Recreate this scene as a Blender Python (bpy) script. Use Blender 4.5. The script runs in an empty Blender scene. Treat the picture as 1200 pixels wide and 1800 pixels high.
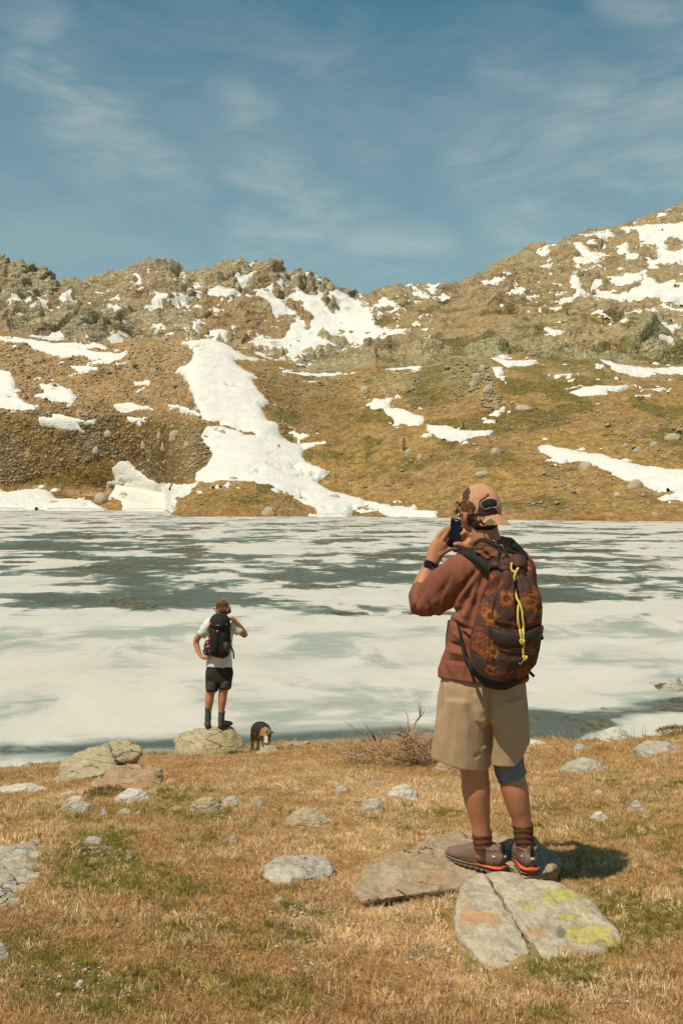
import bpy, bmesh, math, random
import numpy as np
from mathutils import Vector, Matrix, Euler

SC = bpy.context.scene
COL = SC.collection
RND = random.Random(7)
NR = np.random.RandomState(11)

# ---------------------------------------------------------------- camera, sky, sun, exposure
F = 1750.0            # focal length in pixels of the 1200x1800 photograph
HY = 875.0            # picture row of the horizon
LAKE = -4.1           # level of the lake below the camera
cam_d = bpy.data.cameras.new('camera')
cam = bpy.data.objects.new('camera', cam_d)
COL.objects.link(cam)
cam.location = (0, 0, 0)
cam.rotation_euler = (math.radians(90), 0, 0)
cam_d.sensor_fit = 'VERTICAL'
cam_d.sensor_height = 36.0
cam_d.sensor_width = 24.0
cam_d.lens = F / 1800.0 * 36.0
cam_d.shift_y = -(900 - HY) / 1800.0
cam_d.clip_start = 0.05
cam_d.clip_end = 12000
SC.camera = cam

SUN_TO = Vector((-0.54, -0.54, 1.36)).normalized()      # direction towards the sun
SUN_EL = math.asin(SUN_TO.z)
SUN_AZ = math.atan2(SUN_TO.x, SUN_TO.y)
sun_d = bpy.data.lights.new('sun', 'SUN')
sun_d.energy = 3.7
sun_d.angle = math.radians(0.55)
sun_d.color = (1.0, 0.90, 0.74)
sun = bpy.data.objects.new('sun', sun_d)
COL.objects.link(sun)
sun.location = SUN_TO * 60
sun.rotation_euler = (-SUN_TO).to_track_quat('-Z', 'Y').to_euler()

SC.view_settings.view_transform = 'Standard'
SC.view_settings.look = 'None'
SC.view_settings.gamma = 1.0
SC.view_settings.exposure = 0.24
SC.view_settings.use_curve_mapping = False
SC.cycles.max_bounces = 5
SC.cycles.diffuse_bounces = 3
SC.cycles.glossy_bounces = 2
SC.cycles.transmission_bounces = 2
SC.cycles.transparent_max_bounces = 4


class NT:
    """small helper to write node trees"""
    def __init__(self, tree):
        self.t = tree
        self.t.nodes.clear()

    def n(self, typ, **kw):
        nd = self.t.nodes.new(typ)
        for k, v in kw.items():
            setattr(nd, k, v)
        return nd

    def put(self, sock, v):
        if v is None:
            return
        if isinstance(v, bpy.types.NodeSocket):
            self.t.links.new(v, sock)
        elif isinstance(v, (tuple, list)) and sock.type == 'RGBA' and len(v) == 3:
            sock.default_value = (*v, 1)
        else:
            sock.default_value = v

    def math(self, op, a, b=None, c=None, clamp=False):
        nd = self.n('ShaderNodeMath', operation=op, use_clamp=clamp)
        for i, v in enumerate((a, b, c)):
            if v is not None:
                self.put(nd.inputs[i], v)
        return nd.outputs[0]

    def mix(self, f, a, b, mode='MIX'):
        nd = self.n('ShaderNodeMix', data_type='RGBA', blend_type=mode)
        self.put(nd.inputs[0], f)
        self.put(nd.inputs[6], a)
        self.put(nd.inputs[7], b)
        return nd.outputs[2]

    def noise(self, vec, scale, detail=4, rough=0.55, dist=0.0, color=False):
        nd = self.n('ShaderNodeTexNoise')
        self.put(nd.inputs['Vector'], vec)
        nd.inputs['Scale'].default_value = scale
        nd.inputs['Detail'].default_value = detail
        nd.inputs['Roughness'].default_value = rough
        nd.inputs['Distortion'].default_value = dist
        return nd.outputs['Color' if color else 'Fac']

    def voro(self, vec, scale, feature='F1', out='Distance'):
        nd = self.n('ShaderNodeTexVoronoi', feature=feature)
        self.put(nd.inputs['Vector'], vec)
        nd.inputs['Scale'].default_value = scale
        return nd.outputs[out]

    def ramp(self, fac, stops):
        nd = self.n('ShaderNodeValToRGB')
        self.put(nd.inputs[0], fac)
        cr = nd.color_ramp
        while len(cr.elements) < len(stops):
            cr.elements.new(0.5)
        for e, (p, c) in zip(cr.elements, stops):
            e.position = p
            e.color = (*c, 1) if len(c) == 3 else c
        return nd.outputs[0]

    def rng(self, v, a, b, c=0.0, d=1.0, smooth=False):
        nd = self.n('ShaderNodeMapRange')
        if smooth:
            nd.interpolation_type = 'SMOOTHSTEP'
        for i, x in enumerate((v, a, b, c, d)):
            self.put(nd.inputs[i], x)
        return nd.outputs[0]

    def mapping(self, vec, loc=(0, 0, 0), rot=(0, 0, 0), scale=(1, 1, 1)):
        nd = self.n('ShaderNodeMapping')
        self.put(nd.inputs[0], vec)
        nd.inputs[1].default_value = loc
        nd.inputs[2].default_value = rot
        nd.inputs[3].default_value = scale
        return nd.outputs[0]

    def coord(self, which='Object'):
        return self.n('ShaderNodeTexCoord').outputs[which]

    def attr(self, name, typ='GEOMETRY', out='Color'):
        nd = self.n('ShaderNodeAttribute', attribute_type=typ, attribute_name=name)
        return nd.outputs[out]

    def bump(self, h, strength, dist=0.01, normal=None):
        nd = self.n('ShaderNodeBump')
        nd.inputs['Strength'].default_value = strength
        nd.inputs['Distance'].default_value = dist
        self.put(nd.inputs['Height'], h)
        if normal is not None:
            self.put(nd.inputs['Normal'], normal)
        return nd.outputs[0]

    def bsdf(self, color, rough=0.8, normal=None, spec=0.3, **kw):
        nd = self.n('ShaderNodeBsdfPrincipled')
        self.put(nd.inputs['Base Color'], color)
        self.put(nd.inputs['Roughness'], rough)
        self.put(nd.inputs['Specular IOR Level'], spec)
        if normal is not None:
            self.put(nd.inputs['Normal'], normal)
        for k, v in kw.items():
            self.put(nd.inputs[k], v)
        out = self.n('ShaderNodeOutputMaterial')
        self.t.links.new(nd.outputs[0], out.inputs[0])
        return nd


def material(name, fn):
    m = bpy.data.materials.new(name)
    m.use_nodes = True
    fn(NT(m.node_tree))
    return m


def build_world():
    w = bpy.data.worlds.new('World')
    SC.world = w
    w.use_nodes = True
    N = NT(w.node_tree)
    sky = N.n('ShaderNodeTexSky', sky_type='NISHITA')
    sky.sun_disc = False
    sky.sun_elevation = SUN_EL
    sky.sun_rotation = SUN_AZ
    sky.altitude = 2300
    sky.air_density = 1.0
    sky.dust_density = 1.2
    sky.ozone_density = 1.5
    d = N.coord('Generated')
    sep = N.n('ShaderNodeSeparateXYZ')
    N.put(sep.inputs[0], d)
    x, y, z = sep.outputs
    az = N.math('ARCTAN2', x, y)
    el = N.math('ARCSINE', z)
    # the whole sky: less violet, teal and paler towards the horizon (thin high haze)
    base = N.mix(1.0, sky.outputs[0], (0.33, 0.90, 0.79), 'MULTIPLY')
    veil = N.rng(el, 0.04, 0.50, 0.95, 0.06)
    wob = N.noise(N.mapping(d, scale=(1.6, 1.6, 3.0)), 1.5, 3, 0.5, 0.3)
    veil = N.math('MULTIPLY', veil, N.rng(wob, 0.3, 0.7, 0.72, 1.1))
    base = N.mix(veil, base, (3.15, 3.85, 3.65))
    # high streaks of cirrus
    cv = N.n('ShaderNodeCombineXYZ')
    N.put(cv.inputs[0], az)
    N.put(cv.inputs[1], el)
    p = cv.outputs[0]
    warp = N.noise(p, 3.0, 3, 0.5, 0.0, True)
    pv = N.n('ShaderNodeVectorMath', operation='MULTIPLY_ADD')
    N.put(pv.inputs[0], warp)
    pv.inputs[1].default_value = (0.085, 0.075, 0)
    N.put(pv.inputs[2], p)
    pw = pv.outputs[0]

    def streaks(rot, sc, seed):
        return N.noise(N.mapping(pw, loc=(seed, seed * 0.7, 0), rot=(0, 0, rot), scale=sc), 6.5, 8, 0.66, 0.45)

    def band(ax, ay, bx, by, wd):
        # soft mask about the segment a-b in (azimuth, elevation)
        dx, dy = bx - ax, by - ay
        L2 = dx * dx + dy * dy
        sx = N.math('SUBTRACT', az, ax)
        sy = N.math('SUBTRACT', el, ay)
        t = N.math('DIVIDE', N.math('ADD', N.math('MULTIPLY', sx, dx), N.math('MULTIPLY', sy, dy)), L2, clamp=True)
        ex = N.math('SUBTRACT', sx, N.math('MULTIPLY', t, dx))
        ey = N.math('SUBTRACT', sy, N.math('MULTIPLY', t, dy))
        q = N.math('SQRT', N.math('ADD', N.math('MULTIPLY', ex, ex), N.math('MULTIPLY', ey, ey)))
        return N.rng(q, 0.0, wd, 1.0, 0.0, True)

    def A(px, py):
        return math.atan2(px - 600, F), math.atan2(HY - py, math.hypot(F, px - 600))

    specs = [((60, 90), (175, 225), 0.075, 0.9, 0.9), ((175, 225), (345, 315), 0.035, 0.9, 0.65),
             ((430, 190), (480, 290), 0.06, -1.1, 0.6), ((430, 320), (640, 400), 0.05, 0.4, 0.65),
             ((440, 415), (760, 445), 0.045, 0.1, 0.85), ((840, 290), (1040, 200), 0.06, -0.5, 0.75),
             ((1000, 210), (1250, 130), 0.08, -0.5, 0.65), ((940, 390), (1250, 270), 0.085, -0.5, 0.75),
             ((1080, -10), (1180, 20), 0.04, 0.2, 0.6), ((860, 110), (1000, 150), 0.035, 0.5, 0.4)]
    tot = None
    for i, (a, b, wd, rot, k) in enumerate(specs):
        a, b = A(*a), A(*b)
        st = N.rng(streaks(-rot if False else rot, (1.0, 3.2, 1.0), 3.1 + i * 1.7), 0.38, 0.74, 0.06, 1.05)
        m = N.math('MULTIPLY', N.math('MULTIPLY', band(a[0], a[1], b[0], b[1], wd), st), k)
        tot = m if tot is None else N.math('MAXIMUM', tot, m)
    gen = N.math('MULTIPLY', N.rng(streaks(0.5, (0.8, 2.0, 1.0), 20.0), 0.46, 0.8, 0, 1.0), 0.30)
    tot = N.math('MAXIMUM', tot, gen)
    up = N.math('MULTIPLY', tot, N.rng(el, -0.02, 0.05, 0.0, 0.62))
    final = N.mix(up, base, (5.3, 5.55, 5.1))
    bg = N.n('ShaderNodeBackground')
    N.put(bg.inputs[0], final)
    bg.inputs[1].default_value = 0.100
    out = N.n('ShaderNodeOutputWorld')
    N.t.links.new(bg.outputs[0], out.inputs[0])


build_world()

# ---------------------------------------------------------------- numpy noise
_T = NR.rand(64, 64, 64).astype(np.float32) * 2 - 1


def vnoise(p):
    """smooth value noise, p: (...,3)"""
    p = np.asarray(p, np.float64)
    i = np.floor(p).astype(np.int64)
    f = (p - i).astype(np.float32)
    f = f * f * f * (f * (f * 6 - 15) + 10)
    x0, y0, z0 = i[..., 0] & 63, i[..., 1] & 63, i[..., 2] & 63
    x1, y1, z1 = (x0 + 1) & 63, (y0 + 1) & 63, (z0 + 1) & 63
    fx, fy, fz = f[..., 0], f[..., 1], f[..., 2]
    a = _T[x0, y0, z0] * (1 - fx) + _T[x1, y0, z0] * fx
    b = _T[x0, y1, z0] * (1 - fx) + _T[x1, y1, z0] * fx
    c = _T[x0, y0, z1] * (1 - fx) + _T[x1, y0, z1] * fx
    d = _T[x0, y1, z1] * (1 - fx) + _T[x1, y1, z1] * fx
    return (a * (1 - fy) + b * fy) * (1 - fz) + (c * (1 - fy) + d * fy) * fz


ROT3 = np.array([[0.36, 0.48, -0.8], [-0.8, 0.6, 0.0], [0.48, 0.64, 0.6]])


def fbm(p, octv=4, gain=0.5, lac=2.03, ridged=False, seed=0.0):
    p = np.asarray(p, np.float64) + seed * 7.31
    s, a, tot = 0.0, 1.0, 0.0
    for _ in range(octv):
        v = vnoise(p)
        if ridged:
            v = 1 - 2.4 * np.abs(v)
        s = s + a * v
        tot += a
        a *= gain
        p = (p @ ROT3.T) * lac + 5.7
    return s / tot


def xyz(X, Y, Z=None):
    return np.stack([X, Y, np.zeros_like(X) if Z is None else Z], -1)


def sstep(a, b, x):
    t = np.clip((x - a) / (b - a), 0, 1)
    return t * t * (3 - 2 * t)


def poly_sd(poly, X, Y):
    """signed distance to a polygon, positive inside"""
    P = np.asarray(poly, float)
    Q = np.roll(P, -1, 0)
    d2 = np.full(X.shape, 1e18)
    ins = np.zeros(X.shape, bool)
    for (ax, ay), (bx, by) in zip(P, Q):
        ex, ey = bx - ax, by - ay
        L = ex * ex + ey * ey + 1e-12
        t = np.clip(((X - ax) * ex + (Y - ay) * ey) / L, 0, 1)
        d2 = np.minimum(d2, (X - ax - t * ex) ** 2 + (Y - ay - t * ey) ** 2)
        if ay != by:
            c = (Y < max(ay, by)) & (Y >= min(ay, by)) & (X < (bx - ax) * (Y - ay) / (by - ay) + ax)
            ins ^= c
    d = np.sqrt(d2)
    return np.where(ins, d, -d)


def facets(P, scale, seed=0):
    """broken planes: every cell of a jittered grid has its own tilted face"""
    p = P / scale + seed * 3.7
    p = p + 0.35 * np.stack([vnoise(p * 0.9 + 5), vnoise(p * 0.9 + 15), vnoise(p * 0.9 + 25)], -1)
    ip = np.floor(p).astype(np.int64)
    wt = np.full(len(p), 1e-9)
    h = np.zeros(len(p))
    for a in (-1, 0, 1):
        for b in (-1, 0, 1):
            for c in (-1, 0, 1):
                q = ip + np.array([a, b, c])
                x, y, z = q[:, 0] & 63, q[:, 1] & 63, q[:, 2] & 63
                j = np.stack([_T[x, y, z], _T[(x + 17) & 63, y, z], _T[x, (y + 23) & 63, z]], -1) * 0.42 + 0.5
                d = p - (q + j)
                r = (d * d).sum(-1)
                g = np.stack([_T[(x + 31) & 63, y, z], _T[x, y, (z + 29) & 63], _T[x, (y + 41) & 63, (z + 7) & 63]], -1)
                v = (g * d).sum(-1) * 0.9 + 0.45 * _T[(x + 9) & 63, (y + 9) & 63, z]
                w = np.exp(-48.0 * r)
                wt += w
                h += v * w
    return h / wt


# ---------------------------------------------------------------- object helpers
def mesh_obj(name, V, Fc, mat=None, parent=None, smooth=True, colors=None, cname='Col'):
    me = bpy.data.meshes.new(name)
    V = np.asarray(V, np.float32)
    if isinstance(Fc, np.ndarray) and Fc.ndim == 2:
        me.vertices.add(len(V))
        me.vertices.foreach_set('co', V.ravel())
        n, k = Fc.shape
        me.loops.add(n * k)
        me.loops.foreach_set('vertex_index', Fc.astype(np.int32).ravel())
        me.polygons.add(n)
        me.polygons.foreach_set('loop_start', np.arange(0, n * k, k, dtype=np.int32))
        me.update(calc_edges=True)
        me.validate()
    else:
        me.from_pydata(V.tolist(), [], [list(map(int, f)) for f in Fc])
    if smooth:
        me.shade_smooth()
    if colors is not None:
        a = me.color_attributes.new(cname, 'FLOAT_COLOR', 'POINT')
        c = np.ones((len(V), 4), np.float32)
        colors = np.asarray(colors)
        c[:, :colors.shape[1]] = colors
        a.data.foreach_set('color', c.ravel())
    o = bpy.data.objects.new(name, me)
    COL.objects.link(o)
    if mat:
        me.materials.append(mat)
    if parent:
        o.parent = parent
        o.matrix_parent_inverse = Matrix.Translation(parent.location).inverted()
    return o


def tag(o, label=None, cat=None, group=None, kind=None):
    if label:
        o['label'] = label
    if cat:
        o['category'] = cat
    if group:
        o['group'] = group
    if kind:
        o['kind'] = kind
    return o


def empty(name, loc):
    o = bpy.data.objects.new(name, None)
    o.empty_display_size = 0.1
    COL.objects.link(o)
    o.location = loc
    return o


def recenter(o, loc):
    """move the object's origin to loc, keeping the geometry where it is"""
    loc = Vector(loc)
    o.data.transform(Matrix.Translation(-loc))
    o.location = loc
    return o


def grid_faces(nr, nc):
    i = np.arange(nr * nc).reshape(nr, nc)
    return np.stack([i[:-1, :-1], i[:-1, 1:], i[1:, 1:], i[1:, :-1]], -1).reshape(-1, 4)


def PX(px, py, D):
    """world point seen at pixel (px,py) at distance D"""
    return Vector(((px - 600) / F * D, D, -(py - HY) / F * D))

# ================================================================ FAR TERRAIN
def gsm(a, s, axis=0):
    r = int(3 * s)
    k = np.exp(-0.5 * (np.arange(-r, r + 1) / s) ** 2)
    k /= k.sum()
    pad = [(0, 0)] * a.ndim
    pad[axis] = (r, r)
    b = np.pad(a, pad, 'edge')
    return np.apply_along_axis(lambda v: np.convolve(v, k, 'valid'), axis, b)


cx = np.concatenate([np.linspace(-900, -120, 40, endpoint=False), np.linspace(-120, -6, 40, endpoint=False),
                     np.linspace(-6, 1206, 820), np.linspace(1209, 1320, 40), np.linspace(1330, 2100, 40)])


def ln(pts, s=3.0):
    p = np.array(pts, float)
    y = np.interp(cx, p[:, 0], p[:, 1])
    if s > 0:
        y = gsm(y, s)
    return y


y_sh = ln([(-900, 895), (0, 897), (292, 898), (303, 905), (330, 908), (560, 908.5), (620, 908), (760, 910), (900, 914), (1200, 917), (2100, 922)], 2)
D_sh = 4.1 * F / (y_sh - HY)
y1 = ln([(-900, 840), (0, 868), (200, 872), (285, 887), (345, 862), (400, 851), (470, 857), (540, 884), (600, 885), (760, 880), (900, 880), (2100, 870)])
y1b = ln([(-900, 825), (0, 858), (200, 862), (285, 873), (345, 858), (400, 849), (470, 852), (540, 868), (600, 872), (760, 868), (900, 868), (2100, 855)])
y2 = ln([(-900, 720), (0, 735), (200, 735), (360, 752), (450, 762), (520, 785), (600, 780), (750, 770), (900, 772), (1200, 765), (2100, 740)])
y3 = ln([(-900, 575), (-300, 585), (0, 594), (100, 602), (200, 606), (300, 592), (345, 590), (400, 605), (470, 629), (520, 648), (600, 655), (740, 645), (800, 628), (860, 618), (950, 627), (1050, 622), (1120, 640), (1200, 646), (2100, 600)])
y4 = ln([(-900, 560), (0, 574), (60, 590), (150, 603), (200, 609), (300, 597), (340, 595), (430, 618), (500, 638), (600, 640), (700, 630), (800, 610), (860, 602), (1000, 596), (1200, 610), (2100, 560)])
y5 = ln([(-900, 500), (0, 522), (200, 530), (340, 530), (480, 560), (600, 572), (650, 562), (700, 548), (800, 552), (900, 515), (1200, 455), (2100, 350)])
sky_pts = [(-900, 330), (-500, 360), (-200, 420), (-60, 437), (0, 446), (20, 452), (40, 455), (65, 468), (90, 478), (102, 487), (115, 482), (135, 483), (150, 488), (165, 483), (185, 477), (205, 471), (228, 464), (250, 457), (270, 453), (285, 455), (305, 462), (320, 473), (335, 480), (350, 480), (375, 472), (382, 464), (400, 456), (420, 454), (440, 458), (455, 462), (465, 461), (480, 458), (492, 462), (503, 474), (515, 477), (525, 470), (540, 477), (560, 487), (580, 497), (595, 505), (607, 508), (620, 517), (640, 522), (652, 521), (654, 512), (670, 503), (690, 498), (710, 501), (730, 499), (750, 497), (775, 496), (785, 501), (805, 496), (830, 487), (850, 480), (870, 467), (890, 455), (910, 444), (935, 432), (960, 427), (990, 417), (1020, 410), (1050, 403), (1080, 399), (1110, 390), (1130, 383), (1150, 377), (1180, 365), (1200, 356), (1300, 315), (1500, 265), (2100, 220)]
y6 = ln(sky_pts, 0.8)
D1 = D_sh * 1.10 + 3
D1b = D_sh * 1.16 + 6
D2 = ln([(-900, 420), (0, 388), (250, 370), (300, 330), (345, 300), (600, 300), (760, 275), (900, 265), (1200, 250), (2100, 240)], 6)
D3 = ln([(-900, 540), (0, 475), (200, 440), (345, 405), (600, 400), (900, 400), (1200, 385), (2100, 380)], 6)
D4 = D3 + ln([(-900, 60), (300, 60), (600, 70), (800, 30), (2100, 25)], 6)
D5 = ln([(-900, 650), (0, 575), (300, 545), (600, 560), (800, 520), (1200, 530), (2100, 520)], 6)
D6 = ln([(-900, 740), (0, 650), (300, 615), (500, 625), (640, 660), (655, 640), (800, 620), (1000, 650), (1200, 720), (2100, 760)], 2)
zof = lambda y, D: -(y - HY) / F * D
lines = [(np.full_like(cx, LAKE - 3.0), D_sh * 0.955), (zof(y_sh, D_sh), D_sh), (zof(y1, D1), D1), (zof(y1b, D1b), D1b), (zof(y2, D2), D2),
         (zof(y3, D3), D3), (zof(y4, D4), D4), (zof(y5, D5), D5), (zof(y6, D6), D6),
         (zof(y6, D6) - 6, D6 + 10), (zof(y6, D6) - 90, D6 + 160)]
seg = [6, 34, 10, 92, 128, 16, 84, 96, 4, 6]
Zs, Ds, Ts = [], [], []
for k, n in enumerate(seg):
    for i in range(n):
        u = i / n
        Zs.append(lines[k][0] * (1 - u) + lines[k + 1][0] * u)
        Ds.append(lines[k][1] * (1 - u) + lines[k + 1][1] * u)
        Ts.append(k + u)
Zs.append(lines[-1][0]); Ds.append(lines[-1][1]); Ts.append(len(seg))
Zb, Db, T = np.array(Zs), np.array(Ds), np.array(Ts)
keep = sstep(7.6, 8.0, T) + (T < 1.01)
keep = np.clip(keep, 0, 1)[:, None]
Zb = Zb * keep + gsm(Zb, 3.0) * (1 - keep)
Db = Db * keep + gsm(Db, 3.0) * (1 - keep)
PXg = np.broadcast_to(cx, Zb.shape)
PYg = HY - F * Zb / Db
TG = np.broadcast_to(T[:, None], Zb.shape)
Xb = (PXg - 600) / F * Db
B = np.stack([Xb, Db, Zb], -1)
dr = np.gradient(B, axis=0)
dc = np.gradient(B, axis=1)
Nn = np.cross(dc, dr)
Nn /= np.linalg.norm(Nn, axis=-1, keepdims=True) + 1e-9
_to = np.array([0, 0, 0.8]) - B / np.linalg.norm(B, axis=-1, keepdims=True)
Nn = np.where((Nn * _to).sum(-1, keepdims=True) < 0, -Nn, Nn)
Nn = np.stack([gsm(gsm(Nn[..., k], 2.0, 0), 2.0, 1) for k in range(3)], -1)
Nn /= np.linalg.norm(Nn, axis=-1, keepdims=True) + 1e-9


def blobs(lst, X=PXg, Y=PYg):
    m = np.zeros(X.shape)
    for (x, y, rx, ry, k) in lst:
        m = np.maximum(m, k * np.exp(-(((X - x) / rx) ** 2 + ((Y - y) / ry) ** 2)))
    return m


def areas(lst, soft=8.0):
    m = np.zeros(PXg.shape)
    for pl, k in lst:
        P = np.array(pl, float)
        x0, y0 = P.min(0) - 3 * soft
        x1, y1_ = P.max(0) + 3 * soft
        s = (PXg > x0) & (PXg < x1) & (PYg > y0) & (PYg < y1_)
        v = k * sstep(-soft, soft, poly_sd(P, PXg[s], PYg[s]) + 6 * fbm(B[s] / 14.0, 3, seed=2))
        m[s] = np.maximum(m[s], v)
    return m


n_big = fbm(B / 60.0, 4, seed=1)
n_mid = fbm(B / 16.0, 4, seed=3)
n_sml = fbm(B / 5.0, 3, seed=4)
HI = (TG > 5.6)
# rockiness
R = np.where(HI & (PXg < 665), 0.95, 0.0) + np.where((TG > 5.0) & (PXg >= 665), 0.62, 0.0)
R = np.clip(R + 0.6 * n_mid * HI, 0, 1)
R = np.where((TG > 5) | (TG < 1), R, 0.10 + 0.25 * sstep(0.15, 0.6, n_mid))
outc = areas([([(690, 600), (760, 585), (830, 590), (900, 600), (960, 590), (1000, 605), (1060, 590), (1120, 600), (1210, 590), (1300, 590), (1300, 645), (1200, 642), (1120, 638), (1060, 634), (1020, 628), (960, 615), (880, 622), (800, 630), (740, 622)], 0.9),
              ([(780, 640), (850, 628), (868, 650), (870, 690), (905, 715), (870, 722), (830, 700), (785, 700)], 0.22),
              ([(650, 665), (700, 655), (740, 660), (730, 690), (670, 690)], 0.2),
              ([(1100, 575), (1210, 560), (1300, 560), (1300, 610), (1120, 612)], 1.0),
              ([(520, 632), (600, 625), (645, 640), (600, 652), (530, 650)], 0.6)], 6)
R = np.maximum(R, outc)
brownhi = areas([([(420, 540), (500, 560), (510, 590), (470, 600), (440, 612), (380, 590), (350, 570), (370, 540)], 0.75),
                 ([(340, 500), (440, 520), (470, 560), (430, 600), (340, 590), (330, 540)], 0.6),
                 ([(430, 470), (500, 475), (500, 505), (450, 515)], 0.4),
                 ([(505, 515), (530, 525), (548, 558), (540, 575), (520, 555)], 0.95),
                 ([(150, 500), (270, 490), (320, 510), (330, 535), (200, 535), (130, 525)], 0.3),
                 ([(660, 530), (760, 525), (860, 530), (900, 560), (800, 600), (700, 600)], 0.4)], 8)
R = R * (1 - 0.65 * brownhi * (TG > 5))

st = B @ np.array([[0.86, 0.2, 0.48], [0.1, 1.0, 0.1], [-0.50, 0.1, 0.86]]).T
st = st * np.array([1.0, 0.8, 2.2])
rock_big = 3.2 * fbm(st / 34.0, 2, ridged=True, seed=5) - 1.0
rock_mid = np.zeros(B.shape[:2])
rock_sml = np.zeros(B.shape[:2])
_rk = (R > 0.06) & (TG > 1)
_q = st[_rk]
rock_mid[_rk] = 6.5 * facets(_q, 26.0, 1) + 4.4 * facets(_q * np.array([1.7, 1.0, 0.55]), 11.0, 2)
rock_sml[_rk] = 1.3 * facets(_q * np.array([1.5, 1.0, 0.6]), 4.4, 3)
soft_big = 1.7 * fbm(B / 28.0, 3, seed=8) + 0.6 * fbm(B / 9.0, 2, seed=9)
soft_sml = 0.42 * fbm(B / 2.6, 3, seed=10)
edge = 1 - 0.75 * sstep(7.80, 7.99, TG)
land = sstep(0.98, 1.5, TG)
far_sc = 0.75 + 0.25 * sstep(250, 520, Db)
big = (R * rock_big + (1 - R) * soft_big) * edge * land
sml = (R * (rock_mid + rock_sml) + (1 - R) * soft_sml * 1.25) * (0.70 + 0.30 * edge) * land * far_sc
sml += 0.55 * fbm(B / 7.0, 3, seed=12) * (1 - land) * (TG > 0.8)

# ---- snow outlines (picture pixels on the hill, zone lo = slope below the brow)
P1 = [(320, 600), (365, 598), (400, 610), (435, 627), (466, 632), (440, 633), (410, 635), (430, 652), (452, 665), (440, 670), (450, 685), (472, 707), (455, 715), (470, 740), (500, 765), (525, 777), (572, 778), (530, 787), (530, 805), (555, 820), (580, 825), (555, 845), (585, 865), (610, 872), (650, 880), (700, 893), (768, 901), (765, 909), (690, 909), (660, 893), (620, 895), (610, 912), (558, 912), (553, 892), (525, 873), (475, 855), (425, 846), (370, 850), (345, 845), (345, 832), (360, 820), (375, 800), (372, 790), (357, 768), (365, 752), (395, 752), (430, 762), (449, 764), (440, 755), (395, 742), (360, 735), (350, 720), (340, 695), (330, 670), (312, 650), (335, 640), (345, 620)]
P2 = [(203, 822), (214, 812), (224, 812), (240, 828), (258, 842), (272, 850), (300, 852), (335, 853), (348, 849), (330, 864), (308, 873), (300, 901), (220, 901), (215, 880), (195, 868), (205, 845), (200, 825)]
P3 = [(-900, 850), (-100, 860), (0, 862), (15, 870), (45, 860), (80, 862), (100, 873), (160, 882), (192, 901), (-900, 901)]
lo_big = [('snow_field', P1, 'long white snow tongue running down the central gully to the lake'),
          ('snow_field', P2, 'white snow bay on the far shore left of the brown mound'),
          ('snow_field', P3, 'white snow bank along the far left lake shore'),
          ('snow_field', [(-250, 620), (0, 652), (18, 655), (25, 672), (25, 690), (40, 705), (60, 717), (25, 713), (0, 708), (-250, 700)], 'white snow patch on the scree cut by the left edge of the photo'),
          ('snow_field', [(945, 781), (980, 790), (1040, 802), (1100, 820), (1350, 845), (1350, 900), (1165, 867), (1125, 850), (1075, 835), (1025, 817), (985, 810), (950, 795)], 'long white snow strip slanting down the grassy slope on the right')]
lo_small = [[(64, 695), (84, 694), (72, 677), (100, 676), (125, 687), (132, 698), (125, 707), (100, 704)],
            [(70, 736), (95, 737), (92, 728), (130, 736), (165, 743), (140, 748), (148, 760), (125, 755), (75, 748)],
            [(-300, 562), (0, 574), (25, 582), (40, 592), (65, 599), (125, 606), (185, 609), (150, 611), (120, 610), (165, 617), (217, 625), (200, 635), (155, 640), (190, 632), (145, 622), (115, 628), (80, 620), (40, 602), (0, 597), (-300, 592)],
            [(124, 643), (170, 649), (140, 653)], [(202, 712), (225, 709), (265, 718), (215, 719)], [(295, 712), (320, 715), (350, 727), (320, 725)],
            [(237, 673), (262, 670), (260, 677), (240, 677)], [(225, 733), (245, 735), (230, 740)],
            [(862, 629), (890, 635), (942, 637), (930, 642), (890, 641)], [(865, 650), (882, 648), (884, 657), (875, 666)],
            [(1055, 635), (1095, 643), (1130, 650), (1165, 650), (1350, 645), (1350, 655), (1165, 656), (1120, 659), (1090, 654)],
            [(1002, 692), (1025, 684), (1105, 679), (1090, 688), (1035, 694)],
            [(645, 712), (690, 700), (675, 717), (655, 720)], [(677, 722), (700, 720), (745, 735), (735, 750), (695, 740)],
            [(750, 750), (785, 750), (805, 757), (865, 754), (860, 760), (800, 767), (755, 760)], [(860, 731), (885, 721), (875, 731)],
            [(975, 662), (1005, 659), (1000, 665)], [(1125, 688), (1165, 683), (1160, 689)],
            [(496, 657), (540, 659), (600, 657), (600, 662), (540, 664)], [(655, 648), (675, 641), (745, 641), (725, 648), (700, 650)], [(600, 640), (635, 645), (610, 648)]]
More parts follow.
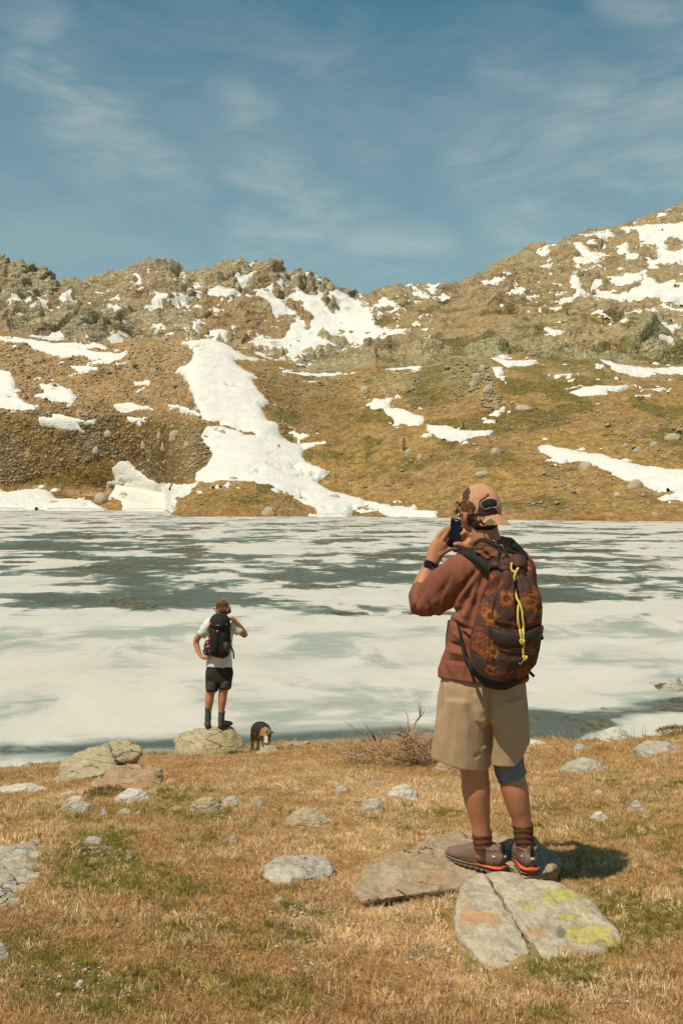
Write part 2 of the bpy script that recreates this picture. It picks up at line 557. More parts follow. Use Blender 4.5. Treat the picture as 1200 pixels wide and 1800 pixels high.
hi_big = [('snow_field', [(435, 500), (445, 512), (465, 505), (480, 497), (485, 512), (500, 520), (515, 505), (535, 507), (555, 515), (565, 502), (555, 490), (532, 479), (550, 482), (565, 495), (570, 515), (595, 507), (600, 515), (615, 520), (635, 535), (655, 537), (675, 522), (682, 527), (700, 537), (680, 542), (655, 555), (665, 570), (715, 578), (675, 590), (645, 597), (630, 608), (600, 612), (560, 617), (530, 622), (545, 640), (500, 638), (465, 627), (437, 615), (436, 602), (462, 584), (470, 595), (505, 592), (510, 570), (500, 562), (480, 555), (465, 535), (452, 520)], 'wide white snow bowl below the saddle of the ridge'),
          ('snow_field', [(1090, 400), (1130, 395), (1165, 392), (1350, 370), (1350, 460), (1200, 463), (1140, 474), (1135, 459), (1110, 464), (1095, 447), (1075, 433), (1100, 428), (1107, 445), (1125, 452), (1155, 450), (1150, 432), (1125, 427), (1118, 412)], 'white snow cap high on the right mountain shoulder'),
          ('snow_field', [(1040, 490), (1060, 495), (1050, 505), (1070, 510), (1100, 520), (1125, 505), (1130, 485), (1145, 485), (1160, 497), (1190, 490), (1185, 500), (1350, 495), (1350, 515), (1150, 523), (1100, 527), (1055, 528), (1035, 523), (1025, 519), (1055, 515), (1040, 500)], 'forked white snow strip under the cliffs of the right mountain')]
hi_small = [[(272, 512), (285, 515), (333, 520), (330, 528), (300, 523), (283, 525), (282, 537), (272, 537)],
            [(107, 525), (117, 517), (122, 531), (134, 527), (132, 538), (115, 536)], [(47, 530), (82, 527), (75, 542), (45, 537)],
            [(150, 529), (210, 517), (210, 525), (175, 532)], [(232, 482), (250, 490), (245, 497)], [(417, 490), (452, 477), (437, 497), (425, 502)],
            [(362, 510), (385, 507), (420, 510), (400, 521), (370, 519)], [(335, 505), (352, 514), (350, 522)], [(270, 576), (295, 580), (280, 588)],
            [(335, 565), (358, 565), (340, 581)], [(68, 598), (110, 587), (108, 600)], [(133, 596), (155, 589), (155, 600)], [(192, 592), (215, 589), (205, 597)],
            [(370, 580), (400, 582), (398, 596), (380, 600)], [(430, 487), (440, 485), (437, 500)], [(487, 482), (495, 480), (505, 500), (497, 503)],
            [(30, 528), (35, 533), (20, 535)], [(205, 530), (207, 540), (200, 538)], [(260, 475), (268, 478), (262, 483)], [(322, 480), (327, 495), (323, 497)],
            [(370, 540), (392, 542), (380, 546)], [(430, 520), (445, 520), (440, 527)],
            [(850, 500), (885, 490), (885, 496), (860, 504)], [(890, 520), (920, 505), (920, 512), (900, 522)], [(917, 520), (940, 515), (925, 525)],
            [(945, 440), (965, 430), (960, 440)], [(995, 479), (1025, 475), (1022, 483), (1000, 487)], [(1002, 490), (1012, 490), (1025, 505), (1015, 511), (1002, 507)],
            [(1025, 416), (1065, 409), (1075, 412), (1035, 425)], [(1005, 430), (1020, 427), (1035, 441), (1065, 449), (1060, 456), (1030, 451)],
            [(1010, 455), (1050, 457), (1045, 463), (1015, 462)], [(1065, 485), (1120, 482), (1127, 490), (1080, 490)], [(970, 514), (1010, 517), (1000, 522)],
            [(1160, 528), (1200, 517), (1250, 515), (1200, 524), (1170, 530)], [(1170, 538), (1250, 535), (1250, 541)], [(1145, 562), (1190, 567), (1185, 572)],
            [(962, 540), (985, 537), (980, 543)], [(957, 581), (990, 580), (985, 585)], [(715, 505), (730, 507), (745, 515), (740, 523), (725, 517)],
            [(1155, 381), (1178, 371), (1168, 381)], [(725, 567), (740, 555), (738, 561), (728, 569)], [(740, 600), (755, 597), (750, 603)],
            [(755, 505), (765, 503), (762, 512)], [(1085, 560), (1100, 563), (1095, 567)], [(1110, 568), (1125, 566), (1120, 571)], [(780, 518), (792, 520), (786, 524)],
            [(1035, 548), (1060, 550), (1045, 553)], [(1100, 545), (1150, 540), (1120, 549)], [(950, 470), (963, 467), (958, 474)], [(1160, 590), (1195, 585), (1190, 591)]]
H1 = [(507, 520), (525, 527), (547, 555), (542, 577), (525, 557), (507, 542)]
H2 = [(567, 530), (582, 527), (592, 545), (577, 549)]
H3 = [(562, 597), (595, 592), (620, 595), (600, 608)]
H4 = [(1168, 425), (1350, 415), (1350, 436), (1175, 440)]
wob = 3.0 * fbm(B / 7.0, 4, gain=0.62, seed=21) + 2.6 * fbm(B / 2.4, 3, gain=0.6, seed=22) + 4.0 * fbm(B * np.array([0.6, 0.8, 2.4]) / 7.0, 3, seed=23) * (TG > 5.3)
snow_m = np.full(B.shape[:2], -50.0)
fleck = fbm(B * np.array([0.7, 0.8, 1.8]) / 5.0, 4, gain=0.6, seed=71)
holes_n = fbm(B * np.array([0.8, 0.8, 1.6]) / 7.0, 4, gain=0.6, seed=72)


def snow_sd(poly, lo, holes=(), grow=0.0):
    P = np.array(poly, float)
    x0, y0 = P.min(0) - 22
    x1, y1_ = P.max(0) + 22
    zone = (TG <= 5.02) & (TG > 0.5) if lo else (TG >= 5.3) & (TG < 8.0)
    s = zone & (PXg > x0) & (PXg < x1) & (PYg > y0) & (PYg < y1_)
    sd = np.full(B.shape[:2], -50.0)
    v = poly_sd(P, PXg[s], PYg[s])
    for h in holes:
        v = np.minimum(v, -poly_sd(h, PXg[s], PYg[s]) - 1)
    v = v + grow + wob[s]
    dil = 13.0 if lo else 16.0
    v = np.maximum(v, np.minimum(v + dil, (fleck[s] - (0.36 if lo else 0.33)) * 26))
    v = np.minimum(v, (0.50 - holes_n[s]) * 30)
    sd[s] = v
    return sd


sds = []
for nm, pl, lab in lo_big:
    sds.append((nm, lab, 'structure', snow_sd(pl, True, grow=2.5 if pl is P2 else 2.0)))
for nm, pl, lab in hi_big:
    sds.append((nm, lab, 'structure', snow_sd(pl, False, (H1, H2, H3, H4), grow=0.5)))
for lst, lo, lab in ((lo_small, True, 'small scattered white snow patches on the brown slopes below the brow'),
                     (hi_small, False, 'small scattered white snow patches among the cliffs and upper mountain')):
    m = np.full(B.shape[:2], -50.0)
    for pl in lst:
        m = np.maximum(m, snow_sd(pl, lo, grow=2.2))
    sds.append(('snow_patches', lab, 'stuff', m))
for *_, sd in sds:
    snow_m = np.maximum(snow_m, sd)
damp = 1 - 0.80 * sstep(-1, 7, snow_m)
dampb = 1 - 0.5 * sstep(0, 12, snow_m)
Vt = B + Nn * (big * dampb + sml * damp)[..., None]

# ---- ground cover colours of the slopes (true colours, no light in them)
lin = lambda r, g, b: np.array([((v / 255 + 0.055) / 1.055) ** 2.4 if v > 10 else v / 3294 for v in (r, g, b)])
c_grass = lin(158, 126, 74)
c_scree = lin(170, 138, 102)
c_dark = lin(118, 94, 54)
c_moss = lin(106, 96, 46)
c_rock = lin(188, 173, 138)
c_rockg = lin(156, 146, 116)
c_red = lin(162, 126, 92)
Cc = np.ones(B.shape) * c_grass


def mixc(m, c):
    global Cc
    m = np.clip(m, 0, 1)[..., None]
    Cc = Cc * (1 - m) + c * m


left_sc = areas([([(-900, 560), (0, 590), (150, 610), (340, 590), (330, 650), (345, 720), (440, 752), (390, 780), (250, 730), (0, 715), (-900, 700)], 0.9)], 10)
left_bl = areas([([(-900, 700), (0, 710), (150, 720), (300, 730), (450, 765), (370, 800), (345, 850), (240, 860), (200, 810), (190, 895), (0, 870), (-900, 860)], 1.0)], 10)
mixc(left_sc * (0.75 + 0.5 * n_sml), c_scree)
mixc(left_bl * (0.8 + 0.5 * n_mid), c_dark)
mixc(left_bl * sstep(0.0, 0.5, n_mid + 0.4 * n_sml), c_scree)
rg = areas([([(450, 640), (560, 660), (640, 720), (640, 780), (540, 780), (470, 740), (440, 700)], 0.8)], 12)
mixc(rg * (0.55 + 0.5 * n_mid), c_dark)
mixc(0.55 * sstep(0.02, 0.4, n_mid) * (TG < 5) * (PXg > 480), c_red)
mixc(0.5 * sstep(0.10, 0.5, fbm(B / 9.0, 4, seed=30)) * (TG < 5), c_dark)
rowmoss = sstep(0.12, 0.34, fbm(B * np.array([1, 0.55, 1]) / 11.0, 4, seed=31) + 0.16 * sstep(560, 650, PYg) * (PXg > 640) - 0.13 * (PYg > 780))
mixc(0.8 * rowmoss * (TG < 5.4) * (PXg > 450), c_moss)
mossA = areas([([(740, 640), (800, 630), (850, 640), (810, 700), (720, 720), (710, 690)], 0.95), ([(960, 600), (1040, 595), (1090, 640), (1010, 660), (950, 640)], 0.9),
               ([(820, 585), (900, 580), (960, 595), (900, 612), (830, 610)], 0.6), ([(335, 870), (400, 862), (470, 868), (530, 885), (470, 893), (340, 880)], 0.6),
               ([(30, 810), (190, 800), (195, 850), (60, 850)], 0.35), ([(270, 800), (320, 800), (315, 825), (275, 825)], 0.7)], 7)
mixc(mossA * (0.7 + 0.6 * n_sml), c_moss)
mixc(R * (TG > 4.6), c_rock)
mixc(0.75 * R * sstep(0.0, 0.45, n_big + 0.5 * n_mid) * (TG > 4.6), c_rockg)
mixc(outc, lin(170, 160, 120))
mixc(0.55 * sstep(0.05, 0.4, n_mid - 0.3 * n_big) * (TG > 5.3), c_red)
mixc(0.75 * brownhi * (TG > 5), c_red)
mixc(0.75 * (TG > 5) * (PXg > 660) * sstep(0.02, 0.3, fbm(B * np.array([0.8, 0.5, 1.6]) / 10.0, 4, seed=33)) * sstep(440, 560, PYg), c_moss)
mixc(0.35 * sstep(0.1, 0.5, fbm(st / 9.0, 4, seed=34)) * (TG > 5.3), lin(128, 116, 86))
shore_w = sstep(913, 903, PYg) * 0 + sstep(1.45, 1.0, TG)
mixc(0.8 * shore_w * (PXg > 290), lin(148, 110, 66))


def m_slope(N):
    co = N.coord('Object')
    col = N.attr('Col')
    n1 = N.noise(co, 0.35, 5, 0.6)
    n2 = N.noise(co, 1.9, 3, 0.6)
    sc = N.math('MULTIPLY', N.rng(n1, 0.3, 0.72, 0.62, 1.38), N.rng(N.noise(co, 1.3, 4, 0.7), 0.35, 0.65, 0.75, 1.25))
    c = N.mix(1.0, col, N.mix(sc, (0, 0, 0), (1, 1, 1)), 'MULTIPLY') if False else None
    vm = N.n('ShaderNodeVectorMath', operation='SCALE')
    N.put(vm.inputs[0], col)
    N.put(vm.inputs['Scale'], sc)
    c = vm.outputs[0]
    # pale pebbles and dark scrub flecks
    v = N.voro(co, 0.9, out='Color')
    sepc = N.n('ShaderNodeSeparateColor')
    N.put(sepc.inputs[0], v)
    d = N.voro(co, 0.9)
    peb = N.math('MULTIPLY', N.rng(sepc.outputs[0], 0.74, 0.80), N.rng(d, 0.42, 0.30))
    c = N.mix(N.math('MULTIPLY', peb, 0.65), c, (0.46, 0.38, 0.26))
    scr = N.math('MULTIPLY', N.rng(sepc.outputs[1], 0.80, 0.86), N.rng(n2, 0.45, 0.6))
    c = N.mix(N.math('MULTIPLY', scr, 0.55), c, (0.085, 0.070, 0.022))
    h = N.math('ADD', N.math('MULTIPLY', n1, 1.4), N.math('ADD', N.math('MULTIPLY', n2, 0.5), N.math('MULTIPLY', peb, 0.25)))
    crk = N.voro(N.mapping(co, rot=(0.3, 0.5, 0.2), scale=(1, 0.7, 1.7)), 0.22, 'DISTANCE_TO_EDGE')
    h = N.math('ADD', h, N.math('MULTIPLY', N.rng(crk, 0, 0.12), 0.55))
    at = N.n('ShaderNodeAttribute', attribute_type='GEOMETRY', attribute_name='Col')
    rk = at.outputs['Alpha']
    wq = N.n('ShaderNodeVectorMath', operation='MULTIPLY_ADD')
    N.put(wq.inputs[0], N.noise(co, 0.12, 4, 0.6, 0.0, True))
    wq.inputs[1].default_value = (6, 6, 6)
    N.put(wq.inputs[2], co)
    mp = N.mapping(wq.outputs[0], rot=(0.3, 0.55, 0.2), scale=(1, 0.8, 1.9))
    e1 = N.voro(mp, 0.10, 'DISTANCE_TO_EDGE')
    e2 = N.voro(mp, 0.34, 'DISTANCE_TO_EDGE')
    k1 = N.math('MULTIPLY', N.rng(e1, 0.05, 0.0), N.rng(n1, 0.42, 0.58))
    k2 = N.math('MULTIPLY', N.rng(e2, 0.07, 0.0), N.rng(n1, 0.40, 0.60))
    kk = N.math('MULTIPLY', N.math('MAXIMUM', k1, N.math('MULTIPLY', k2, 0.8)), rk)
    c = N.mix(N.math('MULTIPLY', kk, 0.62), c, (0.085, 0.078, 0.055))  # rock cracks drawn dark, crevice shade painted into their colour
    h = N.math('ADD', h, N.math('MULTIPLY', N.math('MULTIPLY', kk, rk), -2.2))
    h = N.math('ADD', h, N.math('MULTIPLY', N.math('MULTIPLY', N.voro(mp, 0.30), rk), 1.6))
    nb = N.bump(h, 0.65, 1.1)
    N.bsdf(c, 0.95, nb, 0.1)


def m_snow(N):
    co = N.coord('Object')
    n = N.noise(co, 0.25, 5, 0.6)
    n2 = N.noise(co, 2.2, 4, 0.7)
    c = N.mix(N.rng(n, 0.35, 0.7), (0.78, 0.75, 0.675), (0.70, 0.665, 0.58))
    c = N.mix(N.rng(n2, 0.60, 0.76, 0, 0.45), c, (0.46, 0.38, 0.27))
    cup = N.noise(N.mapping(co, scale=(1, 1, 1.5)), 0.9, 5, 0.65)
    N.bsdf(c, 0.75, N.bump(cup, 0.6, 0.9), 0.2)


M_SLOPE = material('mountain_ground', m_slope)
M_SNOW = material('old_snow', m_snow)
nr, nc = B.shape[:2]
FF = grid_faces(nr, nc)
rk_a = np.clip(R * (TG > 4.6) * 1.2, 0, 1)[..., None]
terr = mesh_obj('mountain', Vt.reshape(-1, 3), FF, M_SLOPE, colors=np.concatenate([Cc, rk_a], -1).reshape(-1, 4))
tag(terr, 'brown and grey rocky mountainside behind the frozen lake', kind='structure')

sml_s = gsm(gsm(sml * damp, 1.5, 0), 1.5, 1)
hsn = 1.25 * (1 - np.exp(-np.clip(snow_m, 0, 60) / 4.0)) - 0.22 + 0.10 * np.clip(snow_m, -6, 0)
for nm, lab, kd, sd in sds:
    Vs = B + Nn * (big * dampb * 0.98 + 0.75 * sml_s)[..., None]
    Vs += ((0.7 * Nn + np.array([0, 0, 0.3])) * (1.35 * (1 - np.exp(-np.clip(sd, 0, 60) / 4.0)) - 0.20 + 0.16 * np.clip(sd, -6, 0) + 0.35 * fbm(B / 12.0, 3, seed=40))[..., None])
    k = sd > -3.5
    fk = k.ravel()[FF].all(1)
    f = FF[fk]
    ids, inv = np.unique(f, return_inverse=True)
    o = mesh_obj(nm, Vs.reshape(-1, 3)[ids], inv.reshape(f.shape), M_SNOW)
    tag(o, lab, kind=kd)

# lookups on the slope
PYt = HY - F * Vt[..., 2] / Vt[..., 1]
PXt = 600 + F * Vt[..., 0] / Vt[..., 1]


def slope_at(px, py):
    c = int(np.argmin(np.abs(cx - px)))
    col = PYt[:, c]
    for r in range(6, nr - 16):
        if col[r] <= py:
            return Vt[r, c].copy(), r, c
    return Vt[nr - 17, c].copy(), nr - 17, c


# ================================================================ LAKE
lc = np.concatenate([np.linspace(-1500, -40, 40), np.linspace(-30, 1230, 260), np.linspace(1240, 2700, 40)])
ly = np.concatenate([np.linspace(896, 960, 60, endpoint=False), np.linspace(960, 1100, 80, endpoint=False), np.linspace(1100, 1420, 120)])
ly = ly[::-1]
LXp, LYp = np.meshgrid(lc, ly)
LD = -LAKE * F / (LYp - HY)
LX = (LXp - 600) / F * LD
melt = 0.32 + 0.10 * np.exp(-((LYp - 1015) / 62.0) ** 2) + 0.045 * sstep(1075, 1120, LYp) + 0.02 * sstep(1100, 1300, LYp)
teal = [(120, 958, 170, 20, 1.0), (60, 1065, 120, 16, .9), (230, 1045, 150, 20, .95), (450, 1008, 130, 14, .9), (480, 1052, 170, 18, 1.0),
        (330, 992, 200, 15, .85), (660, 1012, 120, 12, .9), (640, 1072, 110, 14, .95), (960, 1040, 90, 16, .95), (1050, 985, 110, 12, .85), (1160, 1022, 80, 12, .9), (1100, 1050, 90, 9, .85),
        (340, 1150, 120, 16, .5), (80, 1140, 90, 12, .52), (560, 1130, 120, 22, .46), (600, 1200, 110, 12, .5), (90, 1190, 90, 10, .5), (1060, 1105, 90, 12, .55), (1010, 1160, 110, 14, .52),
        (1060, 1215, 60, 10, .62), (200, 1240, 150, 9, .42), (520, 1250, 130, 9, .45)]
for (x, y, rx, ry, k) in teal:
    g = np.exp(-(((LXp - x) / rx) ** 2 + ((LYp - y) / ry) ** 2))
    melt = np.maximum(melt, melt * (1 - g) + k * 0.70 * g)
white = [(330, 1012, 60, 4, .2), (120, 1020, 110, 6, .2), (420, 960, 40, 14, .25), (460, 945, 100, 5, .25), (700, 1040, 120, 8, .2), (560, 985, 60, 5, .2), (80, 1035, 80, 5, .25), (1000, 1000, 50, 4, .25),
         (240, 1090, 200, 10, .05), (640, 1095, 120, 8, .1), (1000, 1080, 140, 10, .1), (150, 1125, 120, 8, .1), (480, 1170, 120, 12, .05), (760, 1150, 70, 15, .05), (250, 1215, 260, 12, .05), (450, 1275, 300, 10, .08),
         (1000, 1140, 120, 7, .08), (1000, 1195, 120, 7, .1), (1090, 1180, 140, 10, .1), (1120, 1210, 50, 6, .15), (985, 1230, 110, 7, .1), (1160, 1290, 70, 14, .1), (1190, 1150, 60, 12, .1), (60, 1165, 100, 10, .1)]
for (x, y, rx, ry, k) in white:
    g = np.exp(-(((LXp - x) / rx) ** 2 + ((LYp - y) / ry) ** 2))
    melt = melt * (1 - 0.85 * g) + k * 0.85 * g
# shore lead of open water
bandy = np.interp(lc, [-1500, 0, 130, 250, 450, 560, 700, 760], [1325, 1318, 1318, 1310, 1302, 1294, 1286, 1288])
lead = np.exp(-((LYp - bandy[None]) / np.interp(lc, [0, 300, 760], [26, 24, 20])[None]) ** 2) * sstep(820, 760, LXp)
lead = lead * sstep(1349, 1338, LYp + 0 * LXp + np.where(LXp > 200, -30, 0))
melt = np.maximum(melt, 0.86 * lead)
rp = poly_sd([(780, 1300), (860, 1262), (930, 1246), (1010, 1250), (1075, 1240), (1130, 1232), (1210, 1222), (1300, 1222), (1300, 1245), (1200, 1250), (1130, 1258), (1075, 1266), (1090, 1275), (1030, 1292), (1000, 1312), (800, 1330)], LXp, LYp)
dk = sstep(-9, 9, rp)
melt = melt * (1 - dk) + 0.99 * dk
clear = np.zeros_like(melt)
olive = [(30, 929, 34, 3), (120, 938, 50, 4.5), (155, 944, 30, 6), (195, 957, 14, 6), (100, 974, 50, 5), (30, 988, 45, 4), (85, 960, 55, 3), (180, 1000, 95, 8), (300, 998, 75, 5), (340, 970, 38, 13), (310, 943, 40, 4), (245, 965, 16, 4),
         (355, 920, 65, 2.6), (350, 928, 30, 3), (480, 921, 55, 2.6), (460, 931, 32, 2), (565, 953, 28, 6), (545, 987, 40, 4), (535, 1002, 40, 3), (490, 1014, 38, 6), (540, 1031, 65, 6), (355, 1029, 22, 4), (220, 1056, 58, 9), (250, 1066, 32, 5),
         (590, 1002, 32, 4), (425, 1012, 12, 3), (125, 916, 24, 2), (175, 919, 34, 2.4), (620, 950, 55, 5), (680, 978, 75, 7), (740, 983, 55, 6), (960, 957, 55, 5), (1050, 968, 65, 5), (1000, 1018, 75, 8), (1130, 997, 55, 5), (945, 980, 24, 5),
         (1080, 930, 60, 2.6), (1180, 936, 40, 2.6), (950, 925, 45, 2.6), (1100, 945, 35, 2.4), (700, 935, 70, 2.6), (620, 925, 50, 2), (1172, 1207, 28, 10), (1190, 1232, 20, 6), (760, 1078, 60, 4), (620, 1078, 45, 5)]
for (x, y, rx, ry) in olive:
    g = np.exp(-(((LXp - x) / (rx * 0.85)) ** 2 + ((LYp - y) / (ry * 0.85)) ** 2) ** 1.4)
    clear = np.maximum(clear, g)
clear = np.maximum(clear, 0.30 * dk)
LV = np.stack([LX, LD, np.full_like(LX, LAKE)], -1).reshape(-1, 3)


def m_lake(N):
    co = N.n('ShaderNodeNewGeometry').outputs['Position']
    at = N.n('ShaderNodeSeparateColor')
    N.put(at.inputs[0], N.attr('Col'))
    melt_, clear_, near = at.outputs
    a = N.noise(co, 0.13, 5, 0.52, 0.5)
    b = N.noise(N.mapping(co, rot=(0, 0, 0.4), scale=(1.0, 0.6, 1)), 0.42, 5, 0.55, 1.0)
    c = N.noise(co, 3.0, 4, 0.65, 0.5)
    w = N.math('ADD', N.math('MULTIPLY', N.math('SUBTRACT', a, 0.5), 2.0), N.math('MULTIPLY', N.math('SUBTRACT', b, 0.5), 1.3))
    w = N.math('ADD', w, N.math('MULTIPLY', N.math('SUBTRACT', c, 0.5), 0.16))
    fine = N.noise(N.mapping(co, scale=(0.8, 1.3, 1)), 1.15, 5, 0.62, 0.8)
    w = N.math('ADD', w, N.math('MULTIPLY', N.math('SUBTRACT', fine, 0.5), 0.75))
    m = N.math('ADD', melt_, w)
    soft = N.rng(near, 0, 1, 0.09, 0.18)
    t1 = N.rng(m, N.math('SUBTRACT', 0.47, soft), N.math('ADD', 0.47, soft), 0, 1, True)
    t2 = N.rng(m, 0.60, 0.86, 0, 1, True)
    t2 = N.math('MULTIPLY', t2, N.math('SUBTRACT', 1.0, N.math('MULTIPLY', near, N.rng(melt_, 0.85, 0.6))))
    ice = N.mix(N.rng(b, 0.35, 0.65), (0.60, 0.56, 0.48), (0.51, 0.485, 0.41))
    ice = N.mix(N.math('MULTIPLY', N.rng(c, 0.45, 0.75), 0.35), ice, (0.49, 0.475, 0.41))
    slush = N.mix(N.math('MULTIPLY', N.rng(near, 0, 1), 0.86), (0.080, 0.108, 0.084), (0.365, 0.39, 0.33))
    slush = N.mix(N.math('MULTIPLY', N.rng(c, 0.42, 0.75), 0.25), slush, (0.50, 0.52, 0.44))
    col = N.mix(t1, ice, slush)
    col = N.mix(N.math('MULTIPLY', t2, 0.88), col, (0.030, 0.046, 0.034))
    # thin cracks and scum lines across the wet parts
    ck = N.voro(N.mapping(co, scale=(0.55, 1.0, 1)), 0.33, 'DISTANCE_TO_EDGE')
    crk = N.math('MULTIPLY', N.rng(ck, 0.010, 0.0), N.rng(a, 0.48, 0.60))
    col = N.mix(N.math('MULTIPLY', crk, 0.22), col, (0.30, 0.34, 0.28))
    cl = N.math('ADD', clear_, N.math('ADD', N.math('MULTIPLY', N.math('SUBTRACT', b, 0.5), 1.3), N.math('MULTIPLY', N.math('SUBTRACT', N.noise(N.mapping(co, scale=(1.0, 0.45, 1)), 1.1, 5, 0.7, 0.4), 0.5), 2.4)))
    k = N.math('MULTIPLY', N.rng(cl, 0.44, 0.56, 0, 1, True), N.rng(clear_, 0.08, 0.25))
    hill_refl = N.mix(N.rng(N.noise(N.mapping(co, scale=(2.2, 0.5, 1)), 2.0, 4, 0.75), 0.42, 0.66), (0.030, 0.031, 0.012), (0.20, 0.165, 0.075))  # hill reflection in the clear water, painted as speckled olive colour
    col = N.mix(N.math('MULTIPLY', k, 0.93), col, hill_refl)
    rough = N.math('SUBTRACT', 0.85, N.math('MULTIPLY', t1, 0.30))
    rough = N.math('SUBTRACT', rough, N.math('MULTIPLY', t2, 0.22))
    rough = N.math('ADD', N.math('MULTIPLY', rough, N.math('SUBTRACT', 1.0, k)), N.math('MULTIPLY', k, 0.42))
    spec = N.math('ADD', N.math('MULTIPLY', t2, 0.15), N.math('ADD', 0.10, N.math('MULTIPLY', k, 0.02)))
    hb = N.math('ADD', N.math('MULTIPLY', c, 0.6), N.noise(N.mapping(co, scale=(1, 1.6, 1)), 5.0, 3, 0.6))
    iceh = N.math('MULTIPLY', t1, -1.3)
    nb = N.bump(N.math('ADD', hb, iceh), 0.16, 0.05)
    N.bsdf(col, rough, nb, spec)


near = sstep(1060, 1110, LYp)
lcol = np.stack([melt, clear, near], -1).reshape(-1, 3)
M_LAKE = material('thawing_lake_ice', m_lake)
lake = mesh_obj('lake', LV, grid_faces(len(ly), len(lc)), M_LAKE, colors=lcol)
tag(lake, 'thawing frozen lake of white ice and teal meltwater', kind='structure')

# ================================================================ NEAR GROUND
_ex = [-2500, -400, 0, 100, 250, 440, 520, 650, 760, 940, 1100, 1200, 1500, 4000]
_ey = [1420, 1362, 1353, 1343, 1326, 1313, 1304, 1299, 1301, 1300, 1297, 1284, 1262, 1180]
_ed = [15.5, 15.1, 14.9, 15.0, 15.2, 15.2, 14.8, 13.8, 13.0, 12.2, 11.4, 10.6, 10.0, 10.0]
_su = np.array([0, .1, .2, .307, .42, .533, .66, .8, .9, 1.0])
_sv = np.array([0, .001, .012, .062, .170, .315, .490, .700, .855, 1.0])


def _ss(u):
    return np.interp(u, _su, _sv)


_uu = np.linspace(0, 1, 401)
_vv = gsm(_ss(_uu), 12)
_vv[0] = 0; _vv[-1] = 1


def ground_z(X, Y):
    X = np.asarray(X, float); Y = np.asarray(Y, float)
    Yc = np.maximum(Y, 1.0)
    px = 600 + F * X / Yc
    de = np.interp(px, _ex, _ed)
    ze = -(np.interp(px, _ex, _ey) - HY) * de / F - 0.02
    u = np.clip(Y / de, 0, 1)
    z = -1.60 + (ze + 1.60) * np.interp(u, _uu, _vv)
    over = np.maximum(Y - de, 0)
    z = z - (1 - np.exp(-over / 0.5)) * 0.18 - over * 0.75
    z = np.maximum(z, LAKE - 1.5)
    P = xyz(X, Y)
    und = 0.040 * fbm(P * 1.1, 3, seed=50) + 0.034 * fbm(P * 2.6, 3, seed=51) * sstep(16, 6, Y) + 0.010 * fbm(P * 9.0, 2, seed=52) * sstep(9, 4, Y)
    und = und * np.where(Y > 1, 1, 1) + 0.05 * fbm(P * 0.45, 2, seed=53) * sstep(2, 6, Y) * sstep(15, 11, Y)
    return z + und


def ground_at(px, py):
    Y = np.linspace(2.2, 16.5, 1400)
    z = ground_z((px - 600) / F * Y, Y)
    row = HY - F * z / Y
    k = np.argmax(row <= py)
    if row[k] > py:
        k = int(np.argmin(row))
    return Vector(((px - 600) / F * Y[k], Y[k], z[k]))


gx = np.concatenate([np.linspace(-9000, -620, 36), np.linspace(-600, 1800, 430), np.linspace(1850, 9000, 36)])
gy = np.concatenate([1.0 * (18.5 / 1.0) ** np.linspace(0, 1, 360)])
GXp, GD = np.meshgrid(gx, gy)
GX = (GXp - 600) / F * GD
GZ = ground_z(GX, GD)
gp = xyz(GX, GD)
EXCL = []        # rock footprints without grass: (x, y, rx, ry, angle)

green_spots = [(130, 1720, 150, 70, 1.0), (60, 1680, 90, 40, .8), (190, 1500, 60, 40, .9), (180, 1550, 90, 25, .8), (300, 1560, 90, 25, .6), (290, 1420, 110, 22, .55), (500, 1590, 60, 35, .75), (480, 1650, 70, 40, .55),
               (560, 1600, 40, 25, .6), (300, 1700, 60, 30, .5), (480, 1760, 110, 35, .6), (600, 1700, 60, 25, .3), (640, 1440, 70, 25, .55), (760, 1440, 70, 20, .6), (1010, 1500, 60, 30, .9), (1080, 1560, 70, 30, .7),
               (1010, 1540, 60, 20, .9), (1130, 1620, 80, 40, .8), (980, 1710, 90, 25, 1.0), (1080, 1680, 80, 30, .8), (940, 1640, 60, 20, .4), (1100, 1440, 90, 40, .7), (1080, 1390, 90, 30, .6), (830, 1700, 60, 30, .7), (880, 1730, 60, 20, .7),
               (1190, 1500, 60, 60, .6), (400, 1440, 80, 15, .5), (700, 1400, 80, 15, .35), (960, 1790, 60, 25, .9), (740, 1560, 40, 30, .4), (360, 1480, 60, 16, .4), (150, 1440, 60, 12, .4), (1000, 1420, 60, 12, .4), (850, 1480, 300, 30, .4)]
dirt_spots = [(150, 1500, 22, 12, 1.0), (175, 1490, 25, 10, .8), (500, 1600, 60, 12, .4), (640, 1600, 40, 14, .25), (1050, 1750, 60, 18, .6), (530, 1700, 18, 12, .6), (545, 1720, 20, 12, .6), (110, 1720, 60, 25, .45), (1120, 1390, 60, 10, .3), (300, 1410, 30, 8, .4)]


def green_at(X, Y, px=None):
    Yc = np.maximum(Y, 0.8)
    px = 600 + F * X / Yc
    z = ground_z(X, Y)
    py = HY - F * z / Yc
    g = np.zeros(np.shape(X))
    for (x, y, rx, ry, k) in green_spots:
        g = np.maximum(g, k * np.exp(-(((px - x) / rx) ** 2 + ((py - y) / ry) ** 2)))
    d = np.zeros(np.shape(X))
    for (x, y, rx, ry, k) in dirt_spots:
        d = np.maximum(d, k * np.exp(-(((px - x) / rx) ** 2 + ((py - y) / ry) ** 2)))
    n = fbm(xyz(X, Y) * 1.3, 4, seed=60)
    n2 = fbm(xyz(X, Y) * 5.0, 3, seed=61)
    g = np.clip(g * (0.75 + 0.8 * n + 0.6 * n2) + 0.55 * n + 0.45 * n2 + 0.04, 0, 1)
    d = np.clip(d + 0.35 * n2 + 0.3 * n - 0.12, 0, 1)
    return g, d, n, n2


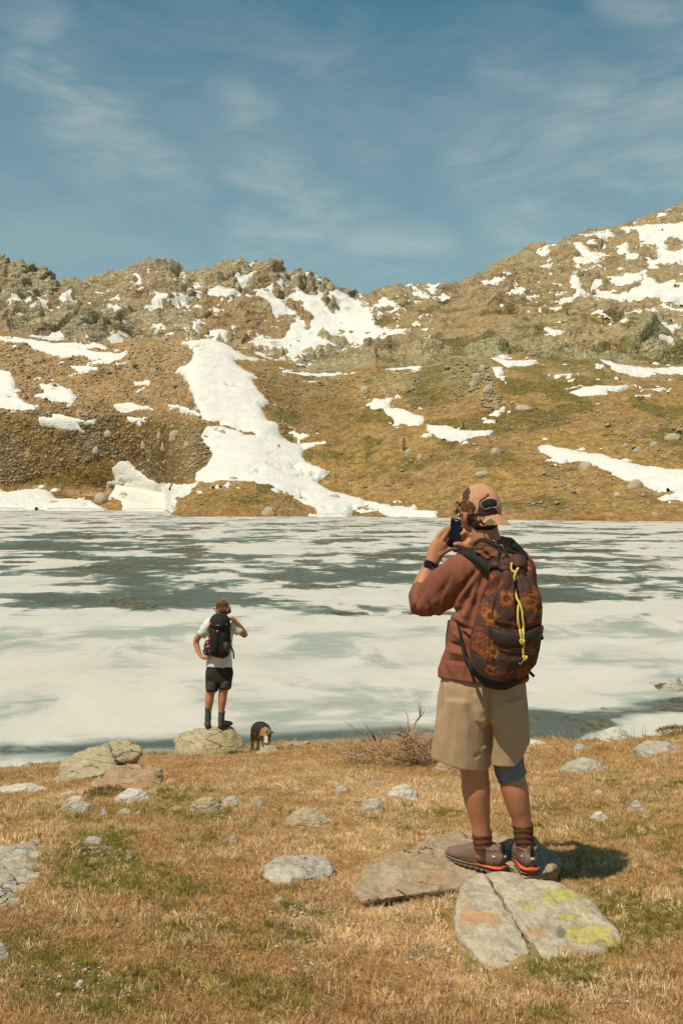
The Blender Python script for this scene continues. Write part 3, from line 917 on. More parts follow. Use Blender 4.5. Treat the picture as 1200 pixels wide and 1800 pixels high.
gg, dd, gn, gn2 = green_at(GX, GD)
gcol = np.ones(GX.shape + (3,)) * lin(170, 142, 90)
gcol = gcol * (1 - gg[..., None]) + lin(122, 108, 58) * gg[..., None]
gcol = gcol * (1 - dd[..., None]) + lin(98, 72, 46) * dd[..., None]


def m_turf(N):
    co = N.coord('Object')
    n1 = N.noise(co, 16, 6, 0.7)
    n2 = N.noise(N.mapping(co, rot=(0, 0, 0.5), scale=(1, 0.35, 1)), 95, 4, 0.7)
    vm = N.n('ShaderNodeVectorMath', operation='SCALE')
    N.put(vm.inputs[0], N.attr('Col'))
    N.put(vm.inputs['Scale'], N.math('MULTIPLY', N.rng(n1, 0.3, 0.7, 0.7, 1.25), N.rng(n2, 0.3, 0.7, 0.7, 1.3)))
    h = N.math('ADD', N.math('MULTIPLY', n1, 0.8), N.math('MULTIPLY', n2, 0.5))
    N.bsdf(vm.outputs[0], 0.95, N.bump(h, 0.8, 0.02), 0.1)


M_TURF = material('turf', m_turf)
gv = np.stack([GX, GD, GZ], -1).reshape(-1, 3)
ground = mesh_obj('ground', gv, grid_faces(len(gy), len(gx)), M_TURF, colors=gcol.reshape(-1, 3))
tag(ground, 'dry alpine turf sloping down to the lake', kind='structure')
# the bank goes on behind and beside the camera
ax_ = np.linspace(-30, 30, 61)
ay_ = np.linspace(-24, 1.25, 40)
AX, AY = np.meshgrid(ax_, ay_)
AZ = -1.63 + 0.06 * fbm(xyz(AX, AY) * 0.6, 3, seed=54) + 0.10 * np.clip(-AY, 0, 30) * 0.8
a2 = mesh_obj('meadow', np.stack([AX, AY, AZ], -1).reshape(-1, 3), grid_faces(40, 61), M_TURF,
              colors=np.ones((AX.size, 3)) * lin(128, 100, 52))
tag(a2, 'dry turf behind the place the picture is taken from', kind='structure')


# ================================================================ ROCKS
def rock_mat(name, base, dark, lichen=0.0, orange=0.0, pink=0.0, scale=1.0, pale=0.0, lich2=0.0):
    def fn(N):
        co = N.coord('Object')
        s = scale
        strat = N.mapping(co, rot=(0.35, 0.25, 0.1), scale=(1.0, 1.0, 4.0))
        n1 = N.noise(strat, 5 * s, 6, 0.65, 0.4)
        n2 = N.noise(co, 2.2 * s, 4, 0.6, 0.5)
        n3 = N.noise(co, 42 * s, 4, 0.75)
        c = N.mix(N.rng(n1, 0.38, 0.62), dark, base)
        bands = N.noise(N.mapping(co, rot=(0.35, 0.25, 0.1), scale=(1.0, 1.0, 9.0)), 14 * s, 5, 0.7, 0.3)
        c = N.mix(N.math('MULTIPLY', N.rng(bands, 0.52, 0.66), 0.5), c, tuple(min(1, v * 1.35) for v in base))
        c = N.mix(N.math('MULTIPLY', N.rng(bands, 0.46, 0.34), 0.45), c, tuple(v * 0.6 for v in dark))
        c = N.mix(N.math('MULTIPLY', N.rng(n3, 0.52, 0.72), 0.55), c, tuple(v * 0.42 for v in base))
        c = N.mix(N.math('MULTIPLY', N.rng(n3, 0.47, 0.30), 0.45), c, tuple(min(1, v * 1.45) for v in base))
        if pale:
            c = N.mix(N.math('MULTIPLY', N.rng(n2, 0.45, 0.62), pale), c, (0.62, 0.58, 0.49))
        if pink:
            c = N.mix(N.math('MULTIPLY', N.rng(N.noise(co, 3.1 * s, 5, 0.6, 0.8), 0.44, 0.60), pink), c, (0.44, 0.27, 0.155))
        if orange:
            c = N.mix(N.math('MULTIPLY', N.rng(N.noise(strat, 3.3 * s, 5, 0.62, 0.9), 0.50, 0.64), orange), c, (0.46, 0.215, 0.075))
        if lichen:
            l = N.noise(co, 8.0 * s, 8, 0.76, 0.8)
            l2 = N.noise(N.mapping(co, loc=(5, 3, 1)), 1.7 * s, 2, 0.5)
            k = N.rng(N.math('ADD', l, N.math('MULTIPLY', N.math('SUBTRACT', l2, 0.5), 0.8)), 0.60 - 0.12 * lichen, 0.70 - 0.12 * lichen)
            c = N.mix(N.math('MULTIPLY', k, 0.68), c, (0.42, 0.38, 0.12))
        if lich2:
            k = N.math('MULTIPLY', N.rng(N.noise(co, 11 * s, 5, 0.7, 0.3), 0.56, 0.64), lich2)
            c = N.mix(k, c, (0.13, 0.13, 0.10))
        crk = N.voro(N.mapping(co, rot=(0.4, 0.2, 0.5), scale=(0.6, 1, 2.0)), 3.6 * s, 'DISTANCE_TO_EDGE')
        ck = N.math('MULTIPLY', N.rng(crk, 0.022, 0.0), N.rng(n2, 0.5, 0.56))
        c = N.mix(N.math('MULTIPLY', ck, 0.5), c, (0.10, 0.08, 0.055))
        h = N.math('ADD', N.math('MULTIPLY', n1, 1.2), N.math('ADD', N.math('MULTIPLY', n3, 0.30), N.math('MULTIPLY', ck, -0.6)))
        N.bsdf(c, 0.88, N.bump(h, 0.9, 0.04 / s), 0.2)
    return material(name, fn)


G_ = (0.52, 0.46, 0.355)
MR = {
    'grey': rock_mat('grey_gneiss', G_, (0.37, 0.325, 0.25), lich2=0.3),
    'pale': rock_mat('pale_gneiss', (0.66, 0.60, 0.48), (0.50, 0.45, 0.36), pale=0.5),
    'lichen': rock_mat('lichened_gneiss', (0.52, 0.44, 0.28), (0.34, 0.28, 0.18), lichen=1.0, pink=0.45),
    'orange': rock_mat('rusty_gneiss', (0.50, 0.36, 0.22), (0.36, 0.235, 0.14), orange=0.9, pink=0.6, lichen=0.3),
    'tan': rock_mat('tan_gneiss', (0.45, 0.37, 0.26), (0.31, 0.24, 0.16), pink=0.55, lichen=0.2),
    'mixed': rock_mat('grey_rock_with_stains', (0.54, 0.48, 0.37), (0.38, 0.33, 0.245), orange=0.30, lichen=0.30, lich2=0.3),
    'slabs': rock_mat('rusty_flat_slab', (0.47, 0.36, 0.24), (0.33, 0.26, 0.17), pink=0.7, orange=0.35, lich2=0.35, lichen=0.25),
    'plain': rock_mat('far_boulder_stone', (0.54, 0.46, 0.32), (0.38, 0.31, 0.20), scale=0.25),
    'dark': rock_mat('wet_dark_stone', (0.17, 0.16, 0.12), (0.08, 0.075, 0.055), scale=1.0),
}
RMIX = MR


def hull_rock(name, pts, mat, seg=0.03, amp=0.018, smooth=1, seed=0, strata=0.0, origin=None, parent=None, passes=6, cuts=()):
    """a rock: convex hull of points, subdivided, edges eased, surface broken up by noise"""
    bm = bmesh.new()
    for p in pts:
        bm.verts.new(p)
    r = bmesh.ops.convex_hull(bm, input=bm.verts)
    junk = [g for g in r['geom_interior'] if isinstance(g, bmesh.types.BMVert)] + [g for g in r.get('geom_unused', []) if isinstance(g, bmesh.types.BMVert)]
    if junk:
        bmesh.ops.delete(bm, geom=list(set(junk)), context='VERTS')
    for co, no in cuts:
        res = bmesh.ops.bisect_plane(bm, geom=bm.verts[:] + bm.edges[:] + bm.faces[:], plane_co=co, plane_no=no, clear_outer=True)
        ed = [e for e in res['geom_cut'] if isinstance(e, bmesh.types.BMEdge)]
        if ed:
            bmesh.ops.holes_fill(bm, edges=ed)
    for _ in range(passes):
        es = [e for e in bm.edges if e.calc_length() > seg]
        if not es:
            break
        bmesh.ops.subdivide_edges(bm, edges=es, cuts=1)
        bmesh.ops.triangulate(bm, faces=[f for f in bm.faces if len(f.verts) > 3])
    for _ in range(smooth):
        bmesh.ops.smooth_vert(bm, verts=bm.verts, factor=0.5, use_axis_x=True, use_axis_y=True, use_axis_z=True)
    bm.normal_update()
    V = np.array([v.co[:] for v in bm.verts])
    Nm = np.array([v.normal[:] for v in bm.verts])
    Fc = [[v.index for v in f.verts] for f in bm.faces]
    bm.free()
    size = np.ptp(V, axis=0).max()
    q = V + seed * 3.17
    f1 = 3.2 / size
    d = amp * 1.1 * facets(q, size * 0.22, seed % 7) + amp * 0.6 * facets(q, size * 0.08, seed % 5 + 1) + amp * 1.3 * fbm(q * f1, 3, seed=seed) + amp * 0.75 * fbm(q * f1 * 4.5, 3, ridged=True, seed=seed + 1) + amp * 0.35 * fbm(q * f1 * 14, 2, seed=seed + 2)
    if strata:
        t = (q @ np.array([0.25, 0.15, 0.95])) * (9 / size) + 0.8 * fbm(q * f1, 2, seed=seed + 5)
        d = d + strata * (np.abs(t - np.round(t)) ** 0.6 - 0.5)
    V = V + Nm * d[:, None]
    o = mesh_obj(name, V, np.array(Fc), mat, parent=parent)
    o.data.validate()
    if parent is None:
        recenter(o, origin if origin is not None else V.mean(0))
    return o


def simple_rock(name, px, pbase, w, h, mat, seed, depth=0.75, sink=0.25, flat=0.55, label=None, cat='rock', group=None, seg=None, amp=None, D=None, tilt=0.0, excl=True):
    """a rock whose lit silhouette is w x h pixels with its foot seen at (px, pbase)"""
    g = ground_at(px, pbase) if D is None else PX(px, pbase, D)
    k = g.y / F
    W, H = w * k, h * k
    g = ground_at(px, pbase - min(h * 0.25, 12)) if D is None else g
    rr = random.Random(seed * 91 + 5)
    pts = []
    dep = W * depth * 0.5
    foot = PX(px, pbase, (g.y if D is None else D) - 0)
    cxw = (px - 600) / F * g.y
    z0 = -(pbase - HY) / F * (g.y - dep * 0.35)
    for i in range(26):
        a = rr.uniform(0, 6.283)
        lev = rr.choice([0.0, 0.35, 0.62, 0.85, 1.0])
        rad = (1 - lev ** (2.2 if flat > 0.5 else 1.4) * (0.62 if flat > 0.5 else 0.85)) * rr.uniform(0.82, 1.0)
        x = math.cos(a) * rad * W / 2
        y = math.sin(a) * rad * dep
        zz = H * (lev * rr.uniform(0.86, 1.0)) + tilt * x
        pts.append((cxw + x, g.y + y, z0 + zz))
    for sx in (-1, 1):
        pts.append((cxw + sx * W / 2, g.y + rr.uniform(-.3, .3) * dep, z0 + H * rr.uniform(0.02, 0.3) + tilt * sx * W / 2))
    tx = rr.uniform(-0.25, 0.25)
    pts.append((cxw + tx * W, g.y, z0 + H))
    for i in range(8):
        a = i * 0.785
        pts.append((cxw + math.cos(a) * W * 0.45, g.y + math.sin(a) * dep, z0 - sink * H - 0.02))
    o = hull_rock(name, pts, mat, seg=seg or max(0.012, W / 22), amp=amp or 0.020 * W, seed=seed, smooth=1)
    if excl:
        EXCL.append((cxw, g.y, W * 0.42, dep * 0.8))
    tag(o, label, cat, group)
    return o


# --- the cracked boulder in front: two halves with an open crack between them
def px_pts(lst, f=1.0):
    return [PX(a, b, d * f) for a, b, d in lst]


def by_row(lst):
    return [(a, b, 4.30 - (b - 1536) * 0.00426) for a, b, d in lst]


S1 = PX(880, 1640, 4.15)
split = empty('cracked_boulder', (S1.x, S1.y, S1.z - 0.1))
tag(split, 'large grey boulder split by a dark diagonal crack, with yellow lichen', 'boulder')
top_l = [(803, 1640, 3.98), (800, 1600, 4.08), (808, 1562, 4.20), (822, 1545, 4.32), (846, 1536, 4.44), (866, 1566, 4.30), (884, 1604, 4.15), (905, 1630, 4.02), (926, 1660, 3.92), (948, 1690, 3.82), (905, 1707, 3.76), (860, 1704, 3.77), (835, 1680, 3.84)]
low_l = [(820, 1660, 4.15), (850, 1600, 4.4), (846, 1735, 3.6), (930, 1740, 3.6), (900, 1670, 4.2), (800, 1660, 3.95)]
hull_rock('rock_half', px_pts(by_row(top_l) + low_l), MR['mixed'], seg=0.022, amp=0.010, smooth=2, seed=3, parent=split, strata=0.006)
top_r = [(849, 1534, 4.46), (880, 1530, 4.52), (925, 1540, 4.53), (975, 1552, 4.53), (1020, 1572, 4.50), (1050, 1602, 4.42), (1076, 1636, 4.30), (1090, 1658, 4.18), (1070, 1668, 4.10), (1020, 1672, 4.02), (985, 1688, 3.90), (953, 1692, 3.83), (930, 1658, 3.94), (908, 1626, 4.06), (887, 1600, 4.19), (869, 1562, 4.34)]
low_r = [(960, 1745, 3.62), (1060, 1725, 3.8), (1080, 1690, 4.0), (1000, 1600, 4.4), (900, 1590, 4.45), (905, 1700, 4.0)]


def m_lichen_half(N):
    co = N.coord('Object')
    strat = N.mapping(co, rot=(0.35, 0.5, 0.4), scale=(1.0, 1.0, 4.0))
    n1 = N.noise(strat, 6, 7, 0.7, 0.5)
    n3 = N.noise(co, 45, 4, 0.75)
    c = N.mix(N.rng(n1, 0.32, 0.68), (0.33, 0.265, 0.175), (0.58, 0.49, 0.34))
    c = N.mix(N.math('MULTIPLY', N.rng(n3, 0.52, 0.72), 0.5), c, (0.17, 0.16, 0.12))
    at = N.n('ShaderNodeSeparateColor')
    N.put(at.inputs[0], N.attr('Col'))
    bands = N.noise(N.mapping(co, rot=(0.35, 0.5, 0.4), scale=(1.0, 1.0, 9.0)), 15, 5, 0.7, 0.3)
    c = N.mix(N.math('MULTIPLY', N.rng(bands, 0.52, 0.66), 0.5), c, (0.62, 0.58, 0.48))
    c = N.mix(N.math('MULTIPLY', N.rng(bands, 0.46, 0.34), 0.5), c, (0.20, 0.18, 0.13))
    l = N.noise(co, 22, 8, 0.78, 0.8)
    k = N.rng(N.math('ADD', N.math('SUBTRACT', l, 0.5), N.math('MULTIPLY', at.outputs[0], 0.38)), 0.17, 0.24)
    c = N.mix(N.math('MULTIPLY', k, 0.75), c, N.mix(N.rng(n3, 0.35, 0.65), (0.38, 0.34, 0.06), (0.60, 0.53, 0.13)))
    g = N.rng(N.math('ADD', N.math('SUBTRACT', N.noise(co, 10, 5, 0.7, 0.5), 0.5), N.math('MULTIPLY', at.outputs[2], 0.40)), 0.22, 0.28)
    c = N.mix(N.math('MULTIPLY', g, 0.7), c, (0.145, 0.145, 0.105))
    og = N.rng(N.math('ADD', N.math('SUBTRACT', N.noise(strat, 5, 5, 0.6, 0.5), 0.5), N.math('MULTIPLY', at.outputs[1], 0.36)), 0.12, 0.36)
    c = N.mix(N.math('MULTIPLY', og, 0.8), c, (0.50, 0.26, 0.11))
    N.bsdf(c, 0.88, N.bump(N.math('ADD', N.math('MULTIPLY', n1, 1.2), N.math('ADD', N.math('MULTIPLY', n3, 0.3), N.math('MULTIPLY', k, 0.10))), 0.7, 0.025), 0.2)


M_LH = material('lichened_boulder', m_lichen_half)
h2 = hull_rock('rock_half', [p + Vector((0.012, 0.006, 0)) for p in px_pts(by_row(top_r) + low_r)], M_LH, seg=0.022, amp=0.010, smooth=2, seed=8, parent=split, strata=0.006)
split.children[0].data.materials[0] = M_LH


def blob_attr(o, chans):
    V = np.array([v.co[:] for v in o.data.vertices])
    mw = np.array(o.matrix_world)
    if o.parent is None:
        V = V + np.array(o.location)
    px = 600 + F * V[:, 0] / V[:, 1]
    py = HY - F * V[:, 2] / V[:, 1]
    c = np.zeros((len(V), 4), np.float32)
    c[:, 3] = 1
    for ch, lst in enumerate(chans):
        for (x, y, rx, ry, k) in lst:
            c[:, ch] = np.maximum(c[:, ch], k * np.exp(-(((px - x) / rx) ** 2 + ((py - y) / ry) ** 2)))
    a = o.data.color_attributes.new('Col', 'FLOAT_COLOR', 'POINT')
    a.data.foreach_set('color', c.ravel())


blob_attr(h2, [[(985, 1575, 45, 16, .95), (925, 1592, 26, 12, .8), (1000, 1610, 30, 14, .75), (1040, 1640, 45, 22, 1.0), (1010, 1640, 30, 12, .9), (1075, 1655, 25, 15, .9), (1035, 1590, 25, 20, .5)],
               [(930, 1640, 40, 12, .9), (985, 1660, 30, 10, .4)], [(1010, 1590, 40, 12, .7), (985, 1640, 10, 16, 1.0)]])
blob_attr(split.children[0], [[(905, 1680, 20, 8, .3)], [(850, 1610, 40, 14, 1.0), (815, 1600, 12, 25, 1.0), (870, 1625, 25, 10, .8), (840, 1660, 20, 8, .5)], [(890, 1660, 12, 8, .4)]])
EXCL += [(0.66, 3.98, 0.26, 0.36), (0.92, 4.05, 0.2, 0.26), (0.60, 3.75, 0.16, 0.17)]

# --- the flat slab under the photographer's feet
_st = [(615, 1560), (640, 1530), (690, 1498), (760, 1478), (800, 1462), (860, 1460), (930, 1468), (968, 1488), (983, 1510), (975, 1528), (935, 1541), (895, 1539), (840, 1536), (815, 1542), (770, 1548), (700, 1570), (640, 1584)]
slab_top = [(x, y, 1.685 * F / (y - HY)) for x, y in _st]
slab_low = [(616, 1590, 4.26), (640, 1602, 4.2), (770, 1572, 4.42), (900, 1570, 4.5), (975, 1556, 4.62), (985, 1530, 4.85), (940, 1510, 5.15), (800, 1510, 5.2), (650, 1560, 4.6)]
slab = hull_rock('flat_slab', px_pts(slab_top + slab_low), MR['slabs'], seg=0.03, amp=0.012, smooth=1, seed=14, strata=0.006)
tag(slab, 'broad flat rusty brown slab the photographer in the cap stands on', 'rock')
EXCL += [(0.42, 4.6, 0.24, 0.24), (0.68, 4.75, 0.32, 0.26), (0.22, 4.42, 0.18, 0.16), (0.93, 4.7, 0.1, 0.18)]


def feat(name, top, low, mat, label, cat='rock', f=1.0, **kw):
    o = hull_rock(name, px_pts(top + low, f), mat, **kw)
    tag(o, label, cat)
    return o


# --- boulder under the second man
b_top = [(304, 1322, 14.6), (306, 1298, 14.8), (318, 1289, 14.9), (335, 1285, 14.6), (358, 1278, 14.4), (385, 1276, 14.4), (406, 1280, 14.5), (424, 1291, 14.5), (432, 1307, 14.5), (445, 1322, 14.4), (400, 1290, 15.1), (350, 1290, 15.2), (400, 1318, 14.1), (350, 1322, 14.0), (325, 1328, 14.2)]
b_low = [(310, 1345, 14.6), (440, 1340, 14.6), (330, 1350, 15.3), (430, 1345, 15.3), (380, 1345, 14.0)]
BOULD = feat('boulder', b_top, b_low, MR['lichen'], 'rounded lichen covered boulder the man in the white shirt stands on', 'boulder', f=0.92, seg=0.06, amp=0.018, seed=21, strata=0.012)
EXCL.append((-1.71, 13.6, 0.46, 0.36))
# --- rock in front of the dog
feat('rock', [(448, 1326, 14.0), (456, 1318, 14.1), (466, 1311, 14.2), (476, 1309, 14.3), (486, 1311, 14.3), (494, 1322, 14.2), (503, 1329, 14.0), (470, 1332, 13.8)],
     [(450, 1345, 14.2), (500, 1345, 14.2), (475, 1330, 14.8)], MR['lichen'], 'small pointed rock right in front of the sniffing dog', f=0.90, seg=0.05, amp=0.015, seed=22)
feat('rock', [(488, 1314, 14.6), (500, 1306, 14.7), (525, 1302, 14.6), (545, 1303, 14.4), (520, 1311, 14.3)], [(490, 1320, 14.8), (545, 1318, 14.8), (520, 1320, 14.2)],
     MR['tan'], 'low tan rock on the bank edge right of the dog', f=0.98, seg=0.06, amp=0.012, seed=23)
# --- the two big slabs on the left
feat('leaning_slab', [(98, 1381, 11.9), (104, 1352, 12.2), (110, 1338, 12.5), (140, 1328, 12.9), (165, 1318, 13.1), (190, 1306, 13.3), (196, 1330, 12.6), (205, 1352, 12.2), (180, 1362, 12.0), (140, 1372, 11.9), (150, 1345, 12.3)],
     [(105, 1368, 12.6), (150, 1350, 13.4), (200, 1352, 13.4), (130, 1345, 13.2)], MR['lichen'], 'long leaning slab with yellow lichen and a dark undercut, left on the bank', f=0.745, seg=0.045, amp=0.022, seed=25, strata=0.02)
feat('rock', [(190, 1308, 13.2), (198, 1303, 13.3), (212, 1298, 13.4), (222, 1300, 13.4), (232, 1308, 13.3), (250, 1314, 13.1), (251, 1322, 13.0), (240, 1336, 12.9), (225, 1341, 12.8), (203, 1342, 12.7), (196, 1325, 12.8)],
     [(205, 1350, 13.4), (240, 1350, 13.4), (200, 1340, 13.9), (240, 1335, 13.9)], MR['lichen'], 'angular block of yellow lichened rock at the top of the leaning slab', f=0.765, seg=0.045, amp=0.02, seed=26)
feat('rock', [(160, 1382, 11.7), (160, 1372, 12.0), (185, 1360, 12.2), (210, 1343, 12.6), (235, 1340, 12.8), (260, 1346, 12.6), (282, 1352, 12.4), (287, 1366, 12.2), (284, 1384, 11.9), (275, 1388, 11.6), (250, 1386, 11.4), (225, 1396, 11.3), (205, 1398, 11.2), (185, 1392, 11.4)],
     [(170, 1400, 12.2), (280, 1398, 12.4), (220, 1405, 11.6), (230, 1370, 13.2)], MR['orange'], 'large rusty orange slab lying below the yellow lichened ones', f=0.645, seg=0.045, amp=0.022, seed=27, strata=0.03)
EXCL += [(-2.25, 9.4, 0.36, 0.35), (-1.65, 7.8, 0.25, 0.3), (-2.05, 10.0, 0.25, 0.4)]
# --- big half buried rock at the left edge
feat('rock', [(-60, 1500, 6.4), (0, 1488, 6.6), (30, 1487, 6.75), (62, 1484, 6.9), (85, 1487, 6.9), (95, 1495, 6.7), (88, 1520, 6.25), (78, 1545, 5.95), (55, 1572, 5.65), (35, 1596, 5.4), (22, 1600, 5.35), (10, 1590, 5.4), (0, 1575, 5.5), (-60, 1600, 5.3)],
     [(-60, 1620, 6.2), (40, 1620, 5.9), (90, 1560, 6.8), (0, 1560, 7.0)], MR['mixed'], 'big pale half buried rock cut by the left edge of the photo', f=0.78, seg=0.03, amp=0.02, seed=31)
EXCL += [(-1.78, 5.0, 0.22, 0.4), (-1.53, 4.5, 0.13, 0.3), (-1.72, 4.6, 0.25, 0.3), (-1.60, 5.1, 0.1, 0.2)]
# --- grey boulder in the middle
feat('rock', [(462, 1535, 4.85), (470, 1512, 4.98), (485, 1505, 5.08), (520, 1501, 5.15), (550, 1501, 5.15), (575, 1508, 5.08), (583, 1520, 4.98), (581, 1540, 4.86), (565, 1552, 4.78), (545, 1548, 4.76), (520, 1538, 4.74), (505, 1556, 4.70), (492, 1563, 4.68), (478, 1552, 4.75)],
     [(470, 1580, 5.0), (575, 1575, 5.0), (500, 1550, 5.4), (560, 1550, 5.4)], MR['grey'], 'blocky blue grey boulder lying alone in the grass left of the flat slab', f=0.945, seg=0.018, amp=0.010, seed=33, strata=0.004)
EXCL.append((-0.21, 4.72, 0.16, 0.15))

# --- the smaller stones of the bank
stones = [
    (38, 1397, 105, 15, 'pale', 'flat white stone at the left edge below the leaning slab', .5),
    (122, 1401, 42, 8, 'pale', 'upper of two thin white stones below the leaning slab', .5),
    (133, 1410, 40, 9, 'pale', 'lower of two thin white stones below the leaning slab', .5),
    (137, 1432, 66, 24, 'grey', 'rough wedge shaped grey stone beneath the thin white stones', .5),
    (233, 1414, 70, 24, 'pale', 'smooth white slab just below the rusty orange slab', .6),
    (184, 1438, 18, 16, 'grey', 'small pointed grey stone below the smooth white slab', .8),
    (220, 1436, 30, 13, 'grey', 'low grey stone right of the small pointed one', .7),
    (245, 1432, 14, 6, 'grey', 'tiny grey stone beside the low grey one', .7),
    (164, 1489, 46, 17, 'grey', 'flat grey stone above the hollow in the turf at left', .5),
    (280, 1466, 14, 24, 'tan', 'thin upright tan stone standing in the grass', .6),
    (228, 1520, 18, 24, 'tan', 'leaning tan stone on the edge of the green hollow', .8),
    (311, 1428, 30, 9, 'tan', 'flat pinkish stone left of the long lichened stone', .7),
    (362, 1434, 70, 30, 'lichen', 'long lichened stone with a green tinge in the middle of the bank', .45),
    (408, 1419, 42, 18, 'grey', 'grey stone touching the right end of the long lichened stone', .7),
    (452, 1419, 34, 17, 'lichen', 'small yellowish stone right of the long lichened stone', .8),
    (405, 1392, 18, 7, 'tan', 'small pinkish stone in the dry grass below the boulder', .7),
    (500, 1393, 24, 6, 'tan', 'thin flat stone in the dry grass below the dog', .7),
    (409, 1487, 32, 16, 'tan', 'tan stone half sunk in the green turf at mid left', .8),
    (541, 1455, 104, 30, 'lichen', 'wide low lichened stone left of the pair of grey stones', .5),
    (600, 1394, 30, 10, 'grey', 'small flat grey stone behind the pair of grey stones', .7),
    (585, 1359, 18, 5, 'tan', 'tiny flat stone in the dry grass left of the bush', .7),
    (659, 1384, 34, 10, 'tan', 'low tan stone above the pair of grey stones', .6),
    (655, 1434, 56, 27, 'grey', 'rounded grey stone, left one of the pair', .7),
    (709, 1410, 70, 29, 'pale', 'pointed pale stone, right one of the pair', .6),
    (768, 1384, 24, 12, 'tan', 'small tan stone by the hem of the beige shorts', .7),
    (782, 1362, 58, 24, 'orange', 'rusty orange rock behind the beige shorts', .6),
    (1080, 1300, 68, 17, 'pale', 'pale flat rock at the edge of the bank on the right', .6),
    (936, 1311, 50, 9, 'pale', 'thin pale rock on the bank edge right of the beige shorts', .6),
    (1019, 1324, 34, 14, 'grey', 'small grey stone below the pale rock on the edge', .8),
    (1028, 1362, 96, 25, 'mixed', 'flat grey slab right of the knee brace', .45),
    (1162, 1327, 100, 22, 'grey', 'wide grey rock by the right edge of the photo', .6),
    (1050, 1399, 24, 9, 'grey', 'small sunken stone between slab and shadow', .8),
    (1118, 1433, 42, 24, 'grey', 'angular grey stone right of the shadow', .8),
    (1052, 1448, 40, 19, 'pale', 'pale stone at the far rim of the shadow', .7),
    (3, 1697, 44, 36, 'grey', 'grey stone cut by the left edge near the bottom', .7),
    (142, 1737, 22, 14, 'pale', 'small white stone in the green turf at bottom left', .7),
    (212, 1578, 14, 9, 'pale', 'small round white pebble below the green hollow', .9),
    (171, 1594, 10, 7, 'pale', 'tiny cream pebble left of the small white one', .9),
    (884, 1781, 34, 22, 'lichen', 'small yellowish stone at the bottom below the cracked boulder', .7),
    (490, 1590, 28, 16, 'orange', 'small orange brown stone under the blocky grey boulder', .8),
    (523, 1618, 8, 6, 'pale', 'tiny white pebble below the orange brown stone', .9),
    (527, 1629, 7, 5, 'pale', 'lowest tiny white pebble under the blocky boulder', .9),
    (257, 1684, 8, 6, 'grey', 'tiny dark pebble in the straw at lower left', .9),
    (53, 1356, 22, 18, 'lichen', 'small dark pointed stone on the bank edge at far left', .8),
    (1182, 1216, 44, 22, 'grey', 'grey boulder lying in the water by the right edge', .7),
    (800, 1622, 16, 24, 'tan', 'small tan stone leaning on the cracked boulder', .8),
    (55, 1369, 16, 6, 'grey', 'flat grey sliver in the turf under the dark pointed stone', .7),
    (1185, 1250, 60, 8, 'dark', 'low dark wet rock in the water by the right edge', .5),
]
for i, (x, y, w, h, mk, lab, dp) in enumerate(stones):
    nm = 'pebble' if w < 16 else ('stone' if w < 60 else 'rock')
    D = None
    if y < 1280:
        D = -LAKE * F / (y - HY) + 0.1
    simple_rock(nm, x, y, w, h * 1.06, MR[mk], 100 + i, depth=dp + 0.15, label=lab, cat=nm, flat=0.6 if h < w * 0.5 else 0.4, D=D, excl=D is None)

# --- gravel crumbs lying in the bare spots
bmv, bmf = [], []
ico = [(0, 0, 1), (0.9, 0, 0.2), (0.28, 0.85, 0.2), (-0.72, 0.52, 0.2), (-0.72, -0.52, 0.2), (0.28, -0.85, 0.2), (0, 0, -0.6)]
icf = [(0, 1, 2), (0, 2, 3), (0, 3, 4), (0, 4, 5), (0, 5, 1), (6, 2, 1), (6, 3, 2), (6, 4, 3), (6, 5, 4), (6, 1, 5)]
gcl = []
for i in range(1500):
    if i < 900:
        sp = RND.choice([(1050, 1750, 70, 25), (535, 1705, 22, 18), (110, 1720, 70, 35), (1120, 1390, 70, 16), (160, 1500, 30, 14), (520, 1625, 40, 25), (1000, 1400, 60, 20), (30, 1600, 40, 14), (560, 1600, 60, 20), (750, 1680, 30, 20), (700, 1450, 60, 20)])
        px_, py_ = RND.gauss(sp[0], sp[2] * 0.6), RND.gauss(sp[1], sp[3] * 0.6)
    else:
        px_, py_ = RND.uniform(-100, 1300), RND.uniform(1360, 1820)
    py_ = max(py_, 1345)
    g = ground_at(px_, py_) if py_ < 1830 else ground_at(px_, 1800)
    s = RND.uniform(0.003, 0.008) * (1.6 if RND.random() < 0.12 else 1)
    ca = RND.uniform(0, 6.28)
    k0 = len(bmv)
    for v in ico:
        x, y = v[0] * math.cos(ca) - v[1] * math.sin(ca), v[0] * math.sin(ca) + v[1] * math.cos(ca)
        bmv.append((g.x + x * s * 1.2, g.y + y * s, g.z + 0.006 + v[2] * s * 0.7))
    bmf += [(a + k0, b + k0, c + k0) for a, b, c in icf]
    tone = RND.uniform(0.25, 0.62)
    gcl += [(tone, tone * 0.9, tone * 0.72)] * 7


def m_attr(rough=0.9, spec=0.15):
    def fn(N):
        N.bsdf(N.attr('Col'), rough, None, spec)
    return fn


M_GRAV = material('gravel_stone', m_attr())
gr = mesh_obj('gravel', np.array(bmv), np.array(bmf), M_GRAV, smooth=False, colors=np.array(gcl))
tag(gr, 'fine pale gravel crumbs in the bare spots of the turf', kind='stuff')


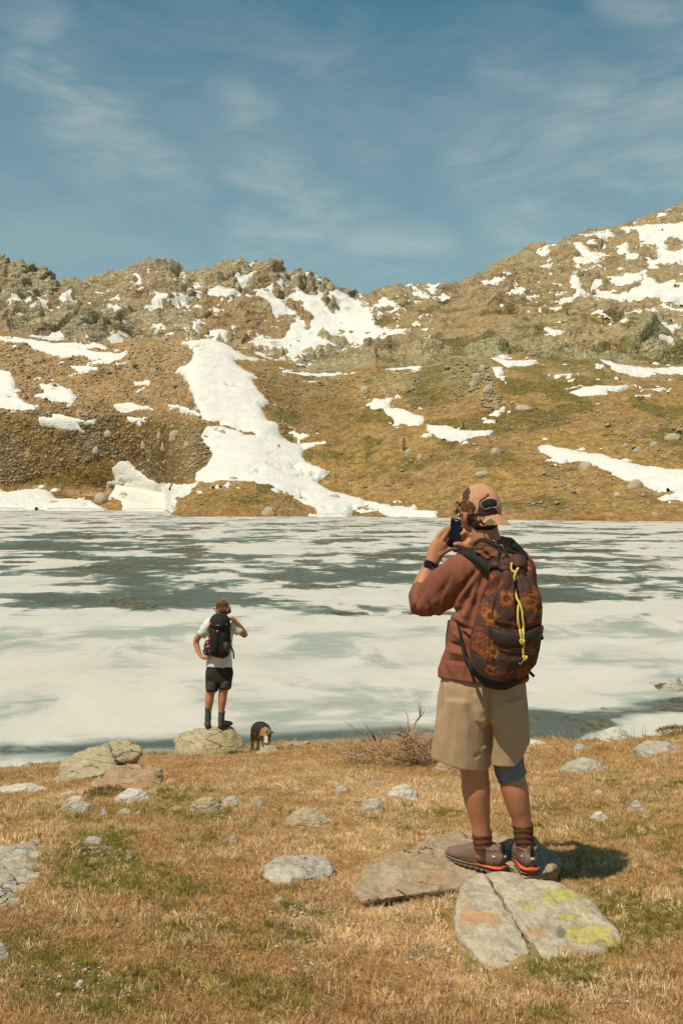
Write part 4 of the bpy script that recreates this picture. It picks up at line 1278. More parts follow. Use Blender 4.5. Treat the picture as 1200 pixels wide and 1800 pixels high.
# ================================================================ GRASS
def tuft_mesh(name, n, length, lean, seed, wid=0.0013, spread=0.022):
    rr = random.Random(seed)
    V, Fc = [], []
    for i in range(n):
        a = rr.uniform(0, 6.283)
        r = spread * math.sqrt(rr.random())
        bx, by = math.cos(a) * r, math.sin(a) * r
        L = length * rr.uniform(0.55, 1.15)
        ha = a + rr.gauss(0, 0.9)
        ln_ = lean * rr.uniform(0.4, 1.3)
        dx, dy = math.cos(ha), math.sin(ha)
        w = wid * rr.uniform(0.7, 1.3)
        sx, sy = -dy * w, dx * w
        if rr.random() < 0.5:
            sx, sy = dx * w, dy * w
        k = len(V)
        p1 = (bx + dx * L * 0.35 * ln_, by + dy * L * 0.35 * ln_, L * 0.5 * (1 - 0.35 * ln_))
        p2 = (bx + dx * L * 0.95 * ln_, by + dy * L * 0.95 * ln_, L * (1 - 0.72 * min(1.25, ln_)))
        V += [(bx - sx, by - sy, -0.008), (bx + sx, by + sy, -0.008), (p1[0] - sx * .8, p1[1] - sy * .8, p1[2]), (p1[0] + sx * .8, p1[1] + sy * .8, p1[2]), p2]
        Fc += [(k, k + 1, k + 3), (k, k + 3, k + 2), (k + 2, k + 3, k + 4)]
    me = bpy.data.meshes.new(name)
    me.from_pydata(V, [], Fc)
    me.shade_smooth()
    return me


def m_grass(N):
    c = N.attr('tint', 'INSTANCER')
    info = N.n('ShaderNodeObjectInfo')
    co = N.n('ShaderNodeNewGeometry')
    rn = co.outputs['Random Per Island']
    vm = N.n('ShaderNodeVectorMath', operation='SCALE')
    N.put(vm.inputs[0], c)
    N.put(vm.inputs['Scale'], N.rng(rn, 0, 1, 0.62, 1.42))
    dif = N.n('ShaderNodeBsdfDiffuse')
    N.put(dif.inputs[0], vm.outputs[0])
    tr = N.n('ShaderNodeBsdfTranslucent')
    N.put(tr.inputs[0], vm.outputs[0])
    mx = N.n('ShaderNodeMixShader')
    mx.inputs[0].default_value = 0.28
    N.t.links.new(dif.outputs[0], mx.inputs[1])
    N.t.links.new(tr.outputs[0], mx.inputs[2])
    out = N.n('ShaderNodeOutputMaterial')
    N.t.links.new(mx.outputs[0], out.inputs[0])


M_GRASS = material('grass_blades', m_grass)
tufts = []
for i, (n, L, le) in enumerate([(34, 0.042, 1.1), (36, 0.038, 1.25), (32, 0.052, 1.0), (34, 0.034, 1.2), (18, 0.046, 0.55), (14, 0.080, 0.75)]):
    me = tuft_mesh('tuft', n, L, le, 40 + i)
    me.materials.append(M_GRASS)
    tufts.append(bpy.data.objects.new('tuft', me))      # linked nowhere: only the grass below uses them


def build_grass():
    n = 104000
    u = NR.rand(n)
    a_, b_ = 2.35, 15.6
    pw = 0.25                                   # density falls with distance
    D = (a_ ** pw + u * (b_ ** pw - a_ ** pw)) ** (1 / pw)
    px = NR.rand(n) * 1960 - 380
    X = (px - 600) / F * D
    de = np.interp(px, _ex, _ed)
    ok = D < de + 0.15
    for (ex, ey, rx, ry) in EXCL:
        ok &= (((X - ex) / rx) ** 2 + ((D - ey) / ry) ** 2) > 1
    g, d, nn, n2 = green_at(X, D)
    ok &= NR.rand(n) > d * 0.75
    X, D, g, d, n2, nn = X[ok], D[ok], g[ok], d[ok], n2[ok], nn[ok]
    Z = ground_z(X, D)
    n = len(X)
    dry = lin(243, 212, 165)
    ora = lin(200, 157, 103)
    ol = lin(160, 142, 74)
    gr_ = lin(126, 142, 62)
    far = sstep(6.5, 12, D)[:, None]
    r = NR.rand(n)[:, None]
    col = dry * (1 - far) + (0.45 * dry + 0.55 * ora) * far
    q = np.clip(0.52 + 1.5 * n2 + 1.3 * fbm(xyz(X, D) * 0.9, 3, seed=66) + 0.4 * (r[:, 0] - 0.5), 0, 1)[:, None]
    col = col * q + (0.85 * ora + 0.15 * col) * (1 - q)
    gs = (NR.rand(n) < 0.72 * sstep(0.12, 0.75, g))[:, None]
    gcol_ = np.where((NR.rand(n)[:, None] < 0.06 + 0.20 * sstep(0.6, 1, g)[:, None] * (1 - far)), gr_, ol)
    col = np.where(gs, gcol_, col)
    col *= (0.85 + 0.3 * NR.rand(n))[:, None]
    kind = NR.randint(0, 4, n)
    kind = np.where(gs[:, 0] & (NR.rand(n) < 0.30), 4, kind)
    kind = np.where(NR.rand(n) < 0.012, 5, kind)
    scl = (0.55 + 0.55 * NR.rand(n)) * (1 + 0.35 * far[:, 0]) * (1 - 0.35 * g)
    scl = scl * (1 + 0.7 * np.clip(n2 + 0.5 * nn, -0.6, 1))
    wind = 2.3 + 1.2 * nn
    rot = wind + 2.5 * n2 + NR.randn(n) * 1.1
    me = bpy.data.meshes.new('grass_points')
    me.vertices.add(n)
    me.vertices.foreach_set('co', np.stack([X, D, Z], -1).astype(np.float32).ravel())
    a = me.attributes.new('tint', 'FLOAT_COLOR', 'POINT')
    a.data.foreach_set('color', np.concatenate([col, np.ones((n, 1))], 1).astype(np.float32).ravel())
    for nm, arr in (('scl', scl), ('rot', rot)):
        a = me.attributes.new(nm, 'FLOAT', 'POINT')
        a.data.foreach_set('value', arr.astype(np.float32))
    tl = me.attributes.new('tilt', 'FLOAT', 'POINT')
    tl.data.foreach_set('value', (NR.rand(n) * 0.75).astype(np.float32))
    a = me.attributes.new('kind', 'INT', 'POINT')
    a.data.foreach_set('value', kind.astype(np.int32))
    o = bpy.data.objects.new('grass', me)
    COL.objects.link(o)
    me.materials.append(M_GRASS)
    ng = bpy.data.node_groups.new('grass_scatter', 'GeometryNodeTree')
    ng.interface.new_socket('Geometry', in_out='INPUT', socket_type='NodeSocketGeometry')
    ng.interface.new_socket('Geometry', in_out='OUTPUT', socket_type='NodeSocketGeometry')
    T_ = ng.nodes
    gi, go = T_.new('NodeGroupInput'), T_.new('NodeGroupOutput')
    m2p = T_.new('GeometryNodeMeshToPoints')
    ng.links.new(gi.outputs[0], m2p.inputs[0])

    def at(nm, dt='FLOAT'):
        nd = T_.new('GeometryNodeInputNamedAttribute')
        nd.data_type = dt
        nd.inputs[0].default_value = nm
        return nd.outputs[0]
    gi2 = T_.new('GeometryNodeGeometryToInstance')
    for t in reversed(tufts):
        oi = T_.new('GeometryNodeObjectInfo')
        oi.inputs[0].default_value = t
        oi.transform_space = 'ORIGINAL'
        ng.links.new(oi.outputs['Geometry'], gi2.inputs[0])
    iop = T_.new('GeometryNodeInstanceOnPoints')
    ng.links.new(m2p.outputs[0], iop.inputs['Points'])
    ng.links.new(gi2.outputs[0], iop.inputs['Instance'])
    iop.inputs['Pick Instance'].default_value = True
    ng.links.new(at('kind', 'INT'), iop.inputs['Instance Index'])
    cr = T_.new('ShaderNodeCombineXYZ')
    ng.links.new(at('tilt'), cr.inputs[0])
    ng.links.new(at('rot'), cr.inputs[2])
    e2r = T_.new('FunctionNodeEulerToRotation')
    ng.links.new(cr.outputs[0], e2r.inputs[0])
    ng.links.new(e2r.outputs[0], iop.inputs['Rotation'])
    ng.links.new(at('scl'), iop.inputs['Scale'])
    ng.links.new(iop.outputs[0], go.inputs[0])
    md = o.modifiers.new('scatter', 'NODES')
    md.node_group = ng
    tag(o, 'short dry straw coloured grass with green patches on the bank', kind='stuff')


build_grass()

# ================================================================ STONES OF THE FAR SLOPE
far_stones = [
    (177, 884, 28, 17, 'rounded boulder on the far shore at the foot of the scree'),
    (95, 889, 26, 9, 'flat boulder lying in the snow bank of the far left shore'),
    (410, 844, 20, 6, 'reddish flat boulder on the snow above the brown mound'),
    (472, 906, 30, 14, 'boulder at the waterline in front of the brown mound'),
    (587, 880, 28, 12, 'boulder on the snow right of the brown mound'),
    (305, 770, 26, 13, 'pale block at the top of the dark boulder slope'),
    (279, 768, 16, 9, 'squat block just left of the pale block on the boulder slope'),
    (252, 785, 14, 10, 'stout block low in the middle of the boulder slope'),
    (287, 787, 12, 12, 'tall narrow block below the pale block on the boulder slope'),
    (170, 793, 16, 9, 'single pale block on the left part of the boulder slope'),
    (218, 875, 20, 9, 'boulder in the snow bay beside the brown scree'),
    (140, 727, 18, 7, 'dark topped block above the stepped snow patch on the left'),
    (192, 765, 18, 8, 'brown block just under the crest of the boulder slope'),
    (327, 785, 16, 8, 'block near the right end of the boulder slope'),
    (390, 764, 16, 7, 'lonely stone poking out of the upper snow tongue'),
    (490, 794, 9, 14, 'small upright stone on the lower snow tongue'),
    (1028, 825, 30, 13, 'pale boulder resting on the slanting snow strip'),
    (1115, 857, 34, 14, 'big flat boulder under the slanting snow strip'),
    (1182, 772, 36, 9, 'wide pale block on the grassy slope near the right edge'),
    (1150, 786, 20, 9, 'pale block left of the wide one near the right edge'),
    (837, 670, 20, 14, 'dark sided block at the top of the boulder pile'),
    (830, 680, 18, 10, 'broad block in the boulder pile on the right slope'),
    (858, 690, 24, 11, 'lowest light block of the boulder pile on the right slope'),
    (848, 650, 18, 9, 'upper light block above the boulder pile'),
    (920, 720, 40, 8, 'long flat outcrop on the slope right of the boulder pile'),
    (850, 836, 34, 6, 'low pale outcrop on the slope just above the cap'),
    (737, 806, 18, 8, 'pale stone in the brown slope left of the cap'),
    (717, 797, 18, 9, 'greenish stone by the little larch on the brown slope'),
    (870, 797, 24, 10, 'reddish block on the slope above right of the cap'),
    (1120, 795, 22, 9, 'reddish block halfway along the slope on the right'),
    (1085, 872, 20, 7, 'low stone near the far right shore'),
    (1150, 906, 14, 7, 'small stone at the far right waterline'),
    (1090, 690, 22, 6, 'dark flat stone at the end of the right snow strip'),
    (1100, 785, 16, 6, 'small stone left of the reddish block on the right slope'),
    (640, 690, 20, 12, 'light outcrop beside the small snow patches in the middle'),
]
for i, (x, y, w, h, lab) in enumerate(far_stones):
    p, r, c = slope_at(x, y)
    k = p[1] / F
    W, H = w * k, h * k
    rr = random.Random(500 + i)
    pts = []
    for j in range(22):
        a = rr.uniform(0, 6.283)
        lev = rr.choice([0.0, 0.5, 0.85, 1.0])
        rad = (1 - 0.55 * lev ** 2) * rr.uniform(0.8, 1.0)
        pts.append((p[0] + math.cos(a) * rad * W / 2, p[1] + math.sin(a) * rad * W * 0.35, p[2] + H * lev * rr.uniform(0.85, 1.0)))
    for j in range(6):
        a = j * 1.047
        pts.append((p[0] + math.cos(a) * W * 0.42, p[1] + math.sin(a) * W * 0.3, p[2] - H * 0.4 - 0.3))
    o = hull_rock('boulder', pts, MR['plain'], seg=W / 7, amp=0.03 * W, seed=40 + i, passes=3)
    tag(o, lab, 'boulder')


def scatter_far():
    """the countless smaller stones of scree and slope, one mesh"""
    V, Fc, Cl = [], [], []
    fld = [([(0, 720), (250, 735), (440, 770), (360, 840), (250, 840), (190, 800), (0, 860)], 3600, 2.3, 0.8),
           ([(0, 600), (200, 612), (335, 600), (330, 700), (430, 750), (250, 730), (0, 715)], 3200, 1.7, 0.5),
           ([(-300, 600), (0, 600), (0, 870), (-300, 870)], 900, 2.0, 0.6),
           ([(450, 640), (520, 670), (560, 760), (500, 760), (460, 700)], 500, 1.6, 0.5),
           ([(785, 640), (850, 630), (870, 690), (905, 715), (860, 722), (800, 690)], 190, 3.0, 1.2),
           ([(560, 700), (1210, 690), (1210, 905), (780, 905), (600, 860)], 3200, 1.35, 0.45),
           ([(560, 640), (760, 650), (760, 720), (560, 720)], 420, 1.8, 0.7),
           ([(1050, 740), (1210, 740), (1210, 800), (1060, 800)], 160, 2.6, 1.0),
           ([(960, 810), (1210, 870), (1210, 900), (930, 890)], 200, 2.4, 0.8),
           ([(310, 860), (400, 852), (470, 858), (540, 890), (540, 906), (310, 904)], 380, 1.4, 0.5),
           ([(1200, 600), (1500, 600), (1500, 900), (1200, 900)], 700, 1.8, 0.6)]
    for pl, n, sz, sv in fld:
        P = np.array(pl, float)
        x0, y0 = P.min(0); x1, y1_ = P.max(0)
        done = 0
        tries = 0
        while done < n and tries < n * 6:
            tries += 1
            x, y = RND.uniform(x0, x1), RND.uniform(y0, y1_)
            if poly_sd(pl, np.array([x]), np.array([y]))[0] < -4 * RND.random():
                continue
            p, r, c = slope_at(x, y)
            if TG[r, c] > 5.1 or TG[r, c] < 1.02:
                continue
            if snow_m[r, c] > 0.5 and RND.random() > 0.012:
                continue
            cl = 0.5 + 0.5 * math.tanh(3 * float(n_mid[r, c]))
            if RND.random() > 0.25 + 0.9 * cl:
                continue
            k = p[1] / F
            s = k * sz * math.exp(RND.gauss(0, 0.42)) * 0.85
            if RND.random() < 0.03:
                s *= 1.7
            done += 1
            a = RND.uniform(0, 6.28)
            e = (RND.uniform(0.7, 1.4), RND.uniform(0.6, 1.1), RND.uniform(0.4, 0.95))
            k0 = len(V)
            ca, sa = math.cos(a), math.sin(a)
            for v in ico:
                j = RND.uniform(0.75, 1.2)
                x_, y_, z_ = v[0] * e[0] * j, v[1] * e[1] * j, v[2] * e[2]
                V.append((p[0] + s * (x_ * ca - y_ * sa), p[1] + s * (x_ * sa + y_ * ca), p[2] + s * (z_ + 0.25)))
            Fc.extend([(f[0] + k0, f[1] + k0, f[2] + k0) for f in icf])
            t = RND.uniform(0.72, 1.12)
            base = (0.44 * t, 0.365 * t, 0.24 * t) if x > 460 or RND.random() < 0.45 else (0.35 * t, 0.265 * t, 0.165 * t)
            Cl += [base] * 7
    o = mesh_obj('scree', np.array(V), np.array(Fc), M_GRAV, smooth=False, colors=np.array(Cl))
    tag(o, 'countless small stones of the scree and the brown slopes', kind='stuff')


scatter_far()


# --- dark juniper cushions on the slope, far larches
def scatter_scrub():
    V, Fc, Cl = [], [], []
    spots = [(280, 818, 30, 9, 14), (250, 905, 0, 0, 0), (245, 875, 30, 5, 8), (60, 815, 60, 30, 26), (130, 845, 60, 22, 22), (440, 884, 26, 5, 16), (355, 878, 20, 7, 8), (400, 866, 20, 5, 8), (700, 705, 50, 14, 20), (740, 660, 60, 18, 40),
             (800, 640, 40, 8, 18), (1030, 760, 60, 12, 12), (1080, 770, 24, 6, 8), (1100, 710, 60, 10, 14), (980, 740, 50, 10, 12), (1060, 790, 60, 14, 12), (1150, 758, 40, 8, 12), (950, 855, 80, 30, 20), (1130, 805, 50, 6, 6),
             (800, 800, 70, 30, 16), (700, 830, 60, 30, 12), (600, 680, 50, 25, 20), (1040, 630, 50, 12, 26), (960, 640, 40, 10, 12), (540, 700, 50, 40, 26), (650, 790, 60, 20, 12), (880, 760, 60, 20, 14), (250, 660, 120, 30, 30), (100, 640, 80, 20, 16),
             (870, 590, 80, 10, 18), (1150, 690, 60, 20, 18), (960, 890, 120, 8, 12), (300, 620, 80, 15, 12)]
    for (cx_, cy_, rx, ry, n) in spots:
        for _ in range(n):
            x, y = RND.gauss(cx_, rx * 0.6), RND.gauss(cy_, ry * 0.6)
            p, r, c = slope_at(x, y)
            if snow_m[r, c] > -1 or TG[r, c] < 1.05:
                continue
            k = p[1] / F
            s = k * RND.uniform(2.5, 7.5)
            for _b in range(RND.randint(30, 55)):
                a, q = RND.uniform(0, 6.28), math.sqrt(RND.random())
                ox, oy = math.cos(a) * q * s * 1.5, math.sin(a) * q * s * 0.9
                hz = s * 0.34 * (1 - q * q) + RND.uniform(0, 0.10) * s
                w = s * RND.uniform(0.10, 0.22)
                d1 = Vector((RND.gauss(0, 1), RND.gauss(0, 1), RND.gauss(0.4, 0.6))).normalized() * w
                d2 = Vector((RND.gauss(0, 1), RND.gauss(0, 1), RND.gauss(0.4, 0.6))).normalized() * w
                b = Vector((p[0] + ox, p[1] + oy, p[2] + hz + oy * 0.35))
                k0 = len(V)
                V += [tuple(b), tuple(b + d1), tuple(b + d2)]
                Fc.append((k0, k0 + 1, k0 + 2))
                t = RND.uniform(0.7, 1.3)
                Cl += [(0.105 * t, 0.098 * t, 0.030 * t)] * 3
    o = mesh_obj('scrub', np.array(V), np.array(Fc), M_GRAV, smooth=False, colors=np.array(Cl))
    tag(o, 'low dark green juniper cushions scattered over the brown slopes', kind='stuff')


scatter_scrub()


def m_bark(N):
    co = N.coord('Object')
    n = N.noise(co, 60, 4, 0.7)
    N.bsdf(N.mix(N.rng(n, 0.35, 0.65), (0.13, 0.075, 0.045), (0.27, 0.17, 0.11)), 0.9, N.bump(n, 0.6, 0.003), 0.15)


M_BARK = material('weathered_bark', m_bark)
M_LARCH = material('larch_needles', lambda N: N.bsdf((0.20, 0.19, 0.055), 0.9, None, 0.1))


def tubes(paths, n=6):
    """paths: list of (points, radii); returns one mesh's V,F"""
    V, Fc = [], []
    for pts, rad in paths:
        pts = [Vector(p) for p in pts]
        k0 = len(V)
        for i, p in enumerate(pts):
            t = (pts[min(i + 1, len(pts) - 1)] - pts[max(i - 1, 0)]).normalized()
            a = t.orthogonal().normalized() if i == 0 else (a - t * a.dot(t)).normalized()
            b = t.cross(a)
            r = rad[i] if isinstance(rad, (list, tuple)) else rad
            for j in range(n):
                q = 6.2832 * j / n
                V.append(tuple(p + (a * math.cos(q) + b * math.sin(q)) * r))
        for i in range(len(pts) - 1):
            for j in range(n):
                Fc.append((k0 + i * n + j, k0 + i * n + (j + 1) % n, k0 + (i + 1) * n + (j + 1) % n, k0 + (i + 1) * n + j))
        Fc.append(tuple(k0 + j for j in reversed(range(n))))
        Fc.append(tuple(k0 + (len(pts) - 1) * n + j for j in range(n)))
    return V, Fc


for i, (x, y, h, lab) in enumerate([(202, 660, 20, 'thin bare larch alone on the left scree slope'), (709, 792, 26, 'pale green little larch on the brown slope in the middle'),
                                    (814, 757, 14, 'tiny larch on the slope right of the small snow strip')]):
    p, r, c = slope_at(x, y)
    k = p[1] / F
    H = h * k
    root = empty('larch_tree', p)
    tag(root, lab, 'tree')
    base = Vector(p) - Vector((0, 0, 0.3))
    br = [([base, base + Vector((0, 0, H * 0.5)), base + Vector((0.05, 0, H))], [0.10, 0.07, 0.02])]
    V, Fc = [], []
    for j in range(46):
        t = 0.18 + 0.8 * (j / 46)
        a = j * 2.4
        L = H * 0.24 * (1.05 - t)
        s = base + Vector((0, 0, H * t))
        e = s + Vector((math.cos(a) * L, math.sin(a) * L, L * 0.25))
        br.append(([s, e], [0.035, 0.012]))
        for q in range(10 if i != 0 else 4):
            m = s.lerp(e, RND.uniform(0.2, 1))
            d1 = Vector((RND.gauss(0, 1), RND.gauss(0, 1), RND.gauss(0, 1))).normalized() * 0.16
            d2 = Vector((RND.gauss(0, 1), RND.gauss(0, 1), RND.gauss(0, 1))).normalized() * 0.16
            k0 = len(V)
            V += [tuple(m), tuple(m + d1), tuple(m + d2)]
            Fc.append((k0, k0 + 1, k0 + 2))
    tv, tf = tubes(br, 5)
    mesh_obj('trunk', tv, tf, M_BARK, root)
    mesh_obj('crown', V, Fc, M_LARCH, root, smooth=False)

# --- the dry twisted shrub on the bank edge
M_TWIG = material('reddish_twigs', lambda N: N.bsdf(N.mix(N.rng(N.noise(N.coord('Object'), 9, 3, 0.6), 0.4, 0.6), (0.44, 0.23, 0.11), (0.56, 0.40, 0.24)), 0.85, None, 0.15))
M_DEADW = material('bleached_wood', lambda N: N.bsdf(N.mix(N.rng(N.noise(N.coord('Object'), 14, 3, 0.6), 0.4, 0.6), (0.42, 0.32, 0.22), (0.22, 0.13, 0.08)), 0.85, None, 0.15))
sb = ground_at(718, 1345)
bush = empty('dry_shrub', sb)
tag(bush, 'dry reddish twisted shrub on the bank edge beside the beige shorts', 'shrub')
DB = sb.y


def SP(px, py, dd=0.0):
    return PX(px, py, DB + dd)


limbs = [([SP(742, 1345), SP(744, 1322, .1), SP(734, 1306, .1), SP(720, 1297, 0)], [0.026, 0.022, 0.018, 0.010]),
         ([SP(742, 1345), SP(725, 1330, -.1), SP(712, 1318, -.1), SP(719, 1300, 0), SP(722, 1290, 0), SP(730, 1270, .05), SP(738, 1258, .05), (SP(741, 1245, .05)), SP(738, 1232, .05)], [0.018, .015, .013, .013, .010, .007, .005, .004, .002]),
         ([SP(733, 1266, .05), SP(742, 1256, .05), SP(747, 1246, .1)], [0.007, 0.005, 0.002]),
         ([SP(738, 1258, .05), SP(736, 1236, .05), SP(727, 1232, .05)], [0.006, 0.004, 0.002]),
         ([SP(720, 1300), SP(700, 1290, -.1), SP(690, 1288, -.1)], [0.018, 0.012, 0.006]),
         ([SP(700, 1340), SP(672, 1318, -.1), SP(650, 1300, -.1), SP(618, 1277, -.1), SP(603, 1266, -.1)], [0.009, .007, .005, .004, .002]),
         ([SP(660, 1302), SP(652, 1286), SP(643, 1276), SP(638, 1270)], [.010, .007, .005, .002]),
         ([SP(668, 1305), SP(673, 1290), SP(668, 1285)], [.008, .005, .002]),
         ([SP(710, 1310), SP(718, 1285, .1), (SP(716, 1258, .1)), SP(709, 1245, .1)], [.008, .006, .004, .002]),
         ([SP(725, 1300), SP(706, 1282), SP(698, 1268)], [.007, .005, .002])]
lv, lf = tubes(limbs, 7)
mesh_obj('branch', lv, lf, M_DEADW, bush)
tw = []
rr = random.Random(77)
for i in range(560):
    if i < 330:
        x0, y0 = rr.uniform(615, 750), rr.uniform(1318, 1352)
        ang = rr.gauss(2.75 if x0 < 690 else 2.2, 0.42)
        y0 = min(y0, 1352 - (700 - x0) * 0.12) if x0 < 700 else y0
    else:
        x0, y0 = rr.uniform(700, 758), rr.uniform(1295, 1350)
        ang = rr.uniform(0.3, 2.9)
    L = rr.uniform(14, 46)
    dd0 = rr.uniform(-0.35, 0.35)
    pts = [SP(x0, y0, dd0)]
    x, y, dd_ = x0, y0, dd0
    for s in range(4):
        ang += rr.gauss(0, 0.22)
        x += math.cos(ang) * L / 4
        y -= abs(math.sin(ang)) * L / 4 * 0.75
        dd_ += rr.gauss(0, 0.04)
        pts.append(SP(x, y, dd_))
    r0 = rr.uniform(0.0025, 0.0055)
    tw.append((pts, [r0, r0 * .85, r0 * .7, r0 * .5, r0 * .3]))
tv, tf = tubes(tw, 4)
o = mesh_obj('twigs', tv, tf, M_TWIG, bush)
o['kind'] = 'stuff'
# tall dry stalks along the bank edge
st_, rr = [], random.Random(5)
for i in range(260):
    px_ = rr.choice([rr.uniform(600, 760), rr.uniform(600, 760), rr.uniform(250, 300), rr.uniform(930, 1200), rr.uniform(0, 1200)])
    g = ground_at(px_, 1296 if px_ > 500 else 1330)
    h = rr.uniform(0.05, 0.16)
    st_.append(([g, g + Vector((rr.gauss(0, .02), rr.gauss(0, .02), h * .6)), g + Vector((rr.gauss(0, .04), rr.gauss(0, .04), h))], [0.0022, 0.0017, 0.0008]))
tv, tf = tubes(st_, 4)
o = mesh_obj('dry_stalks', tv, tf, material('straw_stalk', lambda N: N.bsdf((0.48, 0.36, 0.19), 0.9, None, 0.1)))
tag(o, 'thin pale dry stalks standing along the bank edge', kind='stuff')
# low heather cushion on the edge at right
hv, hf, hc = [], [], []
for c0, n_, s_ in ((PX(1192, 1288, 10.6), 900, 0.16), (PX(1060, 1290, 11.4), 0, 0.1), (PX(345, 1322, 14.2), 500, 0.18), (PX(395, 1324, 14.0), 700, 0.22), (ground_at(190, 1398), 400, 0.12)):
    for i in range(n_):
        a, q = RND.uniform(0, 6.28), math.sqrt(RND.random())
        b = c0 + Vector((math.cos(a) * q * s_ * 1.5, math.sin(a) * q * s_, s_ * 0.42 * (1 - q * q) * RND.uniform(0.5, 1)))
        d1 = Vector((RND.gauss(0, .5), RND.gauss(0, .5), 1)).normalized() * RND.uniform(.02, .05)
        d2 = Vector((RND.gauss(0, 1), RND.gauss(0, 1), 0)).normalized() * 0.008
        k0 = len(hv)
        hv += [tuple(b), tuple(b + d2), tuple(b + d1)]
        hf.append((k0, k0 + 1, k0 + 2))
        t = RND.uniform(0.6, 1.4)
        hc += [(0.21 * t, 0.155 * t, 0.05 * t)] * 3
o = mesh_obj('moss_cushions', np.array(hv), np.array(hf), M_GRAV, smooth=False, colors=np.array(hc))
tag(o, 'olive moss and heather cushions on the bank edge', kind='stuff')

# ================================================================ TOOLS FOR FIGURES
from mathutils.bvhtree import BVHTree


def crom(A, sub):
    A = np.asarray(A, float)
    if len(A) < 3 or sub < 2:
        return A
    P = np.vstack([2 * A[0] - A[1], A, 2 * A[-1] - A[-2]])
    out = []
    for i in range(1, len(P) - 2):
        for k in range(sub):
            t = k / sub
            p0, p1, p2, p3 = P[i - 1:i + 3]
            out.append(0.5 * (2 * p1 + (p2 - p0) * t + (2 * p0 - 5 * p1 + 4 * p2 - p3) * t * t + (3 * p1 - p0 - 3 * p2 + p3) * t ** 3))
    out.append(P[-2])
    return np.array(out)


def limb(rows, side=(1, 0, 0), n=20, sub=4, cap=(0.5, 0.5)):
    """rows: (x, y, z, ra, rb) in metres; ra along 'side', rb across. Closed lofted solid."""
    A = crom([(r + (r[3],))[:5] if len(r) == 4 else r for r in rows], sub)
    P, ra, rb = A[:, :3], np.maximum(A[:, 3], 1e-4), np.maximum(A[:, 4], 1e-4)
    T_ = np.gradient(P, axis=0)
    T_ /= np.linalg.norm(T_, axis=1, keepdims=True) + 1e-9
    s0 = np.array(side, float)
    rings = []

    def ring(p, t, a, b):
        s = s0 - t * (s0 @ t)
        s /= np.linalg.norm(s)
        u = np.cross(t, s)
        th = np.arange(n) * 2 * np.pi / n
        return p + np.outer(np.cos(th) * a, s) + np.outer(np.sin(th) * b, u)
    for e, c in ((0, cap[0]),):
        if c:
            m = min(ra[0], rb[0]) * c
            rings += [ring(P[0] - T_[0] * m, T_[0], ra[0] * .45, rb[0] * .45), ring(P[0] - T_[0] * m * .6, T_[0], ra[0] * .82, rb[0] * .82)]
    rings += [ring(P[i], T_[i], ra[i], rb[i]) for i in range(len(P))]
    c = cap[1]
    if c:
        m = min(ra[-1], rb[-1]) * c
        rings += [ring(P[-1] + T_[-1] * m * .6, T_[-1], ra[-1] * .82, rb[-1] * .82), ring(P[-1] + T_[-1] * m, T_[-1], ra[-1] * .45, rb[-1] * .45)]
    V = np.vstack(rings)
    F_ = []
    for i in range(len(rings) - 1):
        for j in range(n):
            F_.append((i * n + j, i * n + (j + 1) % n, (i + 1) * n + (j + 1) % n, (i + 1) * n + j))
    F_.append(tuple(range(n))[::-1])
    F_.append(tuple((len(rings) - 1) * n + j for j in range(n)))
    return V, F_


def ellip(c, r, yaw=0.0, tilt=0.0, n=20, m=14):
    V = [(0, 0, 1)]
    for i in range(1, m):
        ph = math.pi * i / m
        for j in range(n):
            V.append((math.sin(ph) * math.cos(6.28319 * j / n), math.sin(ph) * math.sin(6.28319 * j / n), math.cos(ph)))
    V.append((0, 0, -1))
    V = np.array(V) * np.array(r)
    R_ = np.array((Matrix.Rotation(yaw, 3, 'Z') @ Matrix.Rotation(tilt, 3, 'X')))
    V = V @ R_.T + np.array(c)
    F_ = [(0, 1 + j, 1 + (j + 1) % n) for j in range(n)]
    for i in range(m - 2):
        for j in range(n):
            F_.append((1 + i * n + j, 1 + (i + 1) * n + j, 1 + (i + 1) * n + (j + 1) % n, 1 + i * n + (j + 1) % n))
    k = 1 + (m - 1) * n
    F_ += [(k - n + (j + 1) % n, k - n + j, k) for j in range(n)]
    return V, F_


def join(parts):
    V, F_, k = [], [], 0
    for v, f in parts:
        V.append(np.asarray(v))
        F_ += [tuple(i + k for i in q) for q in f]
        k += len(v)
    return np.vstack(V), F_


